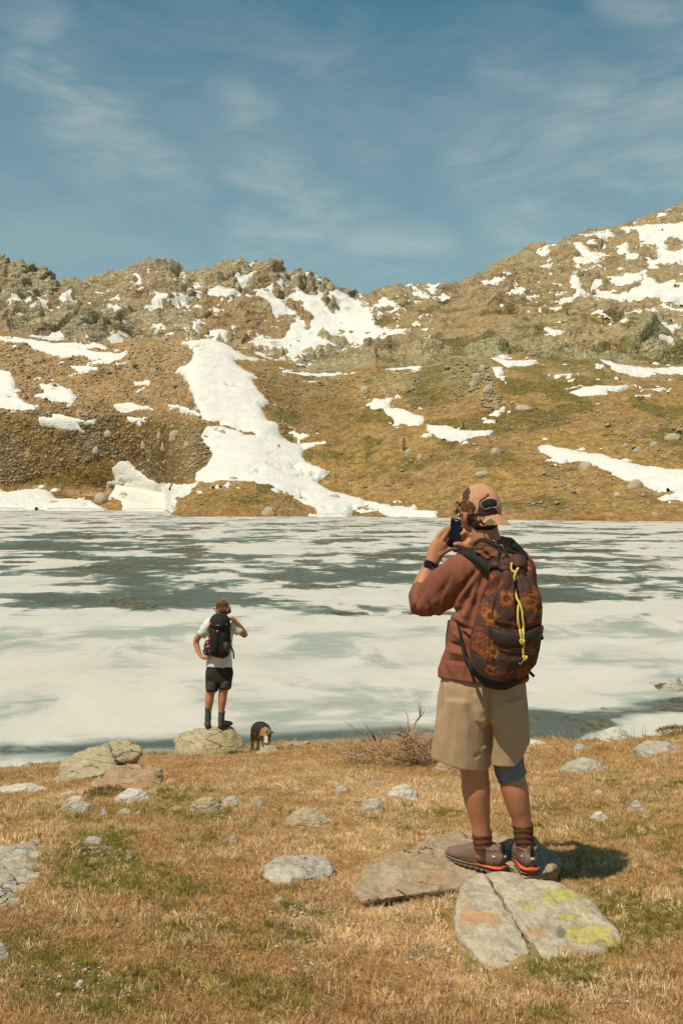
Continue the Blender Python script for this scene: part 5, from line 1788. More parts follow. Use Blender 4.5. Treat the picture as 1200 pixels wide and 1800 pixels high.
def solid(name, parts, voxel, mat, parent, smooth=4, warp=None, disp=None, paint=None):
    """fuse closed shapes into one continuous surface"""
    V, F_ = join(parts)
    me = bpy.data.meshes.new('tmp')
    me.from_pydata(V.tolist(), [], F_)
    o = bpy.data.objects.new('tmp', me)
    COL.objects.link(o)
    m = o.modifiers.new('r', 'REMESH')
    m.mode = 'VOXEL'
    m.voxel_size = voxel
    m.adaptivity = 0
    if smooth:
        s = o.modifiers.new('s', 'SMOOTH')
        s.factor = 0.5
        s.iterations = smooth
    dg = bpy.context.evaluated_depsgraph_get()
    ev = o.evaluated_get(dg)
    m2 = bpy.data.meshes.new_from_object(ev, depsgraph=dg)
    bpy.data.objects.remove(o)
    bpy.data.meshes.remove(me)
    n = len(m2.vertices)
    V = np.empty(n * 3, np.float32)
    m2.vertices.foreach_get('co', V)
    V = V.reshape(-1, 3).astype(float)
    Nm = np.empty(n * 3, np.float32)
    m2.vertex_normals.foreach_get('vector', Nm)
    Nm = Nm.reshape(-1, 3).astype(float)
    if warp:
        V = warp(V)
    if disp:
        V = V + Nm * disp(V, Nm)[:, None]
    m2.vertices.foreach_set('co', V.astype(np.float32).ravel())
    m2.update()
    m2.shade_smooth()
    m2.name = name
    m2.materials.clear()
    m2.materials.append(mat)
    if paint:
        a = m2.color_attributes.new('Col', 'FLOAT_COLOR', 'POINT')
        c = np.ones((n, 4), np.float32)
        c[:, :3] = paint(V, Nm)
        a.data.foreach_set('color', c.ravel())
    ob = bpy.data.objects.new(name, m2)
    COL.objects.link(ob)
    if parent:
        ob.parent = parent
        ob.matrix_parent_inverse = Matrix.Translation(parent.location).inverted()
    return ob


def bvh_of(o):
    vs = [v.co.copy() for v in o.data.vertices]
    ps = [tuple(p.vertices) for p in o.data.polygons]
    return BVHTree.FromPolygons(vs, ps)


def hit(bv, px, py, off=0.0):
    d = Vector(((px - 600) / F, 1, -(py - HY) / F)).normalized()
    loc, no, _, _ = bv.ray_cast(Vector((0, 0, 0)), d)
    if loc is None:
        loc, no, _, _ = bv.find_nearest(d * LASTD[0])
    if no.dot(d) > 0:
        no = -no
    LASTD[0] = loc.length
    return loc + no * off, no


LASTD = [4.5]


def vproj(V):
    return 600 + F * V[:, 0] / V[:, 1], HY - F * V[:, 2] / V[:, 1]


def ribbon(bv, pts, wid, thick=0.003, off=0.002, sub=6):
    """a strap lying on a surface; pts in picture pixels, wid in metres"""
    pp = crom(pts, sub)
    L, N_ = [], []
    for x, y in pp:
        l, n_ = hit(bv, x, y, off)
        L.append(l); N_.append(n_)
    return ribbon3(L, N_, wid, thick)


def ribbon3(L, N_, wid, thick):
    V, F_ = [], []
    n = len(L)
    if n > 4:
        L = [L[0]] + [(L[i - 1] + L[i] * 2 + L[i + 1]) / 4 for i in range(1, n - 1)] + [L[-1]]
    for i in range(n):
        t = (L[min(i + 1, n - 1)] - L[max(i - 1, 0)]).normalized()
        nn_ = sum((N_[j] for j in range(max(0, i - 2), min(n, i + 3))), Vector()).normalized()
        s = t.cross(nn_).normalized()
        w = wid[i * (len(wid) - 1) // max(1, n - 1)] if isinstance(wid, (list, tuple)) else wid
        for a, b in ((-1, 0), (1, 0), (1, 1), (-1, 1)):
            V.append(tuple(L[i] + s * (a * w / 2) + nn_ * (b * thick - (0.004 if b == 0 else 0))))
    for i in range(n - 1):
        for j in range(4):
            F_.append((i * 4 + j, i * 4 + (j + 1) % 4, i * 4 + 4 + (j + 1) % 4, i * 4 + 4 + j))
    F_.append((3, 2, 1, 0))
    k = (n - 1) * 4
    F_.append((k, k + 1, k + 2, k + 3))
    return np.array(V), F_


def patch(bv, top, bot, nu, nv, off=0.003, thick=0.006, belly=0.0):
    T_, B_ = crom(top, 6), crom(bot, 6)
    tt = np.linspace(0, 1, nu)
    f = lambda A: np.stack([np.interp(tt, np.linspace(0, 1, len(A)), A[:, k]) for k in (0, 1)], 1)
    T_, B_ = f(T_), f(B_)
    V, G = [], []
    for i in range(nv):
        v = i / (nv - 1)
        for j in range(nu):
            x, y = T_[j] * (1 - v) + B_[j] * v
            l, n_ = hit(bv, x, y, 0)
            b = belly * math.sin(math.pi * v) ** 0.6 * math.sin(math.pi * min(max(tt[j], 0.02), 0.98)) ** 0.4
            V.append(tuple(l + n_ * (off + thick + b)))
            G.append(tuple(l + n_ * (off - 0.008)))
    F_ = [tuple(map(int, q)) for q in grid_faces(nv, nu)]
    k = len(V)
    F_ += [tuple(int(i) + k for i in q[::-1]) for q in grid_faces(nv, nu)]
    edge = [j for j in range(nu)] + [i * nu + nu - 1 for i in range(1, nv)] + [(nv - 1) * nu + j for j in range(nu - 2, -1, -1)] + [i * nu for i in range(nv - 2, 0, -1)]
    for a, b in zip(edge, edge[1:] + edge[:1]):
        F_.append((b, a, a + k, b + k))
    return np.array(V + G), F_


def cloth_mat(name, col, weave=900, var=0.12, rough=0.9, attr=False, fold=0.0, sheen=0.0):
    def fn(N):
        co = N.coord('Object')
        n = N.noise(co, 7, 5, 0.6)
        w = N.noise(co, weave, 2, 0.5)
        c = N.attr('Col') if attr else None
        vm = N.n('ShaderNodeVectorMath', operation='SCALE')
        if attr:
            N.put(vm.inputs[0], c)
        else:
            vm.inputs[0].default_value = col
        N.put(vm.inputs['Scale'], N.math('MULTIPLY', N.rng(n, 0.3, 0.7, 1 - var, 1 + var), N.rng(w, 0.3, 0.7, 0.92, 1.08)))
        h = N.math('ADD', N.math('MULTIPLY', n, fold), N.math('MULTIPLY', w, 0.1))
        N.bsdf(vm.outputs[0], rough, N.bump(h, 0.35, 0.006), 0.15)
    return material(name, fn)


def skin_mat(name, col, red):
    def fn(N):
        co = N.coord('Object')
        n = N.noise(co, 11, 4, 0.6)
        n2 = N.noise(co, 140, 3, 0.6)
        hair = N.noise(N.mapping(co, scale=(1, 1, 0.35)), 260, 3, 0.7)
        c = N.mix(N.rng(n, 0.35, 0.68), col, red)
        c = N.mix(N.math('MULTIPLY', N.rng(hair, 0.58, 0.72), 0.35), c, tuple(v * 0.4 for v in col))
        b = N.bsdf(c, 0.55, N.bump(n2, 0.25, 0.002), 0.35)
        b.inputs['Subsurface Weight'].default_value = 0.12
        b.inputs['Subsurface Radius'].default_value = (0.012, 0.005, 0.003)
        b.inputs['Subsurface Scale'].default_value = 1.0
    return material(name, fn)


def segfold(V, lst, scale):
    """cloth folds: ridges (amp>0) and grooves (amp<0) along picture-space segments on the near side"""
    px, py = vproj(V)
    d = np.zeros(len(V))
    for (ax, ay, bx, by, w, amp) in lst:
        ex, ey = bx - ax, by - ay
        L = ex * ex + ey * ey
        t = np.clip(((px - ax) * ex + (py - ay) * ey) / L, 0, 1)
        q = np.hypot(px - ax - t * ex, py - ay - t * ey)
        fade = np.clip(np.minimum(t * 3 + 0.25, (1 - t) * 3 + 0.25), 0, 1)
        d += amp * fade * np.exp(-(q / w) ** 2)
    return d * scale


def box_parts(c, size, rot=None):
    v = np.array([(x, y, z) for x in (-.5, .5) for y in (-.5, .5) for z in (-.5, .5)]) * np.array(size)
    if rot is not None:
        v = v @ np.array(rot.to_matrix() if hasattr(rot, 'to_matrix') else rot).T
    v = v + np.array(c)
    f = [(0, 1, 3, 2), (4, 6, 7, 5), (0, 4, 5, 1), (2, 3, 7, 6), (0, 2, 6, 4), (1, 5, 7, 3)]
    return v, f


def bevel_box(name, c, size, rot, mat, parent, bev=0.003):
    v, f = box_parts(c, size, rot)
    bm = bmesh.new()
    vs = [bm.verts.new(p) for p in v]
    for q in f:
        bm.faces.new([vs[i] for i in q])
    bmesh.ops.recalc_face_normals(bm, faces=bm.faces)
    bmesh.ops.bevel(bm, geom=bm.edges[:], offset=bev, segments=2, affect='EDGES', profile=0.6)
    me = bpy.data.meshes.new(name)
    bm.to_mesh(me)
    bm.free()
    me.shade_smooth()
    o = bpy.data.objects.new(name, me)
    COL.objects.link(o)
    me.materials.append(mat)
    if parent:
        o.parent = parent
        o.matrix_parent_inverse = Matrix.Translation(parent.location).inverted()
    return o


# ================================================================ THE PHOTOGRAPHER
DM = 4.5


def Q(px, py, dd=0.0):
    return PX(px, py, DM + dd)


def LP(rows, side=(1, 0, 0), **kw):
    """limb from rows (px, py, depth offset, radius px[, radius px])"""
    out = []
    for r in rows:
        p = Q(*r[:3])
        k = (DM + r[2]) / F
        out.append((p.x, p.y, p.z, r[3] * k, (r[4] if len(r) > 4 else r[3]) * k))
    return limb(out, side, **kw)


def EP(px, py, dd, rx, rz, ry, yaw=0.0, tilt=0.0):
    k = (DM + dd) / F
    return ellip(Q(px, py, dd), (rx * k, ry * k, rz * k), yaw, tilt)


M_SKIN = skin_mat('tanned_skin', (0.45, 0.185, 0.085), (0.50, 0.205, 0.115))
M_SHIRT = cloth_mat('terracotta_jersey', (0.225, 0.083, 0.048), fold=1.0)
M_SHORTS = cloth_mat('beige_cotton', (0.42, 0.285, 0.17), weave=700, fold=0.8)
M_BLACKW = cloth_mat('black_webbing', (0.022, 0.021, 0.018), weave=600, rough=0.7)
M_HAIR = cloth_mat('dark_brown_hair', (0.028, 0.015, 0.009), weave=500, var=0.35, rough=0.6)
M_BLACKP = material('black_plastic', lambda N: N.bsdf((0.012, 0.012, 0.013), 0.32, None, 0.5))
M_GLASSB = material('dark_phone_glass', lambda N: N.bsdf((0.006, 0.006, 0.007), 0.25, None, 0.4))
M_METAL = material('steel', lambda N: N.bsdf((0.55, 0.53, 0.48), 0.3, None, 0.5, Metallic=0.9))
M_CREAMP = material('cream_print', lambda N: N.bsdf((0.62, 0.56, 0.44), 0.7, None, 0.2))

foot_c = Q(872, 1530, 0)
man = empty('person', foot_c)
tag(man, 'man in terracotta shirt and beige shorts holding a phone to his face, seen from behind', 'person')
YAW_H = math.radians(38)      # head turned to the left

wrist_L = (758, 990, .21)
body_parts = [
    EP(843, 893, .02, 31, 40, 37, YAW_H),
    EP(832, 914, .07, 21, 24, 24, YAW_H),
    EP(818, 908, .115, 7, 9, 11, YAW_H),
    EP(817, 899, .105, 13, 9, 10, YAW_H),
    EP(818, 925, .115, 9, 4, 8, YAW_H),
    EP(818, 908, -.02, 4.5, 11, 7.5, YAW_H - 0.5, 0.1),
    EP(820, 915, -.02, 4, 6, 4.5, YAW_H),
    LP([(848, 900, .0, 22, 25), (851, 928, -.005, 23.5, 25), (854, 948, -.01, 25, 26), (862, 966, .0, 28, 23), (868, 990, .0, 48, 25)]),
    LP([(867, 985, 0, 56, 32), (868, 1020, 0, 60, 36), (864, 1080, 0, 56, 36), (853, 1140, 0, 58, 38), (848, 1200, 0, 64, 42), (848, 1245, 0, 66, 42)]),
    LP([(822, 1000, 0, 24), (785, 1028, .05, 23), (745, 1058, .11, 19)]),
    LP([(742, 1060, .11, 18), (738, 1048, .13, 17), (741, 1030, .16, 16), (748, 1010, .19, 13.5), (756, 994, .21, 11.5, 9.5), (759, 986, .215, 11.5, 9)]),
    LP([(758, 990, .212, 11.5, 9), (763, 977, .222, 14.5, 8.5), (769, 963, .232, 15, 8), (773, 954, .238, 14, 7)], side=(0.9, 0.2, 0.35)),
    LP([(915, 1000, 0, 24), (905, 1040, .12, 22), (880, 1060, .24, 18)]),
    LP([(882, 1060, .24, 17), (862, 1020, .29, 15), (842, 984, .31, 12), (832, 970, .30, 11)]),
    LP([(834, 972, .30, 11, 8), (826, 962, .285, 13, 8.5), (820, 954, .275, 12, 8)], side=(0.8, 0, 0.6)),
    LP([(816, 1220, 0, 38, 40), (822, 1290, 0, 33, 35), (830, 1335, 0, 27, 29), (834, 1362, 0, 24.5, 27), (836, 1388, .0, 25, 29), (839, 1415, 0, 21.5, 25), (844, 1445, 0, 17, 19), (847, 1475, 0, 15, 17), (849, 1505, 0, 15, 17)]),
    LP([(880, 1220, 0, 38, 40), (886, 1290, 0, 33, 35), (893, 1335, 0, 26, 29), (898, 1362, 0, 23.5, 27), (904, 1388, .0, 24, 29), (910, 1415, 0, 21, 25), (916, 1440, 0, 17, 19), (920, 1470, 0, 15, 17), (926, 1505, 0, 15, 17)]),
]
fk = lambda rows: LP(rows, sub=3, n=12, cap=(0.7, 0.9))
body_parts += [
    fk([(765, 959, .235, 5.2), (770, 944, .245, 4.9), (777, 935, .255, 4.5), (786, 928, .262, 4.0)]),
    fk([(771, 957, .235, 5.2), (779, 945, .245, 4.8), (785, 936, .255, 4.4), (791, 928, .262, 3.9)]),
    fk([(777, 958, .245, 5.0), (784, 949, .255, 4.6), (789, 942, .265, 4.2), (793, 935, .272, 3.8)]),
    fk([(778, 964, .245, 4.6), (784, 957, .258, 4.2), (789, 951, .268, 3.9), (792, 946, .276, 3.5)]),
    fk([(771, 976, .215, 5.6), (779, 971, .23, 5.2), (786, 967, .245, 4.8), (793, 964, .255, 4.2)]),
    # right hand: thumb along the phone's lower edge, fingers curled behind it
    fk([(824, 963, .27, 5.8), (815, 961, .258, 5.4), (807, 957, .252, 5.0), (799, 957, .25, 4.4)]),
    fk([(827, 952, .285, 5.2), (823, 941, .285, 4.8), (817, 936, .28, 4.4), (811, 939, .272, 3.9)]),
    fk([(824, 956, .288, 5.0), (818, 947, .288, 4.6), (812, 944, .282, 4.2), (806, 947, .278, 3.7)]),
    fk([(822, 960, .290, 4.8), (815, 953, .290, 4.4), (808, 952, .286, 4.0), (802, 954, .282, 3.6)]),
    fk([(821, 966, .288, 4.6), (813, 967, .286, 4.2), (805, 968, .282, 3.9), (798, 968, .278, 3.4)]),
]
body = solid('body', body_parts, 0.0042, M_SKIN, man, smooth=3)

hair = solid('hair', [EP(846, 907, .0, 30, 24, 35, YAW_H), EP(851, 921, -.03, 24, 15, 22, YAW_H),
                      EP(822, 898, -.005, 6, 10, 10, YAW_H)], 0.004, M_HAIR, man, smooth=2,
             disp=lambda V, N: 0.004 * fbm(V * 90, 3, seed=3))
rr = random.Random(9)
cur = []
for i in range(26):
    c = Q(rr.uniform(800, 813), rr.uniform(884, 906), rr.uniform(-.03, .06))
    r = rr.uniform(0.005, 0.010)
    a0, ax1 = rr.uniform(0, 6), Vector((rr.gauss(0, 1), rr.gauss(0, 1), rr.gauss(0, 1))).normalized()
    u = ax1.orthogonal().normalized()
    v = ax1.cross(u)
    cur.append(([c + (u * math.cos(a0 + t * .7) + v * math.sin(a0 + t * .7)) * r + ax1 * t * 0.0012 for t in range(9)], 0.0011))
tv, tf = tubes(cur, 5)
o_ = mesh_obj('hair_curls', tv, tf, M_HAIR, man)
# beard shadow under the cheek is left out; thin wire glasses at the temple
tv, tf = tubes([([Q(805, 902, .10), Q(799, 905, .12), Q(797, 911, .12), Q(802, 916, .11), Q(808, 913, .10), Q(805, 902, .10)], 0.0016),
                ([Q(803, 906, .11), Q(812, 906, .04), Q(817, 905, -.01)], 0.0014)], 6)
mesh_obj('glasses', tv, tf, M_METAL, man)

# --- shirt
shirt_folds = [(845, 1000, 808, 1058, 5, 1.0), (838, 998, 800, 1050, 4, -1.2), (856, 1015, 838, 1080, 5, .8), (849, 1010, 830, 1075, 4, -1.0),
               (800, 1062, 760, 1078, 5, .8), (805, 1070, 770, 1086, 4, -.9), (742, 1035, 730, 1070, 4, -.5), (775, 1045, 745, 1080, 6, .5), (787, 1020, 760, 1060, 6, -.35),
               (800, 1095, 822, 1120, 4, -1.0), (806, 1088, 830, 1115, 5, .9), (796, 1110, 818, 1130, 5, .8), (790, 1130, 815, 1138, 4, -1.1), (795, 1092, 835, 1112, 4, -1.2), (800, 1100, 838, 1122, 4, .8), (838, 1040, 812, 1095, 6, 1.0), (830, 1030, 806, 1080, 4, -1.0), (788, 1145, 822, 1152, 5, .9),
               (784, 1160, 820, 1165, 4, -.7), (770, 1000, 735, 1040, 5, .5), (795, 1000, 775, 1050, 5, -.5), (728, 1050, 742, 1086, 4, .6), (752, 1056, 765, 1086, 4, -.8), (780, 1050, 770, 1082, 4, .7), (812, 1070, 790, 1078, 4, -.9), (818, 1130, 812, 1190, 5, .5), (780, 1170, 790, 1195, 4, -.6), (800, 1150, 806, 1195, 5, -.4), (812, 1040, 820, 1100, 7, .6), (826, 1050, 826, 1100, 5, -.7), (850, 960, 880, 990, 4, .8), (845, 966, 872, 996, 3, -.9), (862, 958, 890, 980, 3, -.7)]


def shirt_warp(V):
    px, py = vproj(V)
    V = V.copy()
    k = sstep(1150, 1195, py)
    V[:, 2] += k * (850 - px) * 0.0004 * -0.10 * 0.2
    return V


shirt = solid('shirt', [
    LP([(858, 957, -.004, 29, 27), (861, 963, -.002, 36, 29), (865, 971, .0, 50, 33), (867, 984, 0, 64, 39), (868, 1005, 0, 70, 43), (868, 1040, 0, 67, 46), (864, 1075, 0, 66, 46), (857, 1105, 0, 68, 46), (853, 1140, 0, 70, 46), (850, 1170, 0, 77, 49), (849, 1192, 0, 80, 51)], cap=(0.1, 0.06), n=36),
    LP([(834, 998, .0, 30, 34), (814, 1008, .02, 36, 37), (792, 1025, .055, 37, 35), (767, 1045, .09, 33, 32), (749, 1056, .11, 28, 28), (742, 1055, .125, 25.5, 25)], cap=(0.4, 0.45), n=28),
    LP([(745, 1062, .11, 27, 26), (740, 1050, .13, 23, 23), (744, 1034, .155, 20.5, 20)], cap=(0.5, 0.05), n=24),
    LP([(905, 990, .0, 30, 30), (915, 1003, .04, 26, 30), (912, 1035, .12, 26, 28), (892, 1058, .22, 25, 26), (880, 1052, .25, 22, 22)], n=24),
], 0.0048, M_SHIRT, man, smooth=6, warp=shirt_warp,
    disp=lambda V, N: segfold(V, shirt_folds, 0.012) + 0.007 * fbm(V * np.array([9, 9, 5]), 3, ridged=True, seed=5) - 0.001)
BV_SH = bvh_of(shirt)

# --- shorts
short_folds = [(812, 1215, 822, 1300, 7, .5), (860, 1205, 858, 1345, 4, -1.6), (838, 1215, 850, 1260, 8, .8), (828, 1210, 838, 1250, 6, -.6), (783, 1230, 772, 1330, 8, .4), (795, 1240, 790, 1330, 6, -.4),
               (842, 1325, 855, 1310, 3, .8), (834, 1332, 852, 1315, 3, -.6), (875, 1240, 905, 1310, 9, .35), (915, 1210, 922, 1300, 5, -.3), (775, 1200, 771, 1260, 3, -.6)]


def shorts_warp(V):
    px, py = vproj(V)
    V = V.copy()
    k = sstep(1300, 1345, py)
    left = px < 861
    V[:, 2] -= np.where(left, (px - 808) * 0.15, (885 - px) * 0.10 - np.maximum(px - 905, 0) * 0.9) * k * DM / F
    return V


shorts = solid('shorts', [
    LP([(849, 1176, 0, 69, 40), (848, 1190, 0, 72, 43), (848, 1204, 0, 76, 47), (847, 1230, 0, 79, 50), (846, 1258, 0, 80, 48)], n=36, cap=(.1, .3)),
    LP([(812, 1225, 0, 40, 48), (811, 1270, 0, 46, 50), (809, 1310, 0, 49.5, 48), (808, 1340, 0, 51, 46)], n=30, cap=(.3, .04)),
    LP([(884, 1225, 0, 41, 48), (888, 1270, 0, 40.5, 48), (890.5, 1305, 0, 39, 47), (889, 1338, 0, 35, 45)], n=30, cap=(.3, .04)),
], 0.0048, M_SHORTS, man, smooth=5, warp=shorts_warp,
    disp=lambda V, N: segfold(V, short_folds, 0.013) + 0.006 * fbm(V * np.array([9, 9, 5]), 3, seed=6))
BV_SO = bvh_of(shorts)
v1, f1 = ribbon(BV_SO, [(759, 1326), (785, 1334), (815, 1340), (842, 1344), (858, 1344)], 0.004, 0.0012, -0.0018)
v2, f2 = ribbon(BV_SO, [(866, 1331), (890, 1331), (912, 1326)], 0.004, 0.0012, -0.0018)
v3, f3 = ribbon(BV_SO, [(830, 1215), (828, 1270), (826, 1335)], 0.003, 0.001, -0.002)
vv_, ff_ = join([(v1, f1), (v2, f2), (v3, f3)])
mesh_obj('seams', vv_, ff_, M_SHORTS, man)

# --- knee support, socks
M_BRACE = cloth_mat('blue_grey_knit', (0.15, 0.175, 0.18), weave=500)
solid('knee_support', [LP([(889, 1322, 0, 29, 32), (894, 1345, 0, 27, 31), (898, 1358, 0, 25.5, 30), (900, 1368, 0, 25, 29)], cap=(.02, .02), n=28)], 0.004, M_BRACE, man, smooth=2,
      warp=lambda V: np.stack([V[:, 0], V[:, 1], V[:, 2] - (vproj(V)[0] - 895) * -0.22 * DM / F * sstep(1345, 1362, vproj(V)[1])], 1))
M_SOCK = cloth_mat('brown_wool', (0.125, 0.055, 0.026), weave=300, var=0.3)


def sock_rib(V, N):
    px, py = vproj(V)
    th = np.arctan2(N[:, 0], -N[:, 1])
    return 0.0008 * np.sin(th * 26) + 0.0013 * np.sin(py * 0.62 + 0.5 * np.sin(px * 0.2)) * (py < 1497)


for rows in ([(846, 1463, 0, 17.5, 19), (847, 1472, 0, 17, 18.5), (848, 1484, 0, 16, 18), (849, 1496, 0, 15.5, 17.5), (850, 1510, 0, 15, 17)],
             [(918, 1448, 0, 18, 20), (919, 1458, 0, 17.5, 19), (920, 1472, 0, 17, 18.5), (923, 1486, 0, 16, 18), (927, 1508, 0, 15, 17)]):
    solid('sock', [LP(rows, cap=(.03, .03), n=28)], 0.003, M_SOCK, man, smooth=1, disp=sock_rib)

# --- shoes
M_SHOE = cloth_mat('taupe_shoe_fabric', (0.20, 0.128, 0.09), weave=400, rough=0.7)
M_SHOED = cloth_mat('dark_taupe_overlay', (0.115, 0.07, 0.05), weave=400, rough=0.6)
M_SOLE = material('rubber_sole', lambda N: N.bsdf((0.16, 0.115, 0.08), 0.8, None, 0.2))
M_ORANGE = material('orange_foam', lambda N: N.bsdf((0.66, 0.115, 0.028), 0.6, None, 0.3))
M_LUG = material('dark_rubber', lambda N: N.bsdf((0.05, 0.04, 0.03), 0.85, None, 0.2))


def shoe(heel, yaw, pitch=0.0):
    """heel: world point under the heel; yaw: direction of the toe from +X"""
    root = solid_root = None
    Mw = Matrix.Translation(heel) @ Matrix.Rotation(yaw, 4, 'Z') @ Matrix.Rotation(pitch, 4, 'Y')

    def W(p):
        v, f = p
        v = np.hstack([v, np.ones((len(v), 1))]) @ np.array(Mw).T
        return v[:, :3], f
    up = [limb([(0.004, 0, .058, .028, .036), (0.030, 0, .064, .040, .050), (0.075, 0, .066, .042, .056), (0.12, 0, .064, .043, .056), (0.16, 0, .056, .046, .046), (0.205, 0, .046, .050, .034), (0.25, 0, .039, .044, .026), (0.285, 0, .033, .030, .018)], side=(0, 1, 0), n=24),
          limb([(0.068, 0, .06, .043, .060), (0.066, 0, .095, .043, .058), (0.064, 0, .114, .046, .061)], side=(0, 1, 0), n=24, cap=(.2, .02)),
          limb([(0.012, 0, .08, .022, .014), (0.006, 0, .125, .014, .008)], side=(0, 1, 0), n=14)]
    def sdisp(V, N):
        return 0.0014 * fbm(V * 45, 2, ridged=True, seed=8)
    s = solid('shoe', [W(p) for p in up], 0.0034, M_SHOE, man, smooth=3, disp=sdisp)
    mid = [limb([(-0.006, 0, .024, .030, .012), (0.02, 0, .024, .043, .013), (0.08, 0, .024, .043, .013), (0.15, 0, .022, .048, .012), (0.21, 0, .021, .051, .011), (0.26, 0, .022, .044, .010), (0.292, 0, .026, .026, .008)], side=(0, 1, 0), n=28)]
    c1 = solid('midsole', [W(p) for p in mid], 0.0034, M_SOLE, s, smooth=2)
    org = [limb([(-0.012, 0, .029, .030, .008), (0.016, 0, .029, .0465, .0088), (0.07, 0, .028, .0462, .0080), (0.112, 0, .030, .0455, .0055), (0.135, 0, .034, .0445, .002)], side=(0, 1, 0), n=28)]
    solid('heel_cushion', [W(p) for p in org], 0.0032, M_ORANGE, s, smooth=1)
    out_ = [limb([(-0.004, 0, .010, .028, .008), (0.02, 0, .009, .041, .009), (0.09, 0, .009, .041, .008), (0.16, 0, .009, .047, .008), (0.22, 0, .010, .049, .008), (0.28, 0, .016, .034, .007)], side=(0, 1, 0), n=28)]
    for k in range(9):
        for sd in (-1, 1):
            out_.append(box_parts((0.02 + k * 0.029, sd * 0.040, 0.007), (0.013, 0.014, 0.014)))
    solid('outsole', [W(p) for p in out_], 0.0034, M_SOLE, s, smooth=1)
    # dark overlays, pull tab, laces, cream mark
    ov = [W(limb([(0.006, sd * .012, .050, .020, .022), (0.03, sd * .026, .052, .013, .022), (0.07, sd * .032, .042, .009, .013), (0.13, sd * .036, .036, .010, .009), (0.19, sd * .038, .033, .011, .008)], side=(0, 1, 0), n=12)) for sd in (-1, 1)]
    solid('overlay', ov, 0.0034, M_SHOED, s, smooth=2)
    tb = [W(limb([(-0.009, 0, .090, .0075, .0035), (-0.012, 0, .112, .0075, .003), (-0.008, 0, .132, .007, .003), (0.000, 0, .134, .007, .003), (0.002, 0, .118, .007, .003)], side=(0, 1, 0), n=12))]
    v, f = join(tb)
    mesh_obj('pull_tab', v, f, M_BLACKW, s)
    mk_ = [W(ellip((-0.019, 0, .079), (.003, .009, .005), n=12, m=8)), W(ellip((0.020, 0.036, .079), (.009, .003, .005), n=12, m=8)), W(ellip((0.272, 0.022, .045), (.005, .004, .003), n=10, m=6))]
    for v, f in mk_:
        mesh_obj('mark', v, f, M_CREAMP, s)
    lc_ = []
    for k in range(5):
        x = 0.115 + k * 0.021
        z = 0.119 - k * 0.0098
        lc_.append(([Vector((x, -.024, z - .012)), Vector((x + .006, 0, z)), Vector((x + .012, .024, z - .012))], 0.0028))
        lc_.append(([Vector((x, .024, z - .012)), Vector((x + .006, 0, z + .001)), Vector((x + .012, -.024, z - .012))], 0.0028))
    v, f = W(tubes(lc_, 6))
    mesh_obj('laces', v, f, M_SHOED, s)
    return s


hl = Q(880, 1533, -0.03)
shoe(Vector((hl.x, hl.y - 0.02, hl.z + .002)), math.radians(139))
hr = Q(932, 1538, -.06)
shoe(Vector((hr.x, hr.y - 0.01, hr.z + .002)), math.radians(96))

# --- watch (worn, on the left wrist)
M_STRAPB = material('black_rubber_strap', lambda N: N.bsdf((0.018, 0.018, 0.018), 0.55, None, 0.3))
wt = empty('watch', Q(757, 992, .21))
tag(wt, 'black square wristwatch on the raised left wrist of the photographer', 'watch')
solid('watch_strap', [LP([(756.2, 995.5, .208, 13.6, 11.6), (758.2, 990.0, .212, 13.4, 11.4)], cap=(.05, .05), n=24, side=(1, 0, 0.4))], 0.0022, M_STRAPB, wt, smooth=1)
rw = Euler((math.radians(-12), math.radians(22), math.radians(-14)))
bevel_box('watch_case', Q(752.5, 992, .178), (0.036, 0.011, 0.038), rw, M_BLACKP, wt, .004)
bevel_box('watch_screen', Q(752.3, 991.8, .1715), (0.029, 0.003, 0.031), rw, M_GLASSB, wt, .001)

# --- phone held in front of the face
ph = empty('phone', Q(800, 938, .27))
tag(ph, 'black smartphone held up in both hands in front of the photographer', 'phone')
rp_ = Euler((math.radians(-6), math.radians(11), math.radians(24)))
bevel_box('phone_case', Q(801, 937, .268), (0.070, 0.012, 0.140), rp_, M_BLACKP, ph, .005)
bevel_box('phone_screen', Q(800.6, 936, .2605), (0.062, 0.003, 0.128), rp_, M_GLASSB, ph, .001)

# --- cap (worn backwards)
cap_root = empty('cap', Q(843, 900, .02))
tag(cap_root, 'salmon and brown camouflage cap worn backwards by the photographer', 'cap')
C_SAL, C_BRN, C_OLV = np.array((0.53, 0.275, 0.165)), np.array((0.085, 0.045, 0.027)), np.array((0.16, 0.115, 0.06))
camo_brown = [[(823, 854), (826, 866), (823, 880), (831, 884), (836, 892), (832, 903), (812, 899), (806, 888), (811, 878), (815, 862), (818, 857)],
              [(857, 866), (860, 872), (850, 880), (848, 884), (874, 896), (872, 906), (836, 901), (841, 890), (843, 881), (853, 872)],
              [(806, 882), (812, 884), (812, 890), (806, 890)]]
brim_olive = [[(818, 900), (853, 902), (853, 910), (838, 924), (820, 910)], [(848, 922), (862, 911), (872, 919), (866, 924)]]


def camo(V, N):
    px, py = vproj(V)
    c = np.ones((len(V), 3)) * C_SAL
    n = 2.2 * fbm(V * 60, 3, seed=4)
    d = np.full(len(V), -99.0)
    for p in camo_brown:
        d = np.maximum(d, poly_sd(p, px + n, py + n))
    far_side = N[:, 1] > 0.25
    d = np.where(far_side, 25 * (fbm(V * 14, 3, seed=6) - 0.12), d)
    c[d > 0] = C_BRN
    sp = (fbm(V * 120, 2, seed=9) > 0.35) & (px < 832) & (py > 878)
    c[sp] = (0.50, 0.16, 0.04)
    return c


def camo_b(V, N):
    px, py = vproj(V)
    c = np.ones((len(V), 3)) * C_SAL
    n = 1.5 * fbm(V * 60, 3, seed=4)
    for p in brim_olive:
        c[poly_sd(p, px + n, py + n) > 0] = C_OLV
    c[(fbm(V * 130, 2, seed=11) > 0.42) & (px < 850)] = C_SAL
    return c


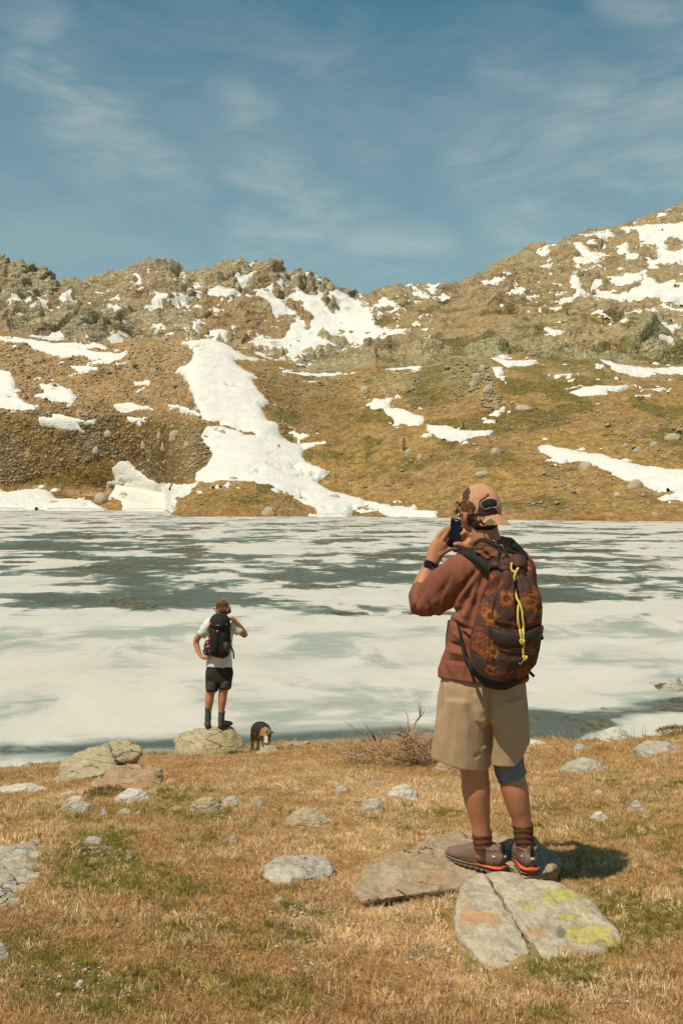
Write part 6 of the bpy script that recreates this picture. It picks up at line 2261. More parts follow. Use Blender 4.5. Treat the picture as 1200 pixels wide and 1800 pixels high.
M_CAP = cloth_mat('camouflage_cotton', None, attr=True, weave=800)


def crown_warp(V):
    # cut by pushing everything below the rim up into it
    c = Q(843, 893, .02)
    rim = c.z - 0.031 + (V[:, 0] - c.x) * 0.06 - (V[:, 1] - c.y) * 0.10
    V = V.copy()
    V[:, 2] = np.where(V[:, 2] < rim, rim - (rim - V[:, 2]) * 0.03, V[:, 2])
    return V


def crown_disp(V, N):
    c = Q(843, 893, .02)
    th = np.arctan2(V[:, 1] - c.y, V[:, 0] - c.x) + 0.35
    s = np.abs(((th / (math.pi / 3)) % 1) - 0.5)
    r = np.hypot(V[:, 0] - c.x, V[:, 1] - c.y)
    return -0.0022 * np.exp(-((0.5 - s) * r * 60) ** 2) + 0.0012 * fbm(V * 40, 2, seed=2)


crown = solid('cap_crown', [EP(842.5, 893, .02, 36, 43.5, 41, YAW_H), EP(843, 893, .02, 36.5, 34, 41.5, YAW_H)], 0.0035, M_CAP, cap_root, smooth=2, warp=crown_warp, disp=crown_disp, paint=camo)
BV_CR = bvh_of(crown)
g_ = Vector((0.60, -0.80, 0)).normalized()
l_ = Vector((0.80, 0.60, 0))
cc = Q(843, 906, .02)
bv, nu_, nv_ = [], 29, 11
for i in range(nv_):
    v = i / (nv_ - 1)
    for j in range(nu_):
        u = -1 + 2 * j / (nu_ - 1)
        edge_ = math.sqrt(max(0, 1 - (u * 0.97) ** 2))
        p = cc + l_ * (u * 0.099 * (1 + 0.03 * v)) + g_ * (edge_ * 0.098 + v * 0.066 * (1 - abs(u) ** 3) - 0.006)
        p.z += 0.020 - 0.034 * abs(u) ** 1.8 - 0.060 * v * (1 - 0.35 * abs(u))
        bv.append(p)
top_ = [tuple(p) for p in bv]
bot_ = [(p.x, p.y, p.z - 0.0035) for p in bv]
fb = [tuple(map(int, q)) for q in grid_faces(nv_, nu_)]
kk = len(top_)
fb += [tuple(i + kk for i in q[::-1]) for q in fb]
edge = [j for j in range(nu_)] + [i * nu_ + nu_ - 1 for i in range(1, nv_)] + [(nv_ - 1) * nu_ + j for j in range(nu_ - 2, -1, -1)] + [i * nu_ for i in range(nv_ - 2, 0, -1)]
fb += [(b, a, a + kk, b + kk) for a, b in zip(edge, edge[1:] + edge[:1])]
brim = solid('cap_brim', [(np.array(top_ + bot_), fb)], 0.0022, M_CAP, cap_root, smooth=1, paint=camo_b)
M_PATCH = cloth_mat('black_embroidery', (0.022, 0.026, 0.020), weave=350, var=0.4)
v, f = patch(BV_CR, [(845, 884), (852, 879), (862, 877), (872, 880)], [(847, 892), (854, 893), (862, 892), (872, 890)], 15, 7, 0.001, 0.003, 0.002)
mesh_obj('cap_patch', v, f, M_PATCH, crown)
tv, tf = tubes([([hit(BV_CR, x, y, .004)[0] for x, y in [(844, 884), (848, 881), (853, 878), (862, 876), (870, 878), (873, 883), (873, 890), (866, 892), (858, 893), (853, 895), (847, 892), (844, 888), (844, 884)]], 0.0011)], 6)
mesh_obj('cap_patch_border', tv, tf, M_CREAMP, crown)

# ================================================================ HIS BACKPACK
pack = empty('backpack', Q(889, 1198, -.2))
tag(pack, 'brown rucksack with orange woven zigzag pattern and yellow cords, worn by the photographer', 'backpack')
PB = np.array((0.085, 0.042, 0.032))
O1, O2, O3, BK = np.array((0.30, 0.12, 0.030)), np.array((0.23, 0.042, 0.020)), np.array((0.30, 0.155, 0.035)), np.array((0.045, 0.024, 0.018))


def motif(px, py, cx_, cy_, w, h, ang, kind):
    c, s = math.cos(ang), math.sin(ang)
    u = ((px - cx_) * c + (py - cy_) * s) / w
    v = (-(px - cx_) * s + (py - cy_) * c) / h
    zz = np.abs(((u * 2.3) % 1) - 0.5) * 0.9
    inside = (np.abs(u) < 1 - 0.25 * zz * 2) & (np.abs(v) < 1)
    out = np.full(px.shape, -1)
    if kind == 'diamond':
        d = np.abs(u) * 0.9 + np.abs(v)
        out = np.where(inside, 0, out)
        out = np.where(inside & (d < 0.85), 2, out)
        out = np.where(inside & (d < 0.68), 1, out)
        out = np.where(inside & (d < 0.40), 3, out)
        out = np.where(inside & (np.abs(np.abs(v) - 0.84) < 0.09) & (((u * 9) % 1) < 0.55), 3, out)
        out = np.where(inside & (d < 0.22), 1, out)
    elif kind == 'zig':
        w_ = v + zz * 1.3 - 0.3
        band_ = np.floor((w_ + 2) * 4.6).astype(int) % 4
        out = np.where(inside, np.array([0, -1, 1, -1])[band_], out)
        out = np.where(inside & (np.abs(v) > 0.86), 1, out)
    elif kind == 'stripe':
        band_ = np.floor((v + 2) * 3.0).astype(int) % 3
        out = np.where((np.abs(u) < 1) & (np.abs(v) < 1), np.array([1, -1, 0])[band_], out)
    return out


MOTIFS = [(890, 1052, 13, 14, .10, 'diamond'), (936, 1055, 22, 13, -.55, 'diamond'), (930, 1048, 24, 11, -.55, 'zig'), (947, 1066, 10, 16, .1, 'diamond'), (852, 1072, 22, 13, .75, 'zig'), (862, 1083, 14, 12, .75, 'diamond'),
          (873, 1022, 10, 9, -.6, 'zig'), (866, 1034, 16, 5, -.65, 'stripe'), (861, 1012, 6, 9, .9, 'stripe'), (838, 1118, 9, 17, .1, 'zig'), (852, 1135, 22, 16, .60, 'zig'), (846, 1146, 20, 4, .60, 'stripe'), (866, 1146, 12, 9, .6, 'diamond'),
          (905, 1140, 36, 6, .12, 'stripe'), (890, 1137, 16, 5, .3, 'zig'), (922, 1135, 18, 5, -.2, 'zig'), (860, 1178, 9, 8, .5, 'diamond'), (880, 1187, 20, 6, .15, 'zig'), (920, 1180, 16, 7, -.3, 'zig'),
          (930, 1096, 24, 4, -.25, 'stripe'), (880, 1101, 26, 2.5, .14, 'stripe'), (925, 998, 8, 10, .5, 'stripe')]


def pack_paint(V, N):
    px, py = vproj(V)
    c = np.ones((len(V), 3)) * PB * (1 + 0.25 * fbm(V * 25, 3, seed=3))[:, None]
    jx = px + 1.2 * fbm(V * 60, 2, seed=7)
    front = N[:, 1] < 0.35
    for (x, y, w, h, a, kd) in MOTIFS:
        m = motif(jx, py, x, y, w, h, a, kd)
        for k, col in enumerate((O1, O2, O3, BK)):
            c[(m == k) & front] = col
    bt = poly_sd([(815, 1140), (822, 1168), (845, 1195), (880, 1212), (930, 1205), (960, 1180), (975, 1215), (820, 1230), (800, 1150)], px, py)
    c[(py > 1196 + 2 * np.sin(px * .05))] = (0.030, 0.024, 0.02)
    pr = poly_sd([(862, 978), (885, 975), (886, 1000), (862, 1003)], px, py)
    c[pr > 0] = (0.035, 0.022, 0.018)
    fold_shade = poly_sd([(902, 1008), (906, 1008), (911, 1040), (914, 1066), (906, 1068), (902, 1040)], px, py)
    c[fold_shade > 0] = (0.016, 0.010, 0.008)  # shade inside the central fold, painted into the cloth colour
    return c


pack_folds = [(905, 1003, 909, 1068, 4, -3.2), (893, 1005, 884, 1040, 5, 1.2), (916, 1010, 930, 1045, 5, 1.1), (880, 1012, 862, 1045, 4, -1.8), (874, 1008, 858, 1040, 4, 1.0), (888, 1030, 866, 1095, 4, 1.2),
              (882, 1030, 860, 1090, 3, -1.2), (925, 1000, 938, 1040, 4, -1.5), (896, 1085, 905, 1100, 8, -1.0), (940, 1085, 925, 1100, 7, .8), (868, 1100, 900, 1107, 4, -1.5), (900, 1108, 950, 1098, 4, -1.5),
              (866, 1130, 872, 1185, 3, -.8), (868, 1135, 905, 1150, 4, .8), (905, 1150, 940, 1140, 4, .6), (845, 1090, 832, 1150, 8, .4), (860, 1095, 862, 1150, 3, -.9), (890, 1165, 930, 1160, 8, .7), (915, 1060, 922, 1090, 6, .7), (886, 995, 902, 1003, 4, -1.5)]


def pack_disp(V, N):
    px, py = vproj(V)
    th = (px - 905) * 0.28
    top = sstep(1060, 995, py)
    return segfold(V, pack_folds, 0.0085) + 0.006 * np.sin(th) * top + 0.003 * fbm(V * 16, 3, ridged=True, seed=14)


M_PACK = cloth_mat('woven_rucksack_cloth', None, attr=True, weave=500, fold=0.6)
bag = solid('bag', [
    LP([(896, 984, -.17, 26, 16), (897, 992, -.175, 34, 24), (899, 1008, -.185, 40, 30), (900, 1030, -.20, 44, 37), (900, 1055, -.21, 51, 43), (896, 1085, -.215, 56.5, 45), (890, 1115, -.22, 60, 46), (885, 1145, -.22, 59.5, 45), (884, 1170, -.21, 55, 43), (887, 1187, -.20, 45, 36), (890, 1196, -.195, 34, 27)], n=40, cap=(.3, .35)),
], 0.0036, M_PACK, pack, smooth=2, disp=pack_disp, paint=pack_paint)
BV_BG = bvh_of(bag)
M_LEATH = cloth_mat('dark_leather', (0.040, 0.026, 0.021), weave=200, rough=0.5)
M_BRLEA = cloth_mat('brown_canvas_tab', (0.085, 0.038, 0.028), weave=300, rough=0.7)
M_YEL = cloth_mat('yellow_cord', (0.62, 0.47, 0.10), weave=260, var=0.25)
# pocket with dark lid
v, f = patch(BV_BG, [(863, 1104), (885, 1109), (908, 1112), (930, 1108), (951, 1099)], [(867, 1128), (880, 1137), (905, 1138), (928, 1133), (949, 1118)], 30, 11, 0.001, 0.006, 0.012)
mesh_obj('pocket_lid', v, f, M_LEATH, pack)
v, f = patch(BV_BG, [(858, 987), (868, 984), (881, 986)], [(857, 1002), (868, 1000), (881, 1002)], 12, 8, 0.004, 0.010, 0.006)
mesh_obj('leather_corner', v, f, M_LEATH, pack)
v, f = patch(BV_BG, [(880, 986), (890, 985), (899, 987)], [(880, 1003), (890, 1004), (899, 1003)], 10, 8, 0.003, 0.008, 0.003)
mesh_obj('rolled_rim', v, f, M_BRLEA, pack)
v, f = patch(BV_BG, [(902, 979), (910, 979), (921, 983)], [(903, 996), (911, 998), (922, 998)], 10, 8, 0.003, 0.012, 0.004)
mesh_obj('rolled_rim', v, f, M_BRLEA, pack)
v, f = patch(BV_BG, [(884, 1005), (894, 1000), (903, 999)], [(868, 1090), (880, 1096), (904, 1100)], 40, 90, 0.001, 0.004, 0.010)
pn = mesh_obj('front_panel', v, f, M_PACK, pack, colors=pack_paint(v, np.tile([0., -1., 0.], (len(v), 1))))
# cords with knots
vs = []
for pts in ([(899, 992), (902, 1003), (905, 1030), (906, 1055), (909, 1085), (912, 1110), (914, 1126)], [(911, 1000), (908, 1020), (910, 1042), (915, 1065), (918, 1090), (918, 1115), (917, 1135), (917, 1155)]):
    vs.append(([hit(BV_BG, x, y, .016)[0] for x, y in crom(pts, 4)], 0.0048))
tv, tf = tubes(vs, 9)
cd = mesh_obj('cord', tv, tf, M_YEL, pack)


def knot(px, py, r, nm):
    c = hit(BV_BG, px, py, .020)[0]
    ps = []
    for i in range(22):
        t = i / 22 * 6.2832
        ps.append(Vector((math.sin(t) + 2 * math.sin(2 * t), -math.sin(3 * t) * 0.8, math.cos(t) - 2 * math.cos(2 * t))) * r * 0.33 + c)
    ps.append(ps[0])
    v, f = tubes([(ps, r * 0.52)], 8)
    mesh_obj(nm, v, f, M_YEL, cd)


knot(914, 1127, .0095, 'knot')
knot(917.5, 1156, .0085, 'knot')
tv, tf = tubes([([hit(BV_BG, 917, 1158, .018)[0], hit(BV_BG, 911, 1165, .015)[0], hit(BV_BG, 909, 1163, .014)[0]], 0.0011)], 5)
mesh_obj('thread', tv, tf, M_CREAMP, cd)


# straps: over the shoulders, down the sides, the grab handle and the bottom edging
def lerp3(pts):
    return [Vector(p) for p in crom([tuple(p) for p in pts], 5)]


hd = lerp3([Q(801, 978, .09), Q(808, 971, .04), Q(822, 973, -.03), Q(838, 981, -.085), Q(853, 993, -.118), Q(866, 1008, -.135)])
mesh_obj('shoulder_strap', *ribbon3(hd, [Vector((-0.35, -0.45, 0.8)).normalized()] * 12 + [Vector((-0.2, -0.9, 0.4)).normalized()] * (len(hd) - 12), 0.044, 0.007), M_BLACKW, pack)
sp = ribbon(BV_SH, [(917, 996), (920, 985), (915, 972), (905, 962), (898, 958)], 0.042, 0.008, 0.002)
mesh_obj('shoulder_strap', *sp, M_BLACKW, pack)
hd = lerp3([Q(832, 957, -.10), Q(846, 949, -.12), Q(862, 954, -.14), Q(880, 962, -.16), Q(900, 970, -.16), Q(917, 976, -.13)])
mesh_obj('grab_handle', *ribbon3(hd, [Vector((0.1, -0.7, 0.7)).normalized()] * len(hd), 0.020, 0.004), M_BLACKW, pack)
hd = lerp3([Q(875, 962, -.155), Q(878, 970, -.18), Q(876, 980, -.19), Q(872, 990, -.20)])
mesh_obj('webbing_loop', *ribbon3(hd, [Vector((0, -1, 0.2)).normalized()] * len(hd), 0.016, 0.003), M_BLACKW, pack)
hd = lerp3([Q(884, 966, -.17), Q(890, 974, -.20), Q(886, 982, -.21)])
mesh_obj('webbing_loop', *ribbon3(hd, [Vector((0, -1, 0.2)).normalized()] * len(hd), 0.014, 0.003), M_BLACKW, pack)
tv, tf = tubes([(lerp3([Q(862, 952, -.14), Q(868, 950, -.15), Q(871, 957, -.15), Q(864, 958, -.15)]), 0.0018), (lerp3([Q(876, 959, -.16), Q(882, 958, -.17), Q(884, 965, -.17)]), 0.0018)], 6)
mesh_obj('metal_ring', tv, tf, M_METAL, pack)
hd = lerp3([Q(800, 1085, -.02), Q(806, 1105, -.08), Q(812, 1135, -.13), Q(819, 1160, -.19), Q(832, 1180, -.24), Q(852, 1194, -.27)])
mesh_obj('side_strap', *ribbon3(hd, [Vector((-0.75, -0.65, 0)).normalized()] * len(hd), [0.008, 0.010, 0.014, 0.022, 0.030, 0.036], 0.003), M_BLACKW, pack)
hd = lerp3([Q(789, 1090, .02), Q(785, 1120, .02), Q(784, 1150, .0), Q(779, 1180, -.02), Q(776, 1192, -.03)])
mesh_obj('loose_strap', *ribbon3(hd, [Vector((-0.75, -0.65, 0)).normalized()] * len(hd), 0.010, 0.003), M_BLACKW, pack)
v, f = ribbon(BV_BG, [(826, 1165), (838, 1180), (852, 1191), (872, 1198), (895, 1199), (918, 1196), (930, 1190)], 0.030, 0.004, 0.000)
mesh_obj('bottom_edging', v, f, M_BLACKW, pack)
for (x, y, ex, ey) in ((949, 1112, 953, 1124), (931, 1182, 938, 1189)):
    a, b = Q(x, y, -.17), Q(ex, ey, -.16)
    mesh_obj('strap_end', *ribbon3([a, a.lerp(b, .5), b], [Vector((.3, -1, 0)).normalized()] * 3, 0.012, 0.003), M_BLACKW, pack)
for pts in ([(877, 1012), (869, 1050), (862, 1094)], [(862, 1096), (860, 1130), (856, 1165)], [(864, 1101), (885, 1106), (908, 1109), (930, 1105), (950, 1096)]):
    v, f = ribbon(BV_BG, pts, 0.0022, 0.0012, 0.001)
    mesh_obj('piping', v, f, M_BRLEA, pack)

# ================================================================ THE SECOND MAN
DM = 13.25
M_WHITE = cloth_mat('white_tshirt_cotton', (0.66, 0.65, 0.60), weave=200, fold=0.5)
M_BLKSH = cloth_mat('black_shorts_cloth', (0.034, 0.032, 0.024), weave=200, fold=0.5)
M_GRYSH = cloth_mat('grey_shorts_panel', (0.075, 0.070, 0.058), weave=200)
M_SKIN2 = skin_mat('orange_tan_skin', (0.50, 0.215, 0.10), (0.56, 0.25, 0.13))  # brighter, more orange skin tone of the second man
M_HAIR2 = cloth_mat('reddish_brown_hair', (0.125, 0.050, 0.024), weave=120, var=0.5)
M_PK2 = cloth_mat('black_pack_cloth', (0.028, 0.026, 0.021), weave=200, fold=0.6)
M_PK3 = cloth_mat('grey_pack_mesh', (0.085, 0.075, 0.058), weave=200)
M_SOCK2 = cloth_mat('grey_green_sock', (0.080, 0.098, 0.086), weave=200)
M_BOOT = cloth_mat('brown_hiking_boot', (0.19, 0.125, 0.08), weave=100, var=0.3)
M_BOOTD = cloth_mat('dark_boot_trim', (0.045, 0.035, 0.028), weave=100)
M_RED = material('orange_red_trim', lambda N: N.bsdf((0.62, 0.10, 0.045), 0.6, None, 0.3))
M_PINK = material('pink_cloth', lambda N: N.bsdf((0.60, 0.10, 0.15), 0.7, None, 0.2))

m2 = empty('person', Q(378, 1279, 0))
tag(m2, 'man in white t-shirt and black shorts on a boulder, hand on his hip', 'person')
b2 = [EP(390, 1068, .01, 9.8, 12.5, 11.5, .9), EP(385, 1073, .04, 6.5, 7, 7.5, .9), EP(379.8, 1070, .05, 2.0, 2.2, 2.2), EP(386, 1070.5, -.06, 1.6, 3, 2),
      LP([(391, 1072, .0, 7), (390, 1082, 0, 7.2), (390, 1090, 0, 10, 9)]),
      LP([(389, 1092, 0, 19, 11), (388, 1115, 0, 19, 12), (387, 1145, 0, 17, 11), (386, 1170, 0, 19, 13), (386, 1190, 0, 20, 13)]),
      LP([(370, 1094, 0, 7), (358, 1108, 0, 6.6), (347, 1122, .02, 5.6), (345, 1130, .03, 5.4), (348, 1142, .0, 4.6), (353, 1152, -.04, 3.6), (357, 1156, -.06, 3.3, 2.6)]),
      LP([(356, 1155.5, -.06, 3.4, 2.6), (361, 1156, -.09, 4.0, 2.4), (365, 1154, -.11, 3.4, 2.2)], side=(0, 0, 1)),
      LP([(408, 1096, 0, 7), (420, 1108, .02, 6.4), (431, 1117, .05, 5.2)]),
      LP([(431, 1117, .05, 5.2), (427, 1109, .02, 4.9), (420, 1099, -.02, 4.2), (413, 1091, -.05, 3.3)]),
      LP([(414, 1092, -.05, 3.3, 2.8), (409, 1088, -.08, 4.0, 2.4), (404, 1087, -.10, 3.4, 2.2)], side=(0, 0, 1)),
      LP([(373, 1185, 0, 11.5, 12), (371, 1210, 0, 9.5), (369, 1222, 0, 8, 8.5), (368, 1232, 0, 7.6, 8.5), (367, 1245, 0, 6, 6.5), (366, 1258, 0, 4.8, 5.2), (366, 1268, 0, 4.6)]),
      LP([(398, 1185, 0, 11, 12), (394, 1207, 0, 9.2), (392, 1220, 0, 7.8, 8.5), (391, 1232, 0, 7.4, 8.5), (389.5, 1245, 0, 6, 6.5), (389, 1258, 0, 4.8, 5.2), (388, 1268, 0, 4.6)])]
for k in range(4):
    b2.append(LP([(362 + k * .2, 1153.5 + k * 1.5, -.09, 1.1), (365.5, 1153 + k * 1.5, -.115, 1.05), (369 - k * .4, 1152.5 + k * 1.6, -.11, .95)], n=10, sub=3))
    b2.append(LP([(407 - k * .4, 1085.5 + k * 1.5, -.09, 1.1), (403.5 - k * .5, 1085.4 + k * 1.5, -.115, 1.05), (400.5 - k * .5, 1086.5 + k * 1.5, -.125, .95)], n=10, sub=3))
b2.append(LP([(359, 1153, -.05, 1.3), (361, 1149.5, -.05, 1.2), (363, 1147.5, -.06, 1.0)], n=10, sub=3))
b2.append(LP([(412, 1088, -.06, 1.3), (410, 1084.5, -.06, 1.2), (407, 1083, -.07, 1.0)], n=10, sub=3))
solid('body', b2, 0.0068, M_SKIN2, m2, smooth=2)
solid('hair', [EP(391, 1065.5, .005, 11.2, 10.5, 12.3, .9), EP(394, 1072, -.02, 9.5, 9.5, 10, .9), EP(401.5, 1073.5, -.06, 5.0, 5.2, 5.0), EP(403, 1069, -.05, 3, 2.4, 3)], 0.006, M_HAIR2, m2, smooth=1,
      disp=lambda V, N: 0.012 * fbm(V * 34, 3, seed=2))
tv, tf = tubes([([Q(386, 1069, -.055), Q(380, 1069, .0), Q(377, 1070, .05)], 0.004), ([Q(377, 1067.5, .06), Q(375.6, 1070, .06), Q(376.4, 1073, .06), Q(379, 1073, .06), Q(379.5, 1069, .06)], 0.004)], 6)
mesh_obj('glasses', tv, tf, M_BLACKP, m2)
solid('shirt', [LP([(390, 1085.5, 0, 9, 9), (390, 1089, 0, 15, 11), (389, 1094, 0, 21, 13), (388, 1106, 0, 22.5, 14), (387.5, 1130, 0, 20.5, 14), (386, 1152, 0, 21, 14.5), (385.5, 1171, 0, 23.5, 15.5)], n=30, cap=(.1, .05)),
                LP([(374, 1093, 0, 9.5), (365, 1101, 0, 10), (357, 1112, .01, 9.2), (353, 1117, .01, 8.8)], cap=(.3, .05)),
                LP([(404, 1094, 0, 9.5), (412, 1101, .01, 9.8), (420, 1109, .02, 9.2), (422.5, 1112, .02, 8.8)], cap=(.3, .05))], 0.0085, M_WHITE, m2, smooth=3,
      disp=lambda V, N: 0.010 * fbm(V * np.array([9, 9, 5]), 3, ridged=True, seed=5))
sh2 = solid('shorts', [LP([(386.5, 1163, 0, 19.5, 12), (386, 1170, 0, 21, 13.5), (386, 1177, 0, 23.5, 16), (385.5, 1189, 0, 24, 16), (385, 1197, 0, 23, 15)], n=30, cap=(.1, .3)),
                       LP([(374.5, 1182, 0, 12, 15), (373.5, 1200, 0, 11.5, 14.5), (373, 1214, 0, 10.3, 13.5)], cap=(.3, .06)),
                       LP([(397, 1182, 0, 12.5, 15), (396.5, 1198, 0, 12, 14.5), (396, 1210, 0, 11, 13.5)], cap=(.3, .06))], 0.0085, M_BLKSH, m2, smooth=3,
            disp=lambda V, N: 0.008 * fbm(V * np.array([8, 8, 4]), 3, ridged=True, seed=6))
B2 = bvh_of(sh2)
LASTD[0] = 13.2
v, f = patch(B2, [(364, 1200), (372, 1199), (381, 1203)], [(364, 1213), (372, 1215), (380, 1214)], 12, 8, 0.001, 0.004, 0.004)
mesh_obj('shorts_panel', v, f, M_GRYSH, m2)
v, f = patch(B2, [(385, 1204), (395, 1198), (406, 1196)], [(387, 1209), (396, 1211), (404, 1211)], 12, 8, 0.001, 0.004, 0.004)
mesh_obj('shorts_panel', v, f, M_GRYSH, m2)
for rows in ([(366.5, 1243, 0, 6.6, 7), (366, 1253, 0, 5.6, 6), (365.5, 1266, 0, 5.8, 6.6)], [(390, 1250, 0, 6.4, 6.8), (389.3, 1258, 0, 5.6, 6), (388.5, 1268, 0, 5.8, 6.6)]):
    solid('sock', [LP(rows, cap=(.03, .03))], 0.006, M_SOCK2, m2, smooth=1)


def boot(px, py, yaw):
    Mw = Matrix.Translation(Q(px, py, -.03)) @ Matrix.Rotation(yaw, 4, 'Z') @ Matrix.Scale(0.93, 4)

    def W(p):
        v, f = p
        v = np.hstack([v, np.ones((len(v), 1))]) @ np.array(Mw).T
        return v[:, :3], f
    s = solid('boot', [W(limb([(0.0, 0, .06, .030, .04), (0.04, 0, .065, .042, .05), (0.10, 0, .06, .042, .045), (0.17, 0, .05, .048, .034), (0.24, 0, .04, .044, .024), (0.275, 0, .034, .028, .016)], side=(0, 1, 0))),
                       W(limb([(0.05, 0, .06, .042, .045), (0.045, 0, .11, .042, .044), (0.04, 0, .145, .046, .047)], side=(0, 1, 0), cap=(.2, .04)))], 0.006, M_BOOT, m2, smooth=1)
    solid('boot_sole', [W(limb([(-0.008, 0, .018, .034, .016), (0.03, 0, .018, .048, .017), (0.12, 0, .018, .046, .016), (0.2, 0, .018, .053, .016), (0.285, 0, .022, .034, .013)], side=(0, 1, 0)))], 0.006, M_BOOTD, s, smooth=1)
    solid('boot_collar', [W(limb([(0.043, 0, .128, .049, .050), (0.040, 0, .150, .049, .050)], side=(0, 1, 0), cap=(.1, .1)))], 0.006, M_BOOTD, s, smooth=1)


boot(366, 1280, math.radians(100))
boot(386, 1281, math.radians(60))

pk = empty('backpack', Q(387, 1152, -.1))
tag(pk, 'black hiking rucksack with small orange details worn by the man on the boulder', 'backpack')
bg2 = solid('bag', [LP([(387, 1083, -.13, 13, 9), (386.5, 1090, -.15, 16.5, 13), (386, 1103, -.16, 18.5, 15), (386, 1120, -.165, 19, 16.5), (385.5, 1136, -.165, 20, 17), (385, 1147, -.16, 18, 15), (384.5, 1151, -.155, 14, 12)], n=30, cap=(.4, .3)),
                    EP(365, 1137, -.10, 5, 13, 9)], 0.0085, M_PK2, pk, smooth=2, disp=lambda V, N: 0.012 * fbm(V * 9, 3, ridged=True, seed=15))
B3 = bvh_of(bg2)
v, f = patch(B3, [(373, 1086), (387, 1080.5), (401, 1086)], [(371, 1101), (384, 1106), (400, 1101)], 16, 8, 0.002, 0.010, 0.012)
mesh_obj('lid', v, f, M_PK2, pk)
v, f = patch(B3, [(371, 1104), (378, 1106), (382, 1108)], [(371, 1128), (376, 1146), (381, 1150)], 10, 12, 0.001, 0.006, 0.010)
mesh_obj('side_panel', v, f, M_PK3 if False else M_PK2, pk)
v, f = patch(B3, [(393, 1131), (398, 1129), (403, 1132)], [(393, 1142), (398, 1146), (403, 1146)], 10, 8, 0.001, 0.006, 0.012)
mesh_obj('mesh_pocket', v, f, M_PK3, pk)
v, f = patch(B3, [(357, 1129), (361, 1124), (366, 1131)], [(360, 1143), (365, 1149), (372, 1149)], 10, 8, 0.001, 0.004, 0.01)
mesh_obj('side_pocket', v, f, M_PK3, pk)
v, f = ribbon(B3, [(382.5, 1103), (382.5, 1120), (382, 1140)], 0.020, 0.008, 0.002)
mesh_obj('centre_strap', v, f, M_BLACKW, pk)
for x, y, r in ((372, 1097, .018), (397, 1098, .013), (358, 1123, .018), (359, 1127, .015)):
    v, f = ellip(hit(B3, x, y, .012)[0], (r, .008, r * 1.2), n=12, m=8)
    mesh_obj('orange_toggle', v, f, M_RED, pk)
v, f = join([ellip(hit(B3, 367.5, 1136, .015)[0], (.028, .014, .020), n=14, m=8), ellip(hit(B3, 366.5, 1131.5, .015)[0], (.014, .010, .018), n=14, m=8)])
mesh_obj('pink_cloth', v, f, M_PINK, pk)
# small white cross shaped buckle and chevron mark
a = hit(B3, 382.7, 1110, .016)[0]
v, f = join([box_parts(a, (.030, .006, .006), Matrix.Rotation(.9, 3, 'Y')), box_parts(a, (.030, .006, .006), Matrix.Rotation(-.9, 3, 'Y'))])
mesh_obj('buckle_mark', v, f, M_CREAMP, pk)
a = hit(B3, 384, 1099.5, .024)[0]
v, f = join([box_parts(a + Vector((-.008, 0, 0)), (.020, .005, .006), Matrix.Rotation(-.6, 3, 'Y')), box_parts(a + Vector((.008, 0, 0)), (.020, .005, .006), Matrix.Rotation(.6, 3, 'Y'))])
mesh_obj('logo_mark', v, f, M_CREAMP, pk)
for pts in ([Q(405, 1110, -.05), Q(406, 1118, -.03), Q(403, 1128, -.04), Q(406, 1136, -.05), Q(410, 1146, -.07), Q(411, 1158, -.07)], [Q(360, 1140, -.08), Q(358, 1146, -.08), Q(362, 1151, -.09), Q(367, 1151, -.1)]):
    hd = lerp3(pts)
    mesh_obj('hip_strap', *ribbon3(hd, [Vector((0, -1, 0))] * len(hd), 0.020, 0.005), M_BLACKW, pk)

# ================================================================ THE DOG
DM = 13.2
C_BLK, C_TAN, C_CRM, C_BRNF = np.array((0.030, 0.028, 0.022)), np.array((0.30, 0.165, 0.075)), np.array((0.62, 0.52, 0.38)), np.array((0.10, 0.055, 0.03))


def dog_paint(V, N):
    px, py = vproj(V)
    dd = V[:, 1] - DM
    n = fbm(V * 30, 3, seed=3)
    c = np.ones((len(V), 3)) * C_TAN
    c[(py + 5 * n < 1287) & (dd > -.16)] = C_BLK
    c[poly_sd([(447, 1276), (462, 1266), (478, 1276), (477, 1288), (466, 1285), (458, 1290), (453, 1297), (449, 1285)], px, py + 2 * n) > 0] = C_BLK
    head = dd < -.17
    c[head] = C_TAN * 1.05
    c[head & (np.hypot((px - 461) / 3.0, (py - 1296) / 2.8) < 1)] = C_BRNF * .5
    c[head & (np.hypot((px - 475) / 3.2, (py - 1294) / 4) < 1)] = C_BRNF * .5
    c[head & (np.hypot((px - 461) / 4, (py - 1306) / 3.6) < 1)] = C_BRNF
    c[head & (np.abs(px - 467.5 + (py - 1300) * 0.05) < 1.6 + 0.22 * np.maximum(py - 1292, 0)) & (py > 1288)] = C_CRM
    c[head & (n > .25)] = C_BRNF
    c[(py > 1303) & (dd > -.15)] = C_CRM
    return c


def dog_mat(N):
    co = N.coord('Object')
    n = N.noise(N.mapping(co, scale=(1, 1, .4)), 90, 4, 0.7)
    vm = N.n('ShaderNodeVectorMath', operation='SCALE')
    N.put(vm.inputs[0], N.attr('Col'))
    N.put(vm.inputs['Scale'], N.rng(n, .3, .7, .6, 1.4))
    N.bsdf(vm.outputs[0], .8, N.bump(n, .6, .01), .2)


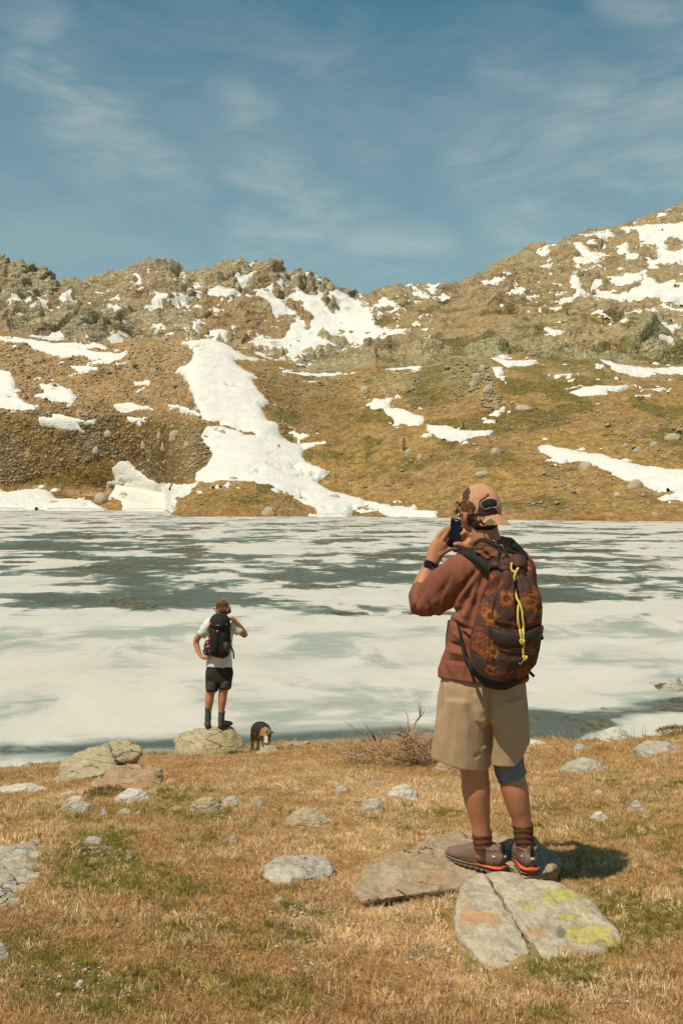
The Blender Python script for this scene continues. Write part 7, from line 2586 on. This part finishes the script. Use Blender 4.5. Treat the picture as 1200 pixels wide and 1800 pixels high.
M_FUR = material('dog_fur', dog_mat)
dg_ = empty('dog', Q(459, 1325, 0.1))
tag(dg_, 'black and tan dog with a pale face sniffing behind a rock at the lake edge', 'dog')
dparts = [LP([(450.5, 1284, .42, 10, 11), (454, 1281.5, .25, 12, 12.5), (459, 1282, .08, 13.5, 13.5), (464, 1285, -.06, 12.5, 13), (467.5, 1287, -.17, 9.5, 10)]),
          LP([(466, 1285, -.10, 10), (468, 1289, -.2, 9), (467.5, 1293, -.26, 9)]),
          EP(467.5, 1294, -.25, 8.8, 8.2, 9), LP([(467.5, 1297, -.29, 6.2, 6), (467.8, 1303, -.345, 4.3, 4.2), (468, 1307.5, -.375, 3.4, 3.2)]),
          LP([(446.5, 1290, .40, 6.5, 9), (445, 1299, .36, 4.8, 6.5), (444, 1306, .42, 3.0, 3.4), (443.5, 1314, .47, 2.5, 2.6), (443.5, 1323, .42, 2.6, 3), (443.5, 1325, .38, 3, 3.6)]),
          LP([(456, 1292, .42, 6, 8), (455, 1301, .40, 4.2, 5.5), (454, 1308, .46, 2.8, 3.2), (454, 1323, .44, 2.6, 3)]),
          LP([(461, 1290, -.02, 5.4, 6), (461, 1302, -.04, 3.7, 4), (460.5, 1311, -.02, 3.0, 3.0), (460.5, 1322, -.04, 2.8, 3), (460.5, 1324.5, -.08, 3.2, 4)]),
          LP([(472, 1290, -.02, 5, 6), (472, 1302, -.04, 3.5, 4), (472, 1311, -.02, 2.9, 3.0), (472, 1322, -.04, 2.8, 3), (472, 1324.5, -.08, 3.2, 4)]),
          LP([(474, 1288.5, -.22, 3.0, 1.6), (478, 1287, -.22, 3.0, 1.3), (482.5, 1287.5, -.225, 1.0, .8)], side=(0, 0, 1)),
          LP([(461, 1290, -.22, 3, 1.6), (456.5, 1293, -.23, 3.0, 1.4), (454, 1297.5, -.24, 1.1, .9)], side=(0, 0, 1)),
          LP([(450, 1277, .48, 3), (447, 1276, .62, 2.4), (445, 1280, .74, 1.6), (444, 1287, .80, 1)])]
dgb = solid('body', dparts, 0.0085, M_FUR, dg_, smooth=2, disp=lambda V, N: 0.005 * fbm(V * 40, 3, seed=12), paint=dog_paint)
BD = bvh_of(dgb)
LASTD[0] = 13.0
for x in (464.6, 471.4):
    v, f = ellip(hit(BD, x, 1299.8, .002)[0], (.010, .008, .010), n=12, m=8)
    mesh_obj('eye', v, f, M_BLACKP, dg_)
v, f = ellip(hit(BD, 468.1, 1308.4, .001)[0], (.016, .012, .011), n=12, m=8)
mesh_obj('nose', v, f, M_BLACKP, dg_)
